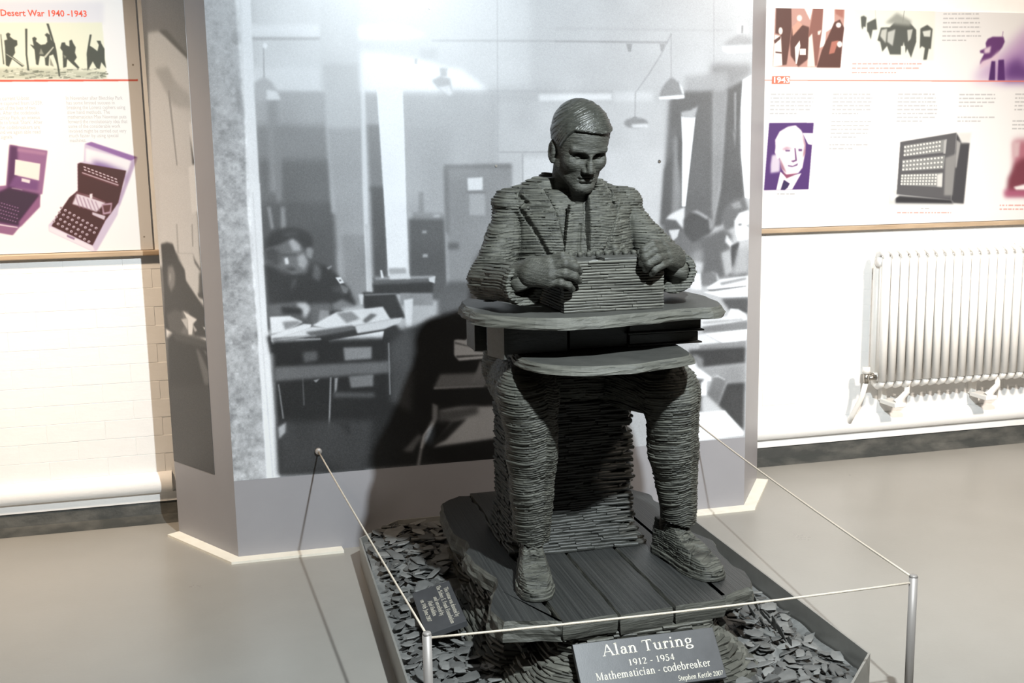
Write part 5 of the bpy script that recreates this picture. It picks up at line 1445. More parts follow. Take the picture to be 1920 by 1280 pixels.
150,120,150|0.6|2940 596 2934 589 2923 587 2915 593 2916 601 2925 606 2936 604
150,120,150|0.6|2976 583 2971 576 2960 574 2952 580 2952 588 2961 593 2972 591
150,120,150|0.6|3013 570 3007 562 2996 561 2988 566 2989 575 2998 580 3008 578
150,120,150|0.6|3049 557 3044 549 3033 548 3024 553 3025 562 3034 567 3045 564
150,120,150|0.6|3086 544 3080 536 3069 534 3061 540 3062 548 3071 554 3082 551
150,120,150|0.6|2731 610 2726 603 2715 601 2707 607 2708 615 2716 620 2727 618
150,120,150|0.6|2767 597 2762 590 2751 588 2743 594 2744 602 2753 607 2763 605
150,120,150|0.6|2804 584 2798 577 2787 575 2779 580 2780 589 2789 594 2800 592
150,120,150|0.6|2840 571 2834 564 2824 562 2815 567 2816 576 2825 581 2836 578
150,120,150|0.6|2876 558 2871 550 2860 549 2852 554 2852 563 2862 568 2872 566
150,120,150|0.6|2913 544 2907 537 2896 536 2888 541 2889 550 2898 554 2908 552
150,120,150|0.6|2949 531 2944 524 2933 522 2924 528 2925 536 2934 541 2945 539
150,120,150|0.6|2986 518 2980 511 2969 509 2961 515 2962 523 2971 528 2981 526
150,120,150|0.6|3022 505 3016 498 3006 496 2997 501 2998 510 3007 515 3018 513
150,120,150|0.6|3059 492 3053 484 3042 482 3034 488 3035 496 3044 502 3054 499
212,198,222|1|4128 1653 4226 1680 4886 1436 4554 661 4527 558 4175 -2 4112 0 3510 331 3508 427 3675 602 3848 843 3972 942 4001 1364 4094 1387
246,242,248|1.5|4138 1588 4794 1386 4653 927 4604 1072 4424 1280 4122 1386
148,108,168|1|4135 1649 4226 1680 4886 1436 4794 1384
190,170,200|1.5|4794 1384 4882 1432 4556 682 4541 744
126,96,158|5|4220 1405 4429 1341 4693 1214 4663 1071 4230 1283
78,42,44|0.8|4004 1348 4044 1368 4704 1234 4551 744 4431 582 4345 480 4123 90 3554 412 3676 612 3848 843 3976 942
226,214,226|1.2|3959 902 4159 856 4365 748 4222 608 4067 674 3879 740
110,70,76|1|3952 932 4347 774 4355 749 3950 902
240,232,240|0.8|4142 887 4185 896 4175 815 4140 816
120,80,84|1|4062 1225 4582 1031 4569 990 4059 1195
200,180,190|0.6|4056 1225 4577 1021 4572 1007 4055 1211
238,230,240|1|3522 412 4123 83 4149 20 4113 7 3510 337
150,120,150|0.7|3764 271 3876 216 3864 186 3762 240
190,160,180|1|4305 729 4462 746 4431 582 4312 564
96,58,60|0.8|4323 708 4441 716 4414 613 4334 594
214,200,214|0.8|4159 610 4350 542 4325 481 4156 568
150,118,140|0.8|3928 882 3940 882 3990 676 3975 684
150,118,140|0.8|3985 860 3996 860 4047 662 4032 671
150,118,140|0.8|4041 838 4053 838 4104 648 4089 657
150,118,140|0.8|4098 816 4109 816 4161 634 4146 643
150,118,140|0.8|4154 795 4166 794 4218 620 4204 629
150,118,140|0.8|4211 773 4222 772 4276 606 4261 615
206,194,206|0.5|3733 687 3726 672 3709 667 3694 673 3689 688 3696 702 3713 708 3728 701
120,86,96|0.4|3723 683 3717 674 3706 675 3702 684 3708 692 3719 692
206,194,206|0.5|3794 646 3786 632 3770 626 3754 633 3749 648 3757 662 3773 667 3788 661
120,86,96|0.4|3784 642 3778 634 3767 634 3762 643 3768 651 3779 651
206,194,206|0.5|3854 606 3846 591 3830 586 3814 592 3809 607 3817 621 3833 627 3848 620
120,86,96|0.4|3844 602 3838 594 3827 594 3822 602 3828 611 3839 610
206,194,206|0.5|3914 565 3907 551 3890 545 3875 552 3870 566 3877 580 3894 586 3909 580
120,86,96|0.4|3904 561 3898 553 3888 553 3883 562 3889 570 3900 570
206,194,206|0.5|3975 524 3967 510 3951 504 3936 511 3930 526 3938 540 3954 546 3970 539
120,86,96|0.4|3965 520 3959 512 3948 512 3944 521 3950 530 3960 529
206,194,206|0.5|4036 483 4028 469 4012 464 3996 470 3991 485 3999 499 4015 504 4030 498
120,86,96|0.4|4026 480 4020 471 4009 472 4004 480 4010 488 4021 488
206,194,206|0.5|4097 442 4089 428 4073 422 4057 429 4052 444 4060 458 4076 464 4092 457
120,86,96|0.4|4087 438 4081 430 4070 430 4065 439 4071 448 4082 447
206,194,206|0.5|4158 401 4150 387 4134 382 4118 388 4113 403 4121 417 4137 423 4152 416
120,86,96|0.4|4148 398 4142 389 4131 390 4126 398 4132 406 4143 406
206,194,206|0.5|4219 360 4212 346 4195 340 4180 347 4174 362 4182 376 4198 382 4214 375
120,86,96|0.4|4209 356 4203 348 4192 348 4188 357 4194 366 4204 365
206,194,206|0.5|3701 618 3693 604 3677 598 3662 605 3656 619 3664 634 3680 639 3696 633
120,86,96|0.4|3691 614 3685 606 3674 606 3670 615 3676 623 3686 623
206,194,206|0.5|3761 578 3753 563 3737 558 3722 564 3716 579 3724 593 3740 598 3756 592
120,86,96|0.4|3751 574 3745 565 3734 566 3730 574 3736 583 3746 582
206,194,206|0.5|3821 537 3814 522 3798 517 3782 524 3777 538 3784 552 3801 558 3816 552
120,86,96|0.4|3812 533 3805 525 3794 525 3790 534 3796 542 3807 542
206,194,206|0.5|3882 496 3874 482 3858 476 3842 483 3837 498 3845 512 3861 517 3876 511
120,86,96|0.4|3872 492 3866 484 3855 484 3850 493 3856 501 3867 501
206,194,206|0.5|3942 455 3935 441 3918 435 3903 442 3898 456 3906 471 3922 476 3937 470
120,86,96|0.4|3932 452 3926 443 3916 443 3911 452 3917 460 3928 460
206,194,206|0.5|4003 414 3996 400 3979 394 3964 401 3958 416 3966 430 3982 436 3998 429
120,86,96|0.4|3993 410 3987 402 3976 402 3972 411 3978 420 3988 419
206,194,206|0.5|4064 373 4056 359 4040 353 4025 360 4019 374 4027 389 4043 394 4059 388
120,86,96|0.4|4054 369 4048 361 4037 361 4032 370 4039 378 4050 378
206,194,206|0.5|4126 332 4118 318 4101 312 4086 319 4080 334 4088 348 4104 353 4120 347
120,86,96|0.4|4115 328 4109 320 4098 320 4094 329 4100 337 4110 337
206,194,206|0.5|4187 291 4179 276 4162 271 4147 277 4142 292 4149 306 4166 312 4181 306
120,86,96|0.4|4177 287 4170 278 4160 279 4155 288 4161 296 4172 296
206,194,206|0.5|3653 550 3646 536 3629 530 3614 536 3609 551 3616 565 3632 571 3648 564
120,86,96|0.4|3643 546 3637 538 3626 538 3622 547 3628 555 3638 555
206,194,206|0.5|3713 509 3706 495 3689 490 3674 496 3669 510 3676 525 3693 530 3708 524
120,86,96|0.4|3703 505 3697 497 3686 497 3682 506 3688 514 3699 514
206,194,206|0.5|3774 468 3766 454 3750 449 3734 455 3729 470 3736 484 3753 490 3768 483
120,86,96|0.4|3764 465 3758 456 3747 457 3742 465 3748 474 3759 473
206,194,206|0.5|3834 428 3826 413 3810 408 3795 414 3789 429 3797 443 3813 449 3828 442
120,86,96|0.4|3824 424 3818 416 3807 416 3802 424 3808 433 3819 432
206,194,206|0.5|3894 387 3887 372 3870 367 3855 373 3850 388 3858 402 3874 408 3889 402
120,86,96|0.4|3884 383 3878 374 3868 375 3863 384 3869 392 3880 392
206,194,206|0.5|3955 346 3948 331 3931 326 3916 332 3910 347 3918 361 3934 367 3950 360
120,86,96|0.4|3945 342 3939 334 3928 334 3924 342 3930 351 3940 350
206,194,206|0.5|4016 304 4008 290 3992 284 3977 291 3971 306 3979 320 3995 326 4011 319
120,86,96|0.4|4006 301 4000 292 3989 293 3984 301 3990 310 4001 310
206,194,206|0.5|4077 263 4070 249 4053 243 4038 250 4032 265 4040 279 4056 284 4072 278
120,86,96|0.4|4067 259 4061 251 4050 251 4046 260 4052 268 4062 268
206,194,206|0.5|3613 482 3605 467 3589 462 3574 468 3569 483 3576 497 3592 502 3608 496
120,86,96|0.4|3603 478 3597 469 3586 470 3582 478 3588 486 3598 486
206,194,206|0.5|3673 441 3665 426 3649 421 3634 427 3628 442 3636 456 3652 462 3668 455
120,86,96|0.4|3663 437 3657 428 3646 429 3642 438 3648 446 3658 446
206,194,206|0.5|3733 400 3726 386 3709 380 3694 386 3689 401 3696 416 3713 421 3728 414
120,86,96|0.4|3723 396 3717 388 3706 388 3702 397 3708 405 3719 405
206,194,206|0.5|3794 359 3786 345 3770 339 3754 346 3749 360 3757 375 3773 380 3788 374
120,86,96|0.4|3784 355 3778 347 3767 347 3762 356 3768 364 3779 364
206,194,206|0.5|3854 318 3846 304 3830 298 3815 304 3810 319 3817 334 3834 339 3849 333
120,86,96|0.4|3844 314 3838 306 3827 306 3823 315 3829 323 3840 323
206,194,206|0.5|3915 277 3907 262 3891 257 3876 264 3870 278 3878 292 3894 298 3910 292
120,86,96|0.4|3905 273 3899 264 3888 265 3883 274 3889 282 3900 282
206,194,206|0.5|3976 236 3968 221 3952 216 3936 222 3931 237 3938 251 3955 257 3970 250
120,86,96|0.4|3966 232 3960 223 3949 224 3944 232 3950 241 3961 240
206,194,206|0.5|4037 194 4029 180 4013 174 3997 181 3992 196 4000 210 4016 216 4031 209
120,86,96|0.4|4027 190 4021 182 4010 182 4005 191 4011 200 4022 199
206,194,206|0.5|4098 153 4090 138 4074 133 4058 139 4053 154 4060 169 4077 174 4092 168
120,86,96|0.4|4088 149 4082 140 4071 141 4066 150 4072 158 4083 158
214,196,204|0.5|4082 1316 4120 1304 4126 1281 4088 1294
214,196,204|0.5|4136 1293 4174 1280 4180 1258 4142 1270
214,196,204|0.5|4190 1270 4228 1257 4234 1234 4196 1247
214,196,204|0.5|4245 1246 4283 1234 4289 1211 4251 1224
214,196,204|0.5|4299 1223 4337 1210 4343 1188 4306 1200
214,196,204|0.5|4354 1200 4392 1187 4398 1164 4360 1177
214,196,204|0.5|4409 1176 4447 1163 4453 1140 4415 1154
214,196,204|0.5|4464 1152 4502 1140 4508 1117 4470 1130
214,196,204|0.5|4518 1129 4556 1116 4563 1093 4524 1106
214,196,204|0.5|4086 1272 4124 1259 4130 1236 4092 1249
214,196,204|0.5|4140 1248 4178 1235 4184 1213 4146 1226
214,196,204|0.5|4195 1225 4232 1212 4238 1190 4201 1202
214,196,204|0.5|4249 1202 4287 1188 4293 1166 4255 1179
214,196,204|0.5|4304 1178 4342 1165 4348 1142 4310 1156
214,196,204|0.5|4358 1154 4396 1142 4402 1119 4364 1132
214,196,204|0.5|4413 1131 4451 1118 4457 1095 4419 1108
214,196,204|0.5|4468 1108 4506 1094 4512 1072 4474 1085
214,196,204|0.5|4523 1084 4561 1071 4567 1048 4529 1061
120,112,100|0.5|4932 2837 4930 2832 4926 2827 4921 2825 4916 2825 4911 2827 4908 2832 4907 2837 4909 2843 4912 2847 4918 2850 4923 2850 4928 2847 4931 2843
120,112,100|0.5|4910 200 4908 196 4905 192 4900 190 4895 190 4891 192 4888 196 4887 201 4889 206 4892 210 4897 212 4902 212 4906 210 4909 206
120,112,100|0.5|5056 2834 5055 2828 5051 2824 5046 2822 5040 2822 5035 2824 5032 2828 5031 2834 5033 2840 5037 2844 5042 2846 5048 2846 5052 2844 5056 2840'''
RIGHT = '''206,158,146|1|296 4717 1627 4755 1642 3750 1590 2858 242 2868
255,253,250|1|1213 4743 1411 4749 1444 3651 1414 3554 1283 3480 1264 3238 1154 3200 1199 3503
255,250,246|0.8|800 3946 1019 3956 959 3680
96,60,54|1|291 4716 520 4723 585 3828 598 3542 560 3231 514 2905 419 2893 384 3420 282 3443
96,60,54|1.2|606 3543 810 3594 943 3559 952 3017 749 2870 592 3063 572 3303
250,240,232|1|799 3713 794 3689 780 3670 760 3658 736 3658 715 3668 700 3688 694 3711 698 3735 712 3754 733 3765 756 3766 778 3756 793 3737
224,170,150|1|606 3555 726 3664 810 3594 624 3399
150,98,88|1|1000 4737 1200 4743 1214 3887 1199 3503 1122 2897 998 2872 931 3427 986 3692 1016 3884
246,236,226|1|940 3379 1007 3452 1081 2872 928 2871
246,236,226|1|1117 3490 1193 3515 1160 3430 1118 3430
96,60,54|1|1444 3651 1554 3701 1644 3557 1619 3314 1590 2860 1115 2858 1210 3164 1341 3432
250,240,236|1|1584 3605 1579 3584 1565 3568 1544 3559 1520 3558 1498 3567 1482 3583 1476 3603 1481 3623 1495 3640 1516 3649 1540 3649 1562 3641 1578 3625
190,120,104|1|1400 3312 1540 3338 1463 3118 1352 3093
250,245,240|1|1618 3270 1614 3246 1600 3226 1578 3215 1554 3215 1532 3226 1517 3245 1510 3269 1515 3294 1529 3313 1550 3324 1574 3324 1596 3314 1612 3295
180,118,106|1.5|1449 3928 1629 3943 1615 3726 1467 3796
252,246,240|0.8|270 3419 392 3396 432 2893 250 2868
96,60,54|0.7|258 3323 392 3408 380 3348 273 3264
96,60,54|0.7|290 3132 413 3121 419 3097 291 3108
250,240,232|0.8|424 3488 420 3460 409 3437 393 3425 374 3424 357 3437 345 3459 340 3486 344 3514 354 3537 371 3550 389 3550 406 3538 419 3516
250,242,236|0.6|670 3208 763 3329 780 3233 720 2919 692 2918
250,242,236|0.6|767 3185 891 3186 894 3077 770 3076
246,248,238|2|1820 4091 3510 4076 3524 2998 1834 2999
92,95,90|1.2|1974 3756 2035 3776 2093 3746 2080 3575 2037 3587 2017 3526 1994 3586
92,95,90|1.2|2105 3649 2286 3732 2317 3537 2224 3528 2194 3357 2150 3466 2111 3510
92,95,90|1.2|2393 3572 2578 3582 2688 3694 2948 3698 3032 3630 3130 3541 3140 3331 3044 3044 2957 3205 2924 3118 2879 3328 2832 3100 2600 3098 2536 3250 2440 3146 2390 3322 2331 3346
92,95,90|1.2|3216 3567 3358 3635 3473 3563 3454 3205 3410 3209 3376 3010 3303 3009 3327 3221 3261 3253 3219 3208
165,168,160|3|2475 3654 2710 3836 3020 3699 3010 3613
206,208,200|1.5|2409 3531 2522 3557 2505 3299 2385 3421
200,202,196|1.5|2540 3496 2695 3547 2651 3252 2533 3324
206,208,200|1.2|2941 3538 3056 3552 3021 3379 2966 3329
226,228,220|1.2|3262 3518 3436 3545 3428 3421 3296 3427
150,152,146|0.6|2875 4016 2834 3660 2845 3659 2886 4015
210,212,204|0.8|2259 3906 2276 3712 2287 3712 2270 3907
240,242,232|1|2824 3253 2911 3254 2920 3081 2831 3105
226,216,238|2|3674 4814 4918 4850 4964 3930 3710 3918
206,176,214|12|4350 2641 4620 2917 4970 3148 5636 3740 5715 2644
178,140,196|10|4820 2642 5103 2996 5663 3358 5715 2644
110,70,136|9|5065 2643 5108 2920 5345 3049 5704 2794 5715 2644
108,62,122|1.5|4625 3322 4666 3398 4769 3439 5006 3442 5042 3352 4994 3250 4895 3134 4764 3044 4616 2993 4529 2929 4531 2992 4607 3132 4521 3144 4507 3182 4646 3234
236,214,232|2|4601 3220 4749 3272 4727 3146 4607 3132
232,206,226|3|4555 2992 4764 3044 4937 3198 4916 3046 4769 2968 4504 2840
84,44,108|1.5|4773 2994 4858 2994 4876 2642 4735 2642
90,48,114|1.5|4924 3015 5046 3026 5096 2643 4928 2642
150,110,160|1|4987 3541 4976 3427 4988 3426 4999 3540
246,132,110|0.6|-272 2642 6341 2635 6342 2617 -272 2626
246,126,100|0.5|236 2705 589 2706 587 2570 229 2569
88,54,122|0.8|198 1886 1087 1883 1017 688 121 690
250,248,250|0.8|866 1704 1084 1697 1063 1484 984 1504 910 1629
224,212,230|2|266 1315 376 1326 435 1214 426 1015 246 994 243 1142
250,242,246|1|323 1586 408 1733 571 1818 723 1841 837 1754 881 1679 934 1505 928 1331 884 1082 803 983 665 936 568 918 472 1064 420 1264 379 1240 320 1364 332 1450
250,244,246|0.8|440 1020 568 913 804 971 865 982 686 690 365 687
60,34,92|0.8|516 869 635 799 592 725 532 683 454 690
150,80,110|1|467 1027 566 963 803 983 568 893
120,78,130|0.8|712 1438 735 1428 769 1209 692 1180 643 1206 735 1222
120,84,134|0.8|590 1132 688 1115 792 1163 777 1121 674 1096 590 1112
120,90,140|0.8|526 1411 624 1404 625 1375 536 1376
120,90,140|0.8|791 1420 869 1416 864 1376 798 1378
170,110,130|1.5|852 1704 934 1505 928 1331 885 1257 915 1480
170,120,140|1.5|420 1264 466 1064 566 988 492 1138
200,160,180|2|471 1424 553 1460 679 1429 485 1399
226,228,228|3|2712 640 4336 604 4322 320 2681 352
98,98,102|1|2892 1520 4090 1679 4041 422 2858 554
78,78,82|1.5|4090 1674 4204 1544 4390 1485 4326 341 4105 360 4041 422
232,232,230|2|4120 1674 4418 1676 4390 1485 4208 1482
150|2|3875 1212 4113 1286 4066 505 3884 510
170|1.5|4098 1545 4192 1492 4128 1026 4097 1027
60,60,64|2|2835 534 4040 427 4106 347 2842 392
250|1.5|2712 640 2849 547 2924 532 2751 433
150,152,152|1|2974 1455 3886 1560 3863 1316 2978 1251
150,152,152|1|2952 1188 3866 1259 3844 1010 2950 982
150,152,152|1|2935 924 3830 933 3830 668 2944 722
228,228,226|1.5|3711 904 3830 928 3830 668 3723 680
190|1|3886 1560 3871 1290 3826 1290 3827 1535
236,236,232|0.5|3023 1424 3017 1410 3000 1405 2983 1411 2976 1425 2982 1438 2998 1444 3016 1438
236,236,232|0.5|3090 1432 3084 1418 3067 1412 3050 1418 3042 1432 3048 1446 3065 1452 3082 1446
236,236,232|0.5|3157 1440 3150 1426 3134 1420 3117 1426 3109 1440 3115 1454 3132 1460 3149 1454
236,236,232|0.5|3224 1448 3217 1434 3201 1428 3184 1434 3176 1448 3182 1462 3199 1467 3216 1462
236,236,232|0.5|3290 1455 3284 1442 3268 1436 3250 1442 3243 1456 3249 1470 3266 1475 3283 1469
236,236,232|0.5|3358 1463 3351 1449 3335 1444 3318 1450 3310 1464 3316 1478 3333 1483 3350 1477
236,236,232|0.5|3425 1471 3418 1457 3402 1452 3385 1458 3377 1472 3383 1485 3400 1491 3417 1485
236,236,232|0.5|3492 1479 3486 1465 3469 1459 3452 1465 3444 1479 3450 1493 3467 1499 3484 1493
236,236,232|0.5|3560 1486 3553 1473 3536 1467 3519 1473 3512 1487 3518 1501 3534 1506 3552 1500
236,236,232|0.5|3627 1494 3621 1480 3604 1475 3587 1481 3579 1495 3585 1509 3602 1514 3619 1508
236,236,232|0.5|3695 1502 3688 1488 3672 1483 3654 1489 3646 1503 3653 1517 3670 1522 3687 1516
236,236,232|0.5|3762 1510 3756 1496 3739 1491 3722 1497 3714 1511 3720 1524 3737 1530 3755 1524
236,236,232|0.5|3021 1350 3014 1336 2998 1331 2981 1337 2973 1351 2980 1364 2996 1370 3013 1364
236,236,232|0.5|3088 1358 3081 1344 3065 1338 3048 1344 3040 1358 3046 1372 3063 1378 3080 1372
236,236,232|0.5|3154 1366 3148 1352 3132 1346 3114 1352 3107 1366 3113 1380 3130 1386 3147 1380
236,236,232|0.5|3221 1373 3215 1360 3198 1354 3181 1360 3174 1374 3180 1388 3196 1393 3214 1387
236,236,232|0.5|3288 1381 3282 1367 3266 1362 3248 1368 3240 1382 3247 1396 3264 1401 3281 1395
236,236,232|0.5|3356 1389 3349 1375 3332 1369 3315 1375 3308 1389 3314 1403 3330 1409 3348 1403
236,236,232|0.5|3423 1396 3416 1383 3400 1377 3382 1383 3375 1397 3381 1411 3398 1416 3415 1410
236,236,232|0.5|3490 1404 3484 1390 3467 1385 3450 1391 3442 1405 3448 1419 3465 1424 3482 1418
236,236,232|0.5|3558 1412 3551 1398 3534 1393 3517 1399 3510 1413 3516 1426 3532 1432 3550 1426
236,236,232|0.5|3625 1420 3619 1406 3602 1400 3585 1406 3577 1420 3583 1434 3600 1440 3617 1434
236,236,232|0.5|3693 1428 3686 1414 3670 1408 3652 1414 3644 1428 3651 1442 3668 1448 3685 1442
236,236,232|0.5|3760 1436 3754 1422 3738 1416 3720 1422 3712 1436 3718 1450 3735 1456 3753 1450
236,236,232|0.5|3018 1276 3012 1262 2996 1257 2978 1263 2971 1277 2977 1290 2994 1296 3011 1290
236,236,232|0.5|3085 1284 3079 1270 3062 1264 3045 1270 3038 1284 3044 1298 3060 1304 3078 1298
236,236,232|0.5|3152 1291 3146 1278 3129 1272 3112 1278 3104 1292 3111 1306 3127 1311 3144 1305
236,236,232|0.5|3219 1299 3213 1285 3196 1280 3179 1286 3171 1300 3178 1314 3194 1319 3212 1313
236,236,232|0.5|3286 1307 3280 1293 3263 1287 3246 1293 3238 1307 3245 1321 3261 1327 3278 1321
236,236,232|0.5|3354 1314 3347 1300 3330 1295 3313 1301 3306 1315 3312 1329 3328 1334 3346 1328
236,236,232|0.5|3421 1322 3414 1308 3398 1303 3380 1309 3373 1323 3379 1337 3396 1342 3413 1336
236,236,232|0.5|3488 1330 3482 1316 3465 1310 3448 1316 3440 1330 3446 1344 3463 1350 3480 1344
236,236,232|0.5|3556 1338 3549 1324 3532 1318 3515 1324 3507 1338 3514 1352 3530 1358 3548 1352
236,236,232|0.5|3623 1345 3617 1332 3600 1326 3583 1332 3575 1346 3581 1360 3598 1366 3615 1360
236,236,232|0.5|3691 1353 3684 1339 3668 1334 3650 1340 3642 1354 3649 1368 3666 1373 3683 1367
236,236,232|0.5|3759 1361 3752 1347 3736 1341 3718 1348 3710 1362 3716 1376 3733 1381 3751 1375
236,236,232|0.5|3007 1153 3000 1140 2984 1134 2967 1140 2959 1154 2965 1168 2982 1173 2999 1167
236,236,232|0.5|3080 1159 3074 1145 3058 1140 3040 1146 3032 1160 3039 1174 3056 1179 3073 1173
236,236,232|0.5|3154 1165 3148 1151 3131 1146 3114 1152 3106 1166 3112 1180 3129 1185 3146 1179
236,236,232|0.5|3228 1171 3222 1157 3205 1152 3188 1158 3180 1172 3186 1186 3203 1191 3220 1185
236,236,232|0.5|3302 1177 3296 1163 3279 1157 3262 1163 3254 1178 3260 1191 3277 1197 3294 1191
236,236,232|0.5|3376 1182 3370 1169 3353 1163 3336 1169 3328 1183 3334 1197 3351 1203 3368 1197
236,236,232|0.5|3450 1188 3444 1174 3427 1169 3410 1175 3402 1189 3408 1203 3425 1208 3443 1202
236,236,232|0.5|3525 1194 3518 1180 3502 1175 3484 1181 3476 1195 3483 1209 3500 1214 3517 1208
236,236,232|0.5|3599 1200 3593 1186 3576 1181 3559 1187 3551 1201 3557 1215 3574 1220 3592 1214
236,236,232|0.5|3674 1206 3668 1192 3651 1187 3633 1193 3626 1207 3632 1221 3649 1226 3666 1220
236,236,232|0.5|3749 1212 3742 1198 3726 1192 3708 1199 3700 1213 3706 1227 3724 1232 3741 1226
236,236,232|0.5|3824 1218 3817 1204 3800 1198 3783 1204 3775 1219 3782 1233 3798 1238 3816 1232
236,236,232|0.5|3004 1082 2998 1068 2981 1062 2964 1068 2956 1082 2963 1096 2980 1102 2996 1096
236,236,232|0.5|3078 1086 3072 1072 3055 1067 3038 1073 3030 1087 3036 1101 3053 1106 3070 1100
236,236,232|0.5|3152 1091 3146 1077 3129 1072 3112 1078 3104 1092 3110 1106 3127 1111 3144 1105
236,236,232|0.5|3226 1095 3220 1082 3203 1076 3186 1082 3178 1096 3184 1110 3201 1116 3218 1110
236,236,232|0.5|3300 1100 3294 1086 3277 1081 3260 1087 3252 1101 3258 1115 3275 1120 3292 1114
236,236,232|0.5|3374 1105 3368 1091 3351 1085 3334 1091 3326 1106 3332 1119 3349 1125 3366 1119
236,236,232|0.5|3448 1109 3442 1096 3426 1090 3408 1096 3400 1110 3407 1124 3424 1130 3441 1124
236,236,232|0.5|3523 1114 3517 1100 3500 1094 3482 1101 3475 1115 3481 1129 3498 1134 3515 1128
236,236,232|0.5|3598 1119 3591 1105 3574 1099 3557 1105 3549 1119 3556 1133 3572 1139 3590 1133
236,236,232|0.5|3672 1123 3666 1109 3649 1104 3632 1110 3624 1124 3630 1138 3647 1144 3664 1138
236,236,232|0.5|3747 1128 3741 1114 3724 1108 3707 1114 3699 1129 3705 1143 3722 1148 3740 1142
236,236,232|0.5|3822 1133 3816 1119 3799 1113 3782 1119 3774 1134 3780 1147 3797 1153 3814 1147
236,236,232|0.5|3002 1010 2996 996 2979 990 2962 996 2954 1010 2960 1024 2977 1030 2994 1024
236,236,232|0.5|3076 1013 3069 999 3053 994 3036 1000 3028 1014 3034 1028 3051 1033 3068 1027
236,236,232|0.5|3150 1016 3143 1003 3126 997 3109 1003 3102 1017 3108 1031 3125 1037 3142 1030
236,236,232|0.5|3224 1020 3217 1006 3201 1000 3184 1006 3176 1021 3182 1034 3199 1040 3216 1034
236,236,232|0.5|3298 1023 3292 1009 3275 1004 3258 1010 3250 1024 3256 1038 3273 1044 3290 1037
236,236,232|0.5|3372 1027 3366 1013 3349 1007 3332 1013 3324 1028 3330 1041 3347 1047 3364 1041
236,236,232|0.5|3447 1030 3440 1016 3424 1011 3406 1017 3398 1031 3405 1045 3422 1050 3439 1044
236,236,232|0.5|3521 1034 3515 1020 3498 1014 3481 1020 3473 1034 3479 1048 3496 1054 3514 1048
236,236,232|0.5|3596 1037 3590 1023 3573 1018 3556 1024 3548 1038 3554 1052 3571 1057 3588 1051
236,236,232|0.5|3671 1040 3664 1026 3648 1021 3630 1027 3622 1041 3629 1055 3646 1061 3663 1054
236,236,232|0.5|3746 1044 3740 1030 3723 1024 3705 1030 3697 1044 3704 1058 3720 1064 3738 1058
236,236,232|0.5|3821 1047 3815 1033 3798 1028 3780 1034 3772 1048 3779 1062 3796 1068 3813 1061
236,236,232|0.5|2990 897 2983 883 2966 878 2949 884 2942 898 2948 912 2965 917 2982 911
236,236,232|0.5|3054 897 3048 883 3032 878 3014 884 3007 898 3013 912 3030 917 3047 911
236,236,232|0.5|3120 897 3114 883 3097 878 3080 884 3072 898 3078 912 3095 918 3112 911
236,236,232|0.5|3185 897 3179 884 3162 878 3145 884 3137 898 3144 912 3160 918 3178 912
236,236,232|0.5|3251 898 3244 884 3228 878 3210 884 3202 898 3209 912 3226 918 3243 912
236,236,232|0.5|3316 898 3310 884 3293 878 3276 884 3268 898 3274 912 3291 918 3308 912
236,236,232|0.5|3382 898 3376 884 3359 878 3341 884 3334 899 3340 913 3357 918 3374 912
236,236,232|0.5|3448 898 3441 884 3424 879 3407 885 3399 899 3406 913 3422 918 3440 912
236,236,232|0.5|3514 898 3507 884 3490 879 3473 885 3465 899 3472 913 3488 918 3506 912
236,236,232|0.5|3579 898 3573 884 3556 879 3539 885 3531 899 3537 913 3554 919 3572 912
236,236,232|0.5|3646 898 3639 884 3622 879 3605 885 3597 900 3603 914 3620 919 3638 913
236,236,232|0.5|3712 899 3705 885 3688 879 3671 885 3663 900 3670 914 3686 919 3704 913
236,236,232|0.5|2986 846 2980 832 2963 826 2946 832 2938 846 2944 860 2961 866 2978 860
236,236,232|0.5|3051 845 3045 831 3028 826 3011 832 3003 846 3010 860 3026 865 3044 859
236,236,232|0.5|3116 845 3110 831 3094 825 3076 832 3068 846 3075 860 3092 865 3109 859
236,236,232|0.5|3182 844 3176 830 3159 825 3142 831 3134 845 3140 859 3157 865 3174 858
236,236,232|0.5|3247 844 3241 830 3224 825 3207 831 3199 845 3206 859 3222 864 3240 858
236,236,232|0.5|3313 844 3306 830 3290 824 3272 830 3265 845 3271 858 3288 864 3305 858
236,236,232|0.5|3379 843 3372 830 3356 824 3338 830 3330 844 3337 858 3354 864 3371 858
236,236,232|0.5|3444 843 3438 829 3421 824 3404 830 3396 844 3402 858 3419 864 3437 857
236,236,232|0.5|3510 843 3504 829 3487 823 3470 830 3462 844 3468 858 3485 863 3502 857
236,236,232|0.5|3576 842 3570 828 3553 823 3536 829 3528 843 3534 857 3551 863 3568 856
236,236,232|0.5|3642 842 3636 828 3619 822 3602 829 3594 843 3600 857 3617 862 3635 856
236,236,232|0.5|3709 842 3702 828 3686 822 3668 828 3660 843 3666 856 3683 862 3701 856
236,236,232|0.5|2982 794 2976 780 2960 775 2942 781 2935 795 2941 809 2958 814 2975 808
236,236,232|0.5|3048 793 3042 779 3025 774 3008 780 3000 794 3006 808 3023 814 3040 807
236,236,232|0.5|3113 792 3107 778 3090 773 3073 779 3065 793 3072 807 3088 812 3105 806
236,236,232|0.5|3178 792 3172 778 3156 772 3138 778 3130 792 3137 806 3154 812 3171 806
236,236,232|0.5|3244 790 3238 777 3221 771 3204 777 3196 792 3202 806 3219 811 3236 805
236,236,232|0.5|3310 790 3303 776 3287 770 3269 776 3262 791 3268 805 3285 810 3302 804
236,236,232|0.5|3376 789 3369 775 3352 770 3335 776 3327 790 3334 804 3350 809 3368 803
236,236,232|0.5|3441 788 3435 774 3418 768 3401 775 3393 789 3399 803 3416 808 3434 802
236,236,232|0.5|3507 787 3501 773 3484 768 3467 774 3459 788 3465 802 3482 808 3500 801
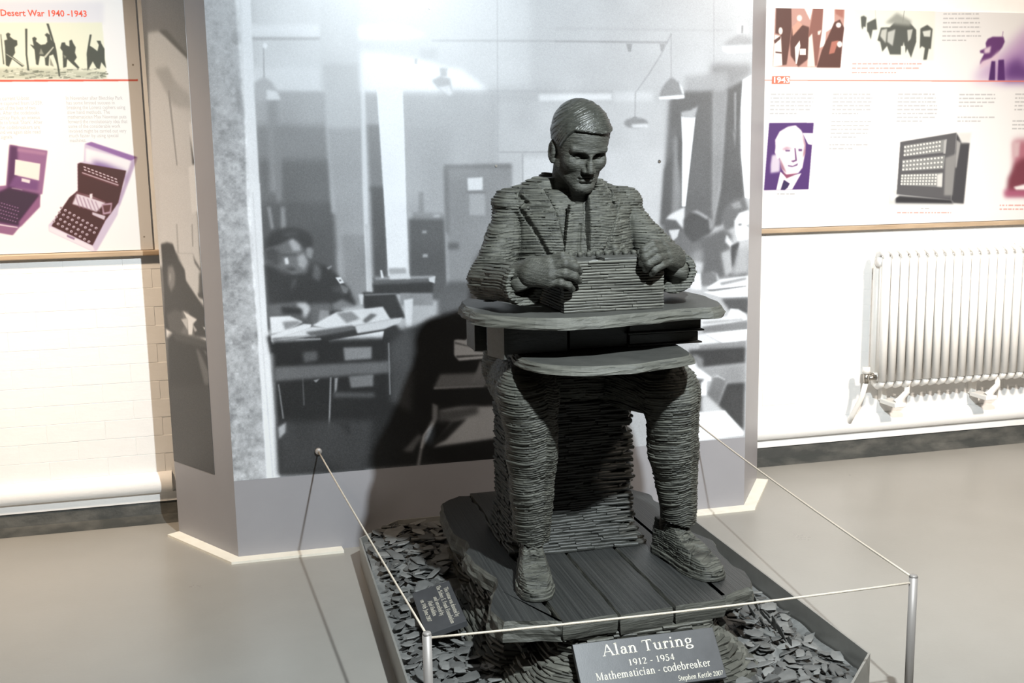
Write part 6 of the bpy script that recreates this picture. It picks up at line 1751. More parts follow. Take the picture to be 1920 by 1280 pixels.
236,236,232|0.5|3573 786 3567 772 3550 767 3533 773 3525 787 3531 801 3548 807 3566 800
236,236,232|0.5|3640 786 3633 772 3616 766 3599 772 3591 786 3597 800 3614 806 3632 800
236,236,232|0.5|3706 784 3699 770 3682 765 3665 771 3657 786 3664 800 3680 805 3698 799
236,236,232|0.5|2979 742 2973 729 2956 723 2939 729 2931 744 2938 757 2954 763 2971 757
236,236,232|0.5|3044 741 3038 727 3021 722 3004 728 2996 742 3003 756 3020 762 3037 755
236,236,232|0.5|3110 740 3103 726 3087 720 3070 726 3062 741 3068 755 3085 760 3102 754
236,236,232|0.5|3175 738 3169 724 3152 719 3135 725 3127 740 3134 753 3150 759 3168 753
236,236,232|0.5|3241 737 3234 723 3218 718 3200 724 3193 738 3199 752 3216 758 3233 751
236,236,232|0.5|3306 736 3300 722 3283 716 3266 722 3258 737 3265 750 3281 756 3299 750
236,236,232|0.5|3372 734 3366 720 3349 715 3332 721 3324 735 3330 749 3347 755 3364 748
236,236,232|0.5|3438 733 3432 719 3415 714 3398 720 3390 734 3396 748 3413 753 3430 747
236,236,232|0.5|3504 732 3498 718 3481 712 3464 718 3456 732 3462 746 3479 752 3496 746
236,236,232|0.5|3570 730 3564 716 3547 711 3530 717 3522 731 3528 745 3545 751 3562 744
236,236,232|0.5|3636 729 3630 715 3613 709 3596 716 3588 730 3594 744 3611 749 3629 743
236,236,232|0.5|3703 728 3696 714 3680 708 3662 714 3654 728 3660 742 3678 748 3695 742
186,120,136|7|5357 1531 5794 1553 5839 944 5397 952
128,66,80|5|5426 1084 5600 1186 5821 1183 5874 463 5273 477 5283 795
180,100,130|5|5203 585 5866 570 5876 436 5228 446
250,246,246|2|5419 633 5855 717 5866 570 5486 578
220,190,196|3|5329 1492 5516 1503 5504 1214 5381 1190
204,204,207|0.5|216 2400 327 2401 328 2378 217 2377
204,204,207|0.5|351 2400 403 2401 404 2378 352 2377
204,204,207|0.5|423 2400 494 2401 495 2378 424 2377
204,204,207|0.5|516 2400 622 2401 623 2378 517 2377
204,204,207|0.5|636 2400 666 2401 666 2378 637 2377
204,204,207|0.5|691 2400 761 2401 762 2378 692 2377
204,204,207|0.5|785 2400 812 2401 813 2378 786 2376
204,204,207|0.5|831 2400 931 2401 932 2377 832 2376
204,204,207|0.5|947 2400 1058 2401 1059 2377 948 2376
204,204,207|0.5|214 2333 242 2334 243 2311 214 2310
204,204,207|0.5|263 2333 383 2334 384 2310 264 2310
204,204,207|0.5|402 2333 450 2334 450 2310 402 2310
204,204,207|0.5|468 2333 498 2334 498 2310 469 2309
204,204,207|0.5|514 2333 584 2334 585 2310 514 2309
204,204,207|0.5|604 2332 654 2334 655 2310 605 2309
204,204,207|0.5|670 2332 719 2333 720 2310 671 2309
204,204,207|0.5|739 2332 794 2333 795 2310 739 2309
204,204,207|0.5|808 2332 919 2333 920 2310 808 2309
204,204,207|0.5|940 2332 1032 2333 1033 2309 941 2308
204,204,207|0.5|1048 2332 1071 2333 1072 2309 1049 2308
204,204,207|0.5|211 2266 271 2266 271 2243 212 2242
204,204,207|0.5|294 2266 391 2266 392 2243 294 2242
204,204,207|0.5|418 2265 486 2266 487 2243 418 2242
204,204,207|0.5|512 2265 606 2266 606 2242 512 2242
204,204,207|0.5|623 2265 708 2266 709 2242 623 2241
204,204,207|0.5|734 2264 846 2265 847 2242 735 2241
204,204,207|0.5|867 2264 953 2265 954 2242 868 2241
204,204,207|0.5|967 2264 1018 2265 1019 2241 968 2240
204,204,207|0.5|1043 2264 1064 2265 1065 2241 1044 2240
204,204,207|0.5|209 2198 305 2199 306 2176 209 2175
204,204,207|0.5|328 2198 392 2199 392 2175 328 2174
204,204,207|0.5|411 2198 488 2198 489 2175 411 2174
204,204,207|0.5|512 2198 591 2198 592 2175 513 2174
204,204,207|0.5|610 2197 686 2198 686 2174 610 2174
204,204,207|0.5|699 2197 730 2198 731 2174 700 2173
204,204,207|0.5|753 2197 880 2197 880 2174 754 2173
204,204,207|0.5|901 2196 968 2197 968 2173 902 2173
204,204,207|0.5|983 2196 1022 2197 1022 2173 984 2172
204,204,207|0.5|206 2131 286 2132 287 2108 207 2108
204,204,207|0.5|312 2130 361 2131 362 2108 312 2107
204,204,207|0.5|382 2130 504 2131 504 2107 382 2107
204,204,207|0.5|525 2130 598 2130 598 2107 525 2106
204,204,207|0.5|614 2129 696 2130 697 2106 615 2106
204,204,207|0.5|723 2129 750 2130 751 2106 724 2105
204,204,207|0.5|775 2129 885 2129 885 2106 776 2105
204,204,207|0.5|911 2128 1001 2129 1002 2105 912 2104
204,204,207|0.5|204 2063 282 2064 282 2040 204 2040
204,204,207|0.5|302 2063 372 2064 372 2040 303 2040
204,204,207|0.5|385 2062 499 2063 500 2039 386 2039
204,204,207|0.5|520 2062 567 2062 567 2039 521 2038
204,204,207|0.5|587 2062 662 2062 663 2038 588 2038
204,204,207|0.5|680 2061 738 2062 738 2038 681 2038
204,204,207|0.5|1461 2400 1586 2400 1586 2377 1462 2376
204,204,207|0.5|1599 2400 1635 2400 1636 2377 1600 2376
204,204,207|0.5|1661 2400 1764 2400 1765 2377 1662 2376
204,204,207|0.5|1788 2400 1847 2400 1848 2377 1788 2376
204,204,207|0.5|1869 2400 1960 2400 1960 2376 1870 2376
204,204,207|0.5|1982 2399 2026 2400 2026 2376 1983 2376
204,204,207|0.5|2046 2399 2114 2400 2115 2376 2046 2376
204,204,207|0.5|2138 2399 2225 2400 2226 2376 2139 2376
204,204,207|0.5|1459 2331 1532 2332 1532 2308 1460 2308
204,204,207|0.5|1549 2331 1580 2332 1580 2308 1550 2308
204,204,207|0.5|1593 2331 1668 2332 1669 2308 1594 2308
204,204,207|0.5|1686 2331 1753 2332 1754 2308 1687 2307
204,204,207|0.5|1780 2331 1861 2332 1862 2308 1780 2307
204,204,207|0.5|1883 2331 1935 2332 1936 2308 1884 2307
204,204,207|0.5|1948 2331 2010 2332 2011 2308 1949 2307
204,204,207|0.5|2025 2330 2106 2332 2107 2308 2026 2307
204,204,207|0.5|2134 2330 2232 2331 2234 2307 2135 2306
204,204,207|0.5|2248 2330 2271 2331 2272 2307 2250 2306
204,204,207|0.5|1457 2263 1578 2264 1578 2240 1458 2239
204,204,207|0.5|1602 2263 1711 2263 1712 2240 1603 2239
204,204,207|0.5|1730 2262 1858 2263 1859 2239 1730 2238
204,204,207|0.5|1886 2262 1930 2263 1932 2239 1887 2238
204,204,207|0.5|1955 2262 2057 2262 2058 2239 1956 2238
204,204,207|0.5|2078 2262 2160 2262 2162 2238 2078 2238
204,204,207|0.5|2181 2261 2254 2262 2255 2238 2182 2238
204,204,207|0.5|1455 2194 1518 2195 1519 2172 1456 2171
204,204,207|0.5|1545 2194 1665 2195 1666 2171 1546 2170
204,204,207|0.5|1685 2194 1771 2194 1772 2171 1686 2170
204,204,207|0.5|1798 2194 1901 2194 1902 2170 1800 2170
204,204,207|0.5|1922 2193 1972 2194 1973 2170 1923 2169
204,204,207|0.5|1990 2193 2091 2194 2092 2170 1991 2169
204,204,207|0.5|2107 2192 2229 2193 2230 2169 2108 2168
204,204,207|0.5|1453 2126 1512 2127 1513 2103 1454 2102
204,204,207|0.5|1540 2126 1640 2126 1641 2102 1540 2102
204,204,207|0.5|1661 2125 1742 2126 1742 2102 1662 2101
204,204,207|0.5|1764 2125 1853 2125 1854 2102 1766 2101
204,204,207|0.5|1871 2124 1920 2125 1921 2101 1872 2100
204,204,207|0.5|1941 2124 2066 2124 2067 2100 1942 2100
204,204,207|0.5|2089 2124 2124 2124 2125 2100 2090 2100
204,204,207|0.5|2150 2123 2241 2124 2242 2100 2151 2099
204,204,207|0.5|1451 2057 1498 2058 1499 2034 1452 2034
204,204,207|0.5|1522 2057 1556 2058 1556 2034 1523 2033
204,204,207|0.5|1578 2057 1634 2058 1635 2034 1580 2033
204,204,207|0.5|1650 2056 1769 2057 1770 2033 1652 2032
204,204,207|0.5|1784 2056 1865 2056 1866 2032 1784 2032
204,204,207|0.5|1891 2055 1944 2056 1945 2032 1892 2031
204,204,207|0.5|1961 2055 1991 2056 1992 2032 1962 2031
204,204,207|0.5|1441 1910 1524 1910 1525 1887 1442 1886
204,204,207|0.5|1543 1910 1632 1910 1633 1886 1544 1886
204,204,207|0.5|1655 1909 1689 1910 1690 1886 1656 1885
204,204,207|0.5|1702 1908 1817 1908 1818 1884 1703 1884
204,204,207|0.5|1834 1908 1886 1908 1887 1884 1835 1884
204,204,207|0.5|1914 1907 1991 1907 1992 1883 1915 1883
204,204,207|0.5|2017 1906 2094 1907 2096 1883 2018 1882
204,204,207|0.5|2118 1906 2161 1906 2162 1882 2119 1882
204,204,207|0.5|2184 1905 2264 1906 2266 1882 2185 1881
204,204,207|0.5|1439 1841 1535 1842 1536 1818 1440 1817
204,204,207|0.5|1549 1840 1655 1840 1656 1817 1550 1816
204,204,207|0.5|1677 1840 1736 1840 1737 1816 1678 1816
204,204,207|0.5|1750 1839 1867 1839 1868 1815 1750 1815
204,204,207|0.5|1888 1838 1990 1838 1991 1814 1888 1814
204,204,207|0.5|2017 1837 2119 1837 2120 1813 2018 1813
204,204,207|0.5|2147 1836 2216 1836 2217 1812 2148 1812
204,204,207|0.5|1437 1772 1561 1772 1562 1748 1438 1748
204,204,207|0.5|1587 1771 1624 1772 1626 1748 1588 1747
204,204,207|0.5|1640 1771 1690 1771 1690 1747 1641 1747
204,204,207|0.5|1718 1770 1790 1770 1791 1746 1718 1746
204,204,207|0.5|1813 1769 1872 1770 1873 1746 1814 1745
204,204,207|0.5|1893 1768 1961 1769 1962 1745 1894 1744
204,204,207|0.5|1979 1768 2068 1768 2069 1744 1980 1744
204,204,207|0.5|2090 1767 2213 1767 2214 1743 2092 1743
204,204,207|0.5|2237 1766 2249 1766 2250 1742 2238 1742
204,204,207|0.5|1435 1703 1531 1703 1532 1680 1436 1680
204,204,207|0.5|1547 1702 1664 1702 1664 1678 1548 1678
204,204,207|0.5|1692 1701 1813 1701 1814 1677 1692 1677
204,204,207|0.5|1835 1700 1937 1700 1938 1676 1836 1676
204,204,207|0.5|1954 1698 2068 1698 2069 1674 1954 1674
204,204,207|0.5|2090 1697 2148 1698 2149 1674 2091 1673
204,204,207|0.5|2162 1697 2196 1697 2197 1673 2163 1672
204,204,207|0.5|1433 1634 1469 1635 1470 1611 1434 1610
204,204,207|0.5|1494 1634 1564 1634 1565 1610 1495 1610
204,204,207|0.5|1580 1633 1638 1633 1638 1609 1580 1609
204,204,207|0.5|1662 1632 1780 1632 1782 1608 1663 1608
204,204,207|0.5|1794 1631 1886 1631 1887 1606 1795 1606
204,204,207|0.5|1900 1630 1958 1630 1959 1606 1901 1606
204,204,207|0.5|1418 1496 1456 1496 1456 1472 1418 1472
204,204,207|0.5|1475 1495 1518 1496 1519 1472 1476 1471
204,204,207|0.5|1532 1495 1601 1495 1602 1471 1533 1471
204,204,207|0.5|1628 1494 1739 1493 1740 1469 1629 1470
204,204,207|0.5|1764 1492 1814 1492 1816 1468 1765 1468
204,204,207|0.5|1836 1491 1892 1491 1893 1467 1837 1467
204,204,207|0.5|1908 1490 1947 1491 1948 1466 1909 1466
204,204,207|0.5|1964 1490 2089 1489 2090 1465 1964 1465
204,204,207|0.5|2115 1488 2207 1488 2208 1463 2116 1464
204,204,207|0.5|1416 1427 1463 1427 1464 1403 1416 1403
204,204,207|0.5|1481 1426 1573 1426 1574 1402 1482 1402
204,204,207|0.5|1598 1424 1714 1424 1715 1400 1598 1400
204,204,207|0.5|1740 1422 1777 1423 1778 1399 1741 1398
204,204,207|0.5|1800 1422 1897 1422 1898 1397 1800 1398
204,204,207|0.5|2803 2399 2910 2400 2911 2376 2804 2375
204,204,207|0.5|2936 2399 3064 2400 3066 2376 2937 2375
204,204,207|0.5|3090 2399 3216 2400 3218 2376 3091 2375
204,204,207|0.5|3230 2399 3309 2400 3310 2376 3232 2374
204,204,207|0.5|3338 2399 3436 2400 3437 2375 3339 2374
204,204,207|0.5|3464 2398 3504 2400 3506 2375 3465 2374
204,204,207|0.5|3526 2398 3580 2400 3582 2375 3527 2374
204,204,207|0.5|2802 2330 2831 2330 2832 2306 2803 2305
204,204,207|0.5|2848 2330 2906 2330 2907 2306 2849 2305
204,204,207|0.5|2934 2329 3043 2330 3044 2306 2934 2305
204,204,207|0.5|3059 2329 3173 2330 3174 2306 3060 2305
204,204,207|0.5|3189 2329 3283 2330 3284 2306 3190 2305
204,204,207|0.5|3299 2329 3327 2330 3328 2306 3300 2304
204,204,207|0.5|3355 2329 3406 2330 3407 2305 3356 2304
204,204,207|0.5|3423 2329 3558 2329 3559 2305 3424 2304
204,204,207|0.5|3585 2328 3602 2329 3603 2305 3586 2304
204,204,207|0.5|2800 2260 2900 2261 2902 2236 2802 2236
204,204,207|0.5|2917 2260 3046 2260 3047 2236 2918 2236
204,204,207|0.5|3070 2259 3202 2260 3203 2236 3072 2235
204,204,207|0.5|3230 2259 3290 2260 3292 2236 3231 2235
204,204,207|0.5|3310 2259 3356 2260 3357 2235 3311 2234
204,204,207|0.5|3372 2259 3407 2260 3408 2235 3373 2234
204,204,207|0.5|3426 2258 3519 2259 3520 2235 3427 2234
204,204,207|0.5|3533 2258 3609 2259 3610 2235 3534 2234
204,204,207|0.5|2799 2190 2914 2191 2916 2167 2800 2166
204,204,207|0.5|2936 2190 2997 2191 2998 2166 2936 2166
204,204,207|0.5|3018 2190 3122 2190 3123 2166 3020 2166
204,204,207|0.5|3136 2189 3270 2190 3271 2166 3138 2165
204,204,207|0.5|3284 2189 3393 2190 3394 2165 3285 2164
204,204,207|0.5|3420 2188 3450 2189 3452 2165 3421 2164
204,204,207|0.5|3476 2188 3544 2189 3546 2165 3478 2164
204,204,207|0.5|3568 2188 3597 2189 3598 2164 3569 2164
204,204,207|0.5|3612 2188 3636 2189 3638 2164 3613 2164
204,204,207|0.5|2798 2121 2906 2121 2908 2097 2799 2096
204,204,207|0.5|2935 2120 3064 2120 3065 2096 2936 2096
204,204,207|0.5|3082 2120 3149 2120 3150 2096 3084 2095
204,204,207|0.5|3171 2119 3282 2120 3284 2095 3172 2095
204,204,207|0.5|3298 2119 3407 2119 3408 2095 3299 2094
204,204,207|0.5|3433 2118 3555 2119 3556 2094 3435 2094
204,204,207|0.5|3569 2118 3652 2118 3653 2094 3570 2093
204,204,207|0.5|2797 2051 2890 2051 2891 2027 2798 2027
204,204,207|0.5|2918 2050 2982 2051 2984 2027 2919 2026
204,204,207|0.5|3010 2050 3097 2050 3098 2026 3012 2026
204,204,207|0.5|3116 2049 3178 2050 3179 2026 3117 2025
204,204,207|0.5|3194 2049 3231 2050 3232 2026 3196 2025
204,204,207|0.5|3247 2049 3350 2049 3351 2025 3248 2024
204,204,207|0.5|3379 2048 3425 2049 3426 2024 3380 2024
204,204,207|0.5|3440 2048 3575 2048 3576 2024 3441 2023
204,204,207|0.5|3597 2047 3641 2048 3642 2023 3598 2022
204,204,207|0.5|2796 1981 2912 1981 2913 1957 2796 1957
204,204,207|0.5|2932 1980 3006 1981 3007 1956 2934 1956
204,204,207|0.5|3020 1980 3147 1980 3148 1956 3021 1956
204,204,207|0.5|3161 1979 3242 1980 3244 1955 3162 1955
204,204,207|0.5|3269 1978 3312 1979 3313 1955 3270 1954
204,204,207|0.5|3337 1978 3468 1978 3470 1954 3338 1954
204,204,207|0.5|3492 1977 3606 1977 3607 1953 3493 1953
204,204,207|0.5|2794 1911 2869 1912 2870 1887 2795 1887
204,204,207|0.5|2884 1910 3003 1911 3004 1886 2886 1886
204,204,207|0.5|3021 1910 3098 1910 3099 1886 3022 1885
204,204,207|0.5|3128 1909 3248 1909 3249 1885 3129 1884
204,204,207|0.5|3277 1908 3338 1908 3340 1884 3278 1884
204,204,207|0.5|4112 2392 4230 2392 4232 2368 4113 2367
204,204,207|0.5|4252 2392 4310 2392 4312 2368 4254 2367
204,204,207|0.5|4324 2391 4426 2392 4428 2368 4326 2367
204,204,207|0.5|4448 2391 4561 2392 4563 2368 4450 2367
204,204,207|0.5|4581 2391 4696 2392 4698 2368 4583 2367
204,204,207|0.5|4715 2391 4833 2392 4835 2367 4716 2366
204,204,207|0.5|4860 2391 4891 2392 4892 2367 4861 2366
204,204,207|0.5|4111 2321 4161 2322 4162 2297 4112 2296
204,204,207|0.5|4184 2321 4302 2322 4303 2297 4185 2296
204,204,207|0.5|4320 2321 4438 2322 4439 2297 4321 2296
204,204,207|0.5|4463 2320 4586 2321 4587 2297 4464 2296
204,204,207|0.5|4605 2320 4644 2321 4646 2296 4606 2296
204,204,207|0.5|4672 2320 4791 2321 4792 2296 4673 2296
204,204,207|0.5|4812 2320 4852 2321 4854 2296 4814 2295
204,204,207|0.5|4869 2320 4907 2321 4908 2296 4871 2295
204,204,207|0.5|4110 2250 4204 2251 4206 2226 4112 2226
204,204,207|0.5|4221 2250 4322 2251 4324 2226 4223 2226
204,204,207|0.5|4342 2250 4474 2250 4476 2226 4344 2225
204,204,207|0.5|4504 2249 4590 2250 4591 2226 4505 2225
204,204,207|0.5|4614 2249 4721 2250 4723 2225 4616 2224
204,204,207|0.5|4749 2249 4884 2250 4885 2225 4750 2224
204,204,207|0.5|4110 2180 4178 2180 4180 2156 4111 2155
204,204,207|0.5|4202 2179 4265 2180 4266 2156 4204 2155
204,204,207|0.5|4288 2179 4327 2180 4329 2155 4290 2154
204,204,207|0.5|4356 2179 4443 2180 4444 2155 4357 2154
204,204,207|0.5|4459 2178 4561 2179 4563 2154 4460 2154
204,204,207|0.5|4580 2178 4632 2179 4633 2154 4582 2153
204,204,207|0.5|4096 1974 4142 1974 4143 1950 4098 1949
204,204,207|0.5|4166 1973 4203 1974 4204 1949 4168 1949
204,204,207|0.5|4226 1973 4295 1974 4297 1949 4227 1948
204,204,207|0.5|4310 1972 4395 1973 4397 1948 4312 1948
204,204,207|0.5|4410 1972 4487 1972 4489 1948 4412 1947
204,204,207|0.5|4502 1971 4542 1972 4543 1947 4504 1946
204,204,207|0.5|4563 1971 4684 1971 4686 1946 4564 1946
204,204,207|0.5|4700 1970 4755 1971 4756 1946 4702 1946
204,204,207|0.5|4779 1970 4907 1970 4909 1945 4781 1945
204,204,207|0.5|4096 1902 4168 1903 4170 1878 4097 1878
204,204,207|0.5|4198 1902 4232 1903 4234 1878 4200 1877
204,204,207|0.5|4260 1902 4321 1902 4323 1877 4262 1877
204,204,207|0.5|4338 1901 4380 1902 4381 1877 4339 1876
204,204,207|0.5|4399 1900 4519 1901 4520 1876 4400 1876
204,204,207|0.5|4536 1900 4605 1900 4606 1876 4537 1875
204,204,207|0.5|5339 2398 5478 2398 5480 2374 5341 2373
204,204,207|0.5|5494 2398 5604 2398 5606 2374 5496 2373
204,204,207|0.5|5620 2398 5678 2398 5680 2374 5622 2372
204,204,207|0.5|5709 2397 5763 2398 5765 2374 5711 2372
204,204,207|0.5|5788 2397 5859 2398 5861 2373 5790 2372
204,204,207|0.5|5340 2326 5391 2327 5393 2302 5341 2301
204,204,207|0.5|5419 2326 5459 2327 5461 2302 5421 2301
204,204,207|0.5|5477 2326 5510 2327 5511 2302 5479 2301
204,204,207|0.5|5528 2326 5604 2326 5606 2302 5530 2301
204,204,207|0.5|5634 2326 5707 2326 5709 2302 5636 2301
204,204,207|0.5|5724 2326 5783 2326 5785 2301 5725 2300
204,204,207|0.5|5814 2325 5847 2326 5849 2301 5816 2300
204,204,207|0.5|5340 2254 5444 2255 5446 2230 5342 2229
204,204,207|0.5|5464 2254 5573 2255 5574 2230 5466 2229
204,204,207|0.5|5596 2254 5699 2254 5701 2230 5597 2229
204,204,207|0.5|5729 2253 5826 2254 5827 2229 5731 2228
204,204,207|0.5|5842 2253 5860 2254 5862 2229 5844 2228
204,204,207|0.5|5340 2182 5392 2183 5393 2158 5342 2158
204,204,207|0.5|5422 2182 5517 2183 5519 2158 5424 2157
204,204,207|0.5|5544 2182 5674 2182 5676 2158 5546 2157
204,204,207|0.5|5694 2181 5764 2182 5766 2157 5695 2156
204,204,207|0.5|5794 2181 5839 2182 5841 2157 5795 2156
204,204,207|0.5|5340 2110 5381 2111 5383 2086 5342 2086
204,204,207|0.5|5407 2110 5516 2111 5518 2086 5408 2085
204,204,207|0.5|5547 2110 5673 2110 5674 2085 5548 2085
204,204,207|0.5|5312 1898 5384 1898 5386 1874 5314 1873
204,204,207|0.5|5401 1898 5530 1898 5532 1872 5403 1872
204,204,207|0.5|5544 1896 5632 1897 5633 1872 5546 1872
204,204,207|0.5|5661 1896 5700 1896 5702 1872 5663 1871
204,204,207|0.5|5724 1895 5825 1896 5827 1870 5726 1870
204,204,207|0.5|5840 1895 5878 1895 5880 1870 5842 1870
204,204,207|0.5|5312 1826 5425 1826 5426 1801 5314 1801
204,204,207|0.5|5442 1825 5499 1826 5500 1800 5444 1800
204,204,207|0.5|5515 1824 5603 1825 5604 1800 5517 1799
204,204,207|0.5|5633 1824 5730 1824 5732 1799 5635 1798
204,204,207|0.5|5758 1823 5832 1823 5834 1798 5760 1798
204,204,207|0.5|5859 1822 5884 1823 5886 1798 5861 1797
204,204,207|0.5|5313 1754 5419 1754 5421 1729 5314 1728
204,204,207|0.5|5446 1752 5524 1753 5526 1728 5448 1728
204,204,207|0.5|5540 1752 5600 1752 5602 1727 5542 1727
204,204,207|0.5|5618 1751 5680 1752 5682 1726 5620 1726
204,204,207|0.5|3687 3845 3762 3847 3763 3823 3688 3821
204,204,207|0.5|3784 3846 3835 3848 3836 3824 3786 3823
204,204,207|0.5|3861 3848 3978 3851 3980 3827 3863 3824
204,204,207|0.5|4002 3850 4048 3852 4050 3828 4004 3826
204,204,207|0.5|4070 3851 4134 3854 4136 3830 4072 3828
204,204,207|0.5|4152 3853 4284 3856 4286 3832 4154 3829
204,204,207|0.5|4314 3856 4348 3857 4349 3833 4316 3832
204,204,207|0.5|4375 3856 4442 3859 4444 3835 4376 3833
204,204,207|0.5|3687 3766 3788 3769 3789 3745 3688 3743
204,204,207|0.5|3809 3768 3911 3771 3912 3747 3810 3745
204,204,207|0.5|3935 3770 3978 3772 3979 3748 3936 3747
204,204,207|0.5|4004 3772 4139 3775 4140 3751 4005 3748
204,204,207|0.5|4168 3774 4263 3777 4265 3753 4170 3750
204,204,207|0.5|4278 3776 4307 3778 4308 3754 4279 3752
204,204,207|0.5|4323 3777 4454 3780 4456 3756 4324 3753
204,204,207|0.5|4473 3779 4476 3780 4477 3756 4474 3755
204,204,207|0.5|3687 3688 3774 3690 3776 3666 3688 3664
204,204,207|0.5|3795 3690 3830 3691 3831 3667 3796 3666
204,204,207|0.5|3853 3690 3972 3693 3974 3670 3854 3667
204,204,207|0.5|3989 3692 4042 3694 4043 3670 3990 3669
204,204,207|0.5|4062 3694 4094 3695 4096 3671 4063 3670
204,204,207|0.5|4116 3694 4234 3697 4235 3673 4117 3671
204,204,207|0.5|4258 3697 4344 3699 4346 3675 4259 3673
204,204,207|0.5|4372 3698 4417 3700 4419 3676 4374 3674
204,204,207|0.5|4440 3700 4478 3701 4479 3677 4442 3676
204,204,207|0.5|3687 3610 3798 3612 3800 3588 3688 3586
204,204,207|0.5|3814 3611 3860 3613 3861 3589 3815 3587
204,204,207|0.5|3886 3612 4017 3615 4019 3591 3888 3588
204,204,207|0.5|4038 3614 4112 3616 4113 3592 4040 3590
204,204,207|0.5|4129 3616 4188 3618 4189 3594 4130 3592
204,204,207|0.5|4211 3617 4259 3618 4261 3594 4213 3593
204,204,207|0.5|4275 3618 4354 3620 4355 3596 4276 3594
204,204,207|0.5|4370 3619 4470 3622 4471 3598 4372 3595
204,204,207|0.5|4497 3621 4502 3622 4504 3598 4498 3597
204,204,207|0.5|3686 3531 3762 3533 3763 3509 3688 3507
204,204,207|0.5|3775 3532 3880 3534 3882 3510 3777 3508
204,204,207|0.5|3900 3534 3962 3535 3964 3512 3901 3510
204,204,207|0.5|3978 3535 4054 3536 4056 3513 3979 3511
204,204,207|0.5|4078 3536 4149 3538 4150 3514 4079 3512
204,204,207|0.5|4176 3537 4278 3540 4280 3516 4178 3513
204,204,207|0.5|4296 3539 4382 3541 4384 3517 4298 3515
204,204,207|0.5|4411 3540 4484 3542 4486 3518 4412 3516
204,204,207|0.5|3686 3452 3767 3454 3769 3430 3688 3428
204,204,207|0.5|3788 3453 3860 3455 3861 3431 3790 3429
204,204,207|0.5|3880 3454 3972 3456 3974 3432 3882 3430
204,204,207|0.5|3994 3456 4076 3458 4078 3434 3996 3432
204,204,207|0.5|4093 3457 4169 3459 4171 3435 4094 3433
204,204,207|0.5|4198 3458 4272 3460 4274 3436 4200 3434
204,204,207|0.5|4287 3459 4316 3461 4317 3437 4288 3435
204,204,207|0.5|4338 3460 4373 3461 4374 3437 4340 3436
204,204,207|0.5|4388 3460 4429 3462 4430 3438 4390 3436
204,204,207|0.5|4450 3461 4517 3463 4519 3439 4452 3437
204,204,207|0.5|3686 3373 3764 3375 3765 3351 3688 3349
204,204,207|0.5|3784 3374 3867 3376 3868 3352 3786 3350
204,204,207|0.5|3888 3375 3995 3378 3996 3354 3889 3352
204,204,207|0.5|4023 3377 4128 3379 4129 3355 4024 3353
204,204,207|0.5|4148 3378 4200 3380 4202 3356 4150 3354
236,182,174|0.5|1832 2939 1917 2941 1918 2917 1833 2916
236,182,174|0.5|1944 2940 2020 2941 2021 2918 1946 2916
236,182,174|0.5|2041 2940 2129 2942 2130 2918 2042 2917
236,182,174|0.5|2145 2941 2226 2943 2227 2919 2146 2918
236,182,174|0.5|2249 2942 2359 2944 2360 2920 2250 2918
236,182,174|0.5|2374 2942 2433 2944 2434 2920 2375 2919
236,182,174|0.5|2448 2943 2560 2945 2562 2921 2449 2919
236,182,174|0.5|2584 2944 2617 2945 2618 2921 2586 2920
236,182,174|0.5|2645 2944 2775 2946 2776 2922 2646 2920
236,182,174|0.5|2798 2945 2891 2947 2892 2923 2800 2921
236,182,174|0.5|2907 2946 2937 2947 2938 2923 2908 2922
236,182,174|0.5|2958 2946 2992 2947 2994 2924 2960 2922
236,182,174|0.5|3009 2946 3063 2948 3064 2924 3010 2923
236,182,174|0.5|3077 2947 3154 2948 3155 2924 3078 2923
236,182,174|0.5|3174 2948 3271 2949 3272 2925 3176 2924
236,182,174|0.5|1831 2862 1910 2863 1911 2839 1832 2838
236,182,174|0.5|1933 2862 2008 2863 2009 2840 1934 2838
236,182,174|0.5|2025 2862 2156 2864 2157 2840 2026 2839
236,182,174|0.5|2185 2863 2300 2865 2301 2841 2186 2840
236,182,174|0.5|2324 2864 2384 2865 2386 2842 2325 2840
236,182,174|0.5|2401 2864 2459 2866 2460 2842 2402 2841
236,182,174|0.5|2474 2865 2582 2866 2583 2842 2474 2841
236,182,174|0.5|2601 2866 2718 2867 2719 2843 2602 2842
236,182,174|0.5|2738 2866 2867 2868 2868 2844 2739 2842
236,182,174|0.5|2894 2867 2922 2868 2922 2844 2895 2843
236,182,174|0.5|2938 2867 3063 2869 3064 2845 2939 2843
236,182,174|0.5|3084 2868 3216 2870 3218 2846 3085 2844
236,182,174|0.5|3236 2869 3240 2870 3241 2846 3238 2845
236,182,174|0.5|1830 2784 1938 2785 1938 2762 1830 2760
236,182,174|0.5|1955 2784 1991 2785 1992 2762 1956 2760
236,182,174|0.5|2009 2784 2137 2786 2138 2762 2010 2761
236,182,174|0.5|2162 2785 2201 2786 2202 2762 2163 2761
236,182,174|0.5|2218 2785 2256 2786 2257 2763 2219 2762
236,182,174|0.5|2270 2786 2382 2787 2382 2763 2272 2762
236,182,174|0.5|2398 2786 2484 2787 2485 2764 2398 2762
236,182,174|0.5|2504 2786 2552 2788 2553 2764 2505 2763
236,182,174|0.5|2576 2787 2618 2788 2619 2764 2578 2763
236,182,174|0.5|2641 2787 2681 2788 2682 2764 2642 2763
236,182,174|0.5|2701 2787 2746 2788 2747 2765 2702 2764
236,182,174|0.5|2885 223 2965 222 2966 197 2886 198
236,182,174|0.5|2989 220 3090 218 3092 193 2990 195
236,182,174|0.5|3106 217 3136 217 3138 192 3108 192
236,182,174|0.5|3156 216 3215 215 3216 190 3158 190
236,182,174|0.5|3242 213 3346 211 3347 186 3243 188
236,182,174|0.5|3370 210 3460 208 3461 183 3371 184
236,182,174|0.5|3484 206 3529 206 3531 181 3486 181
236,182,174|0.5|3550 205 3597 204 3598 179 3552 180
236,182,174|0.5|3626 203 3662 203 3663 178 3627 178
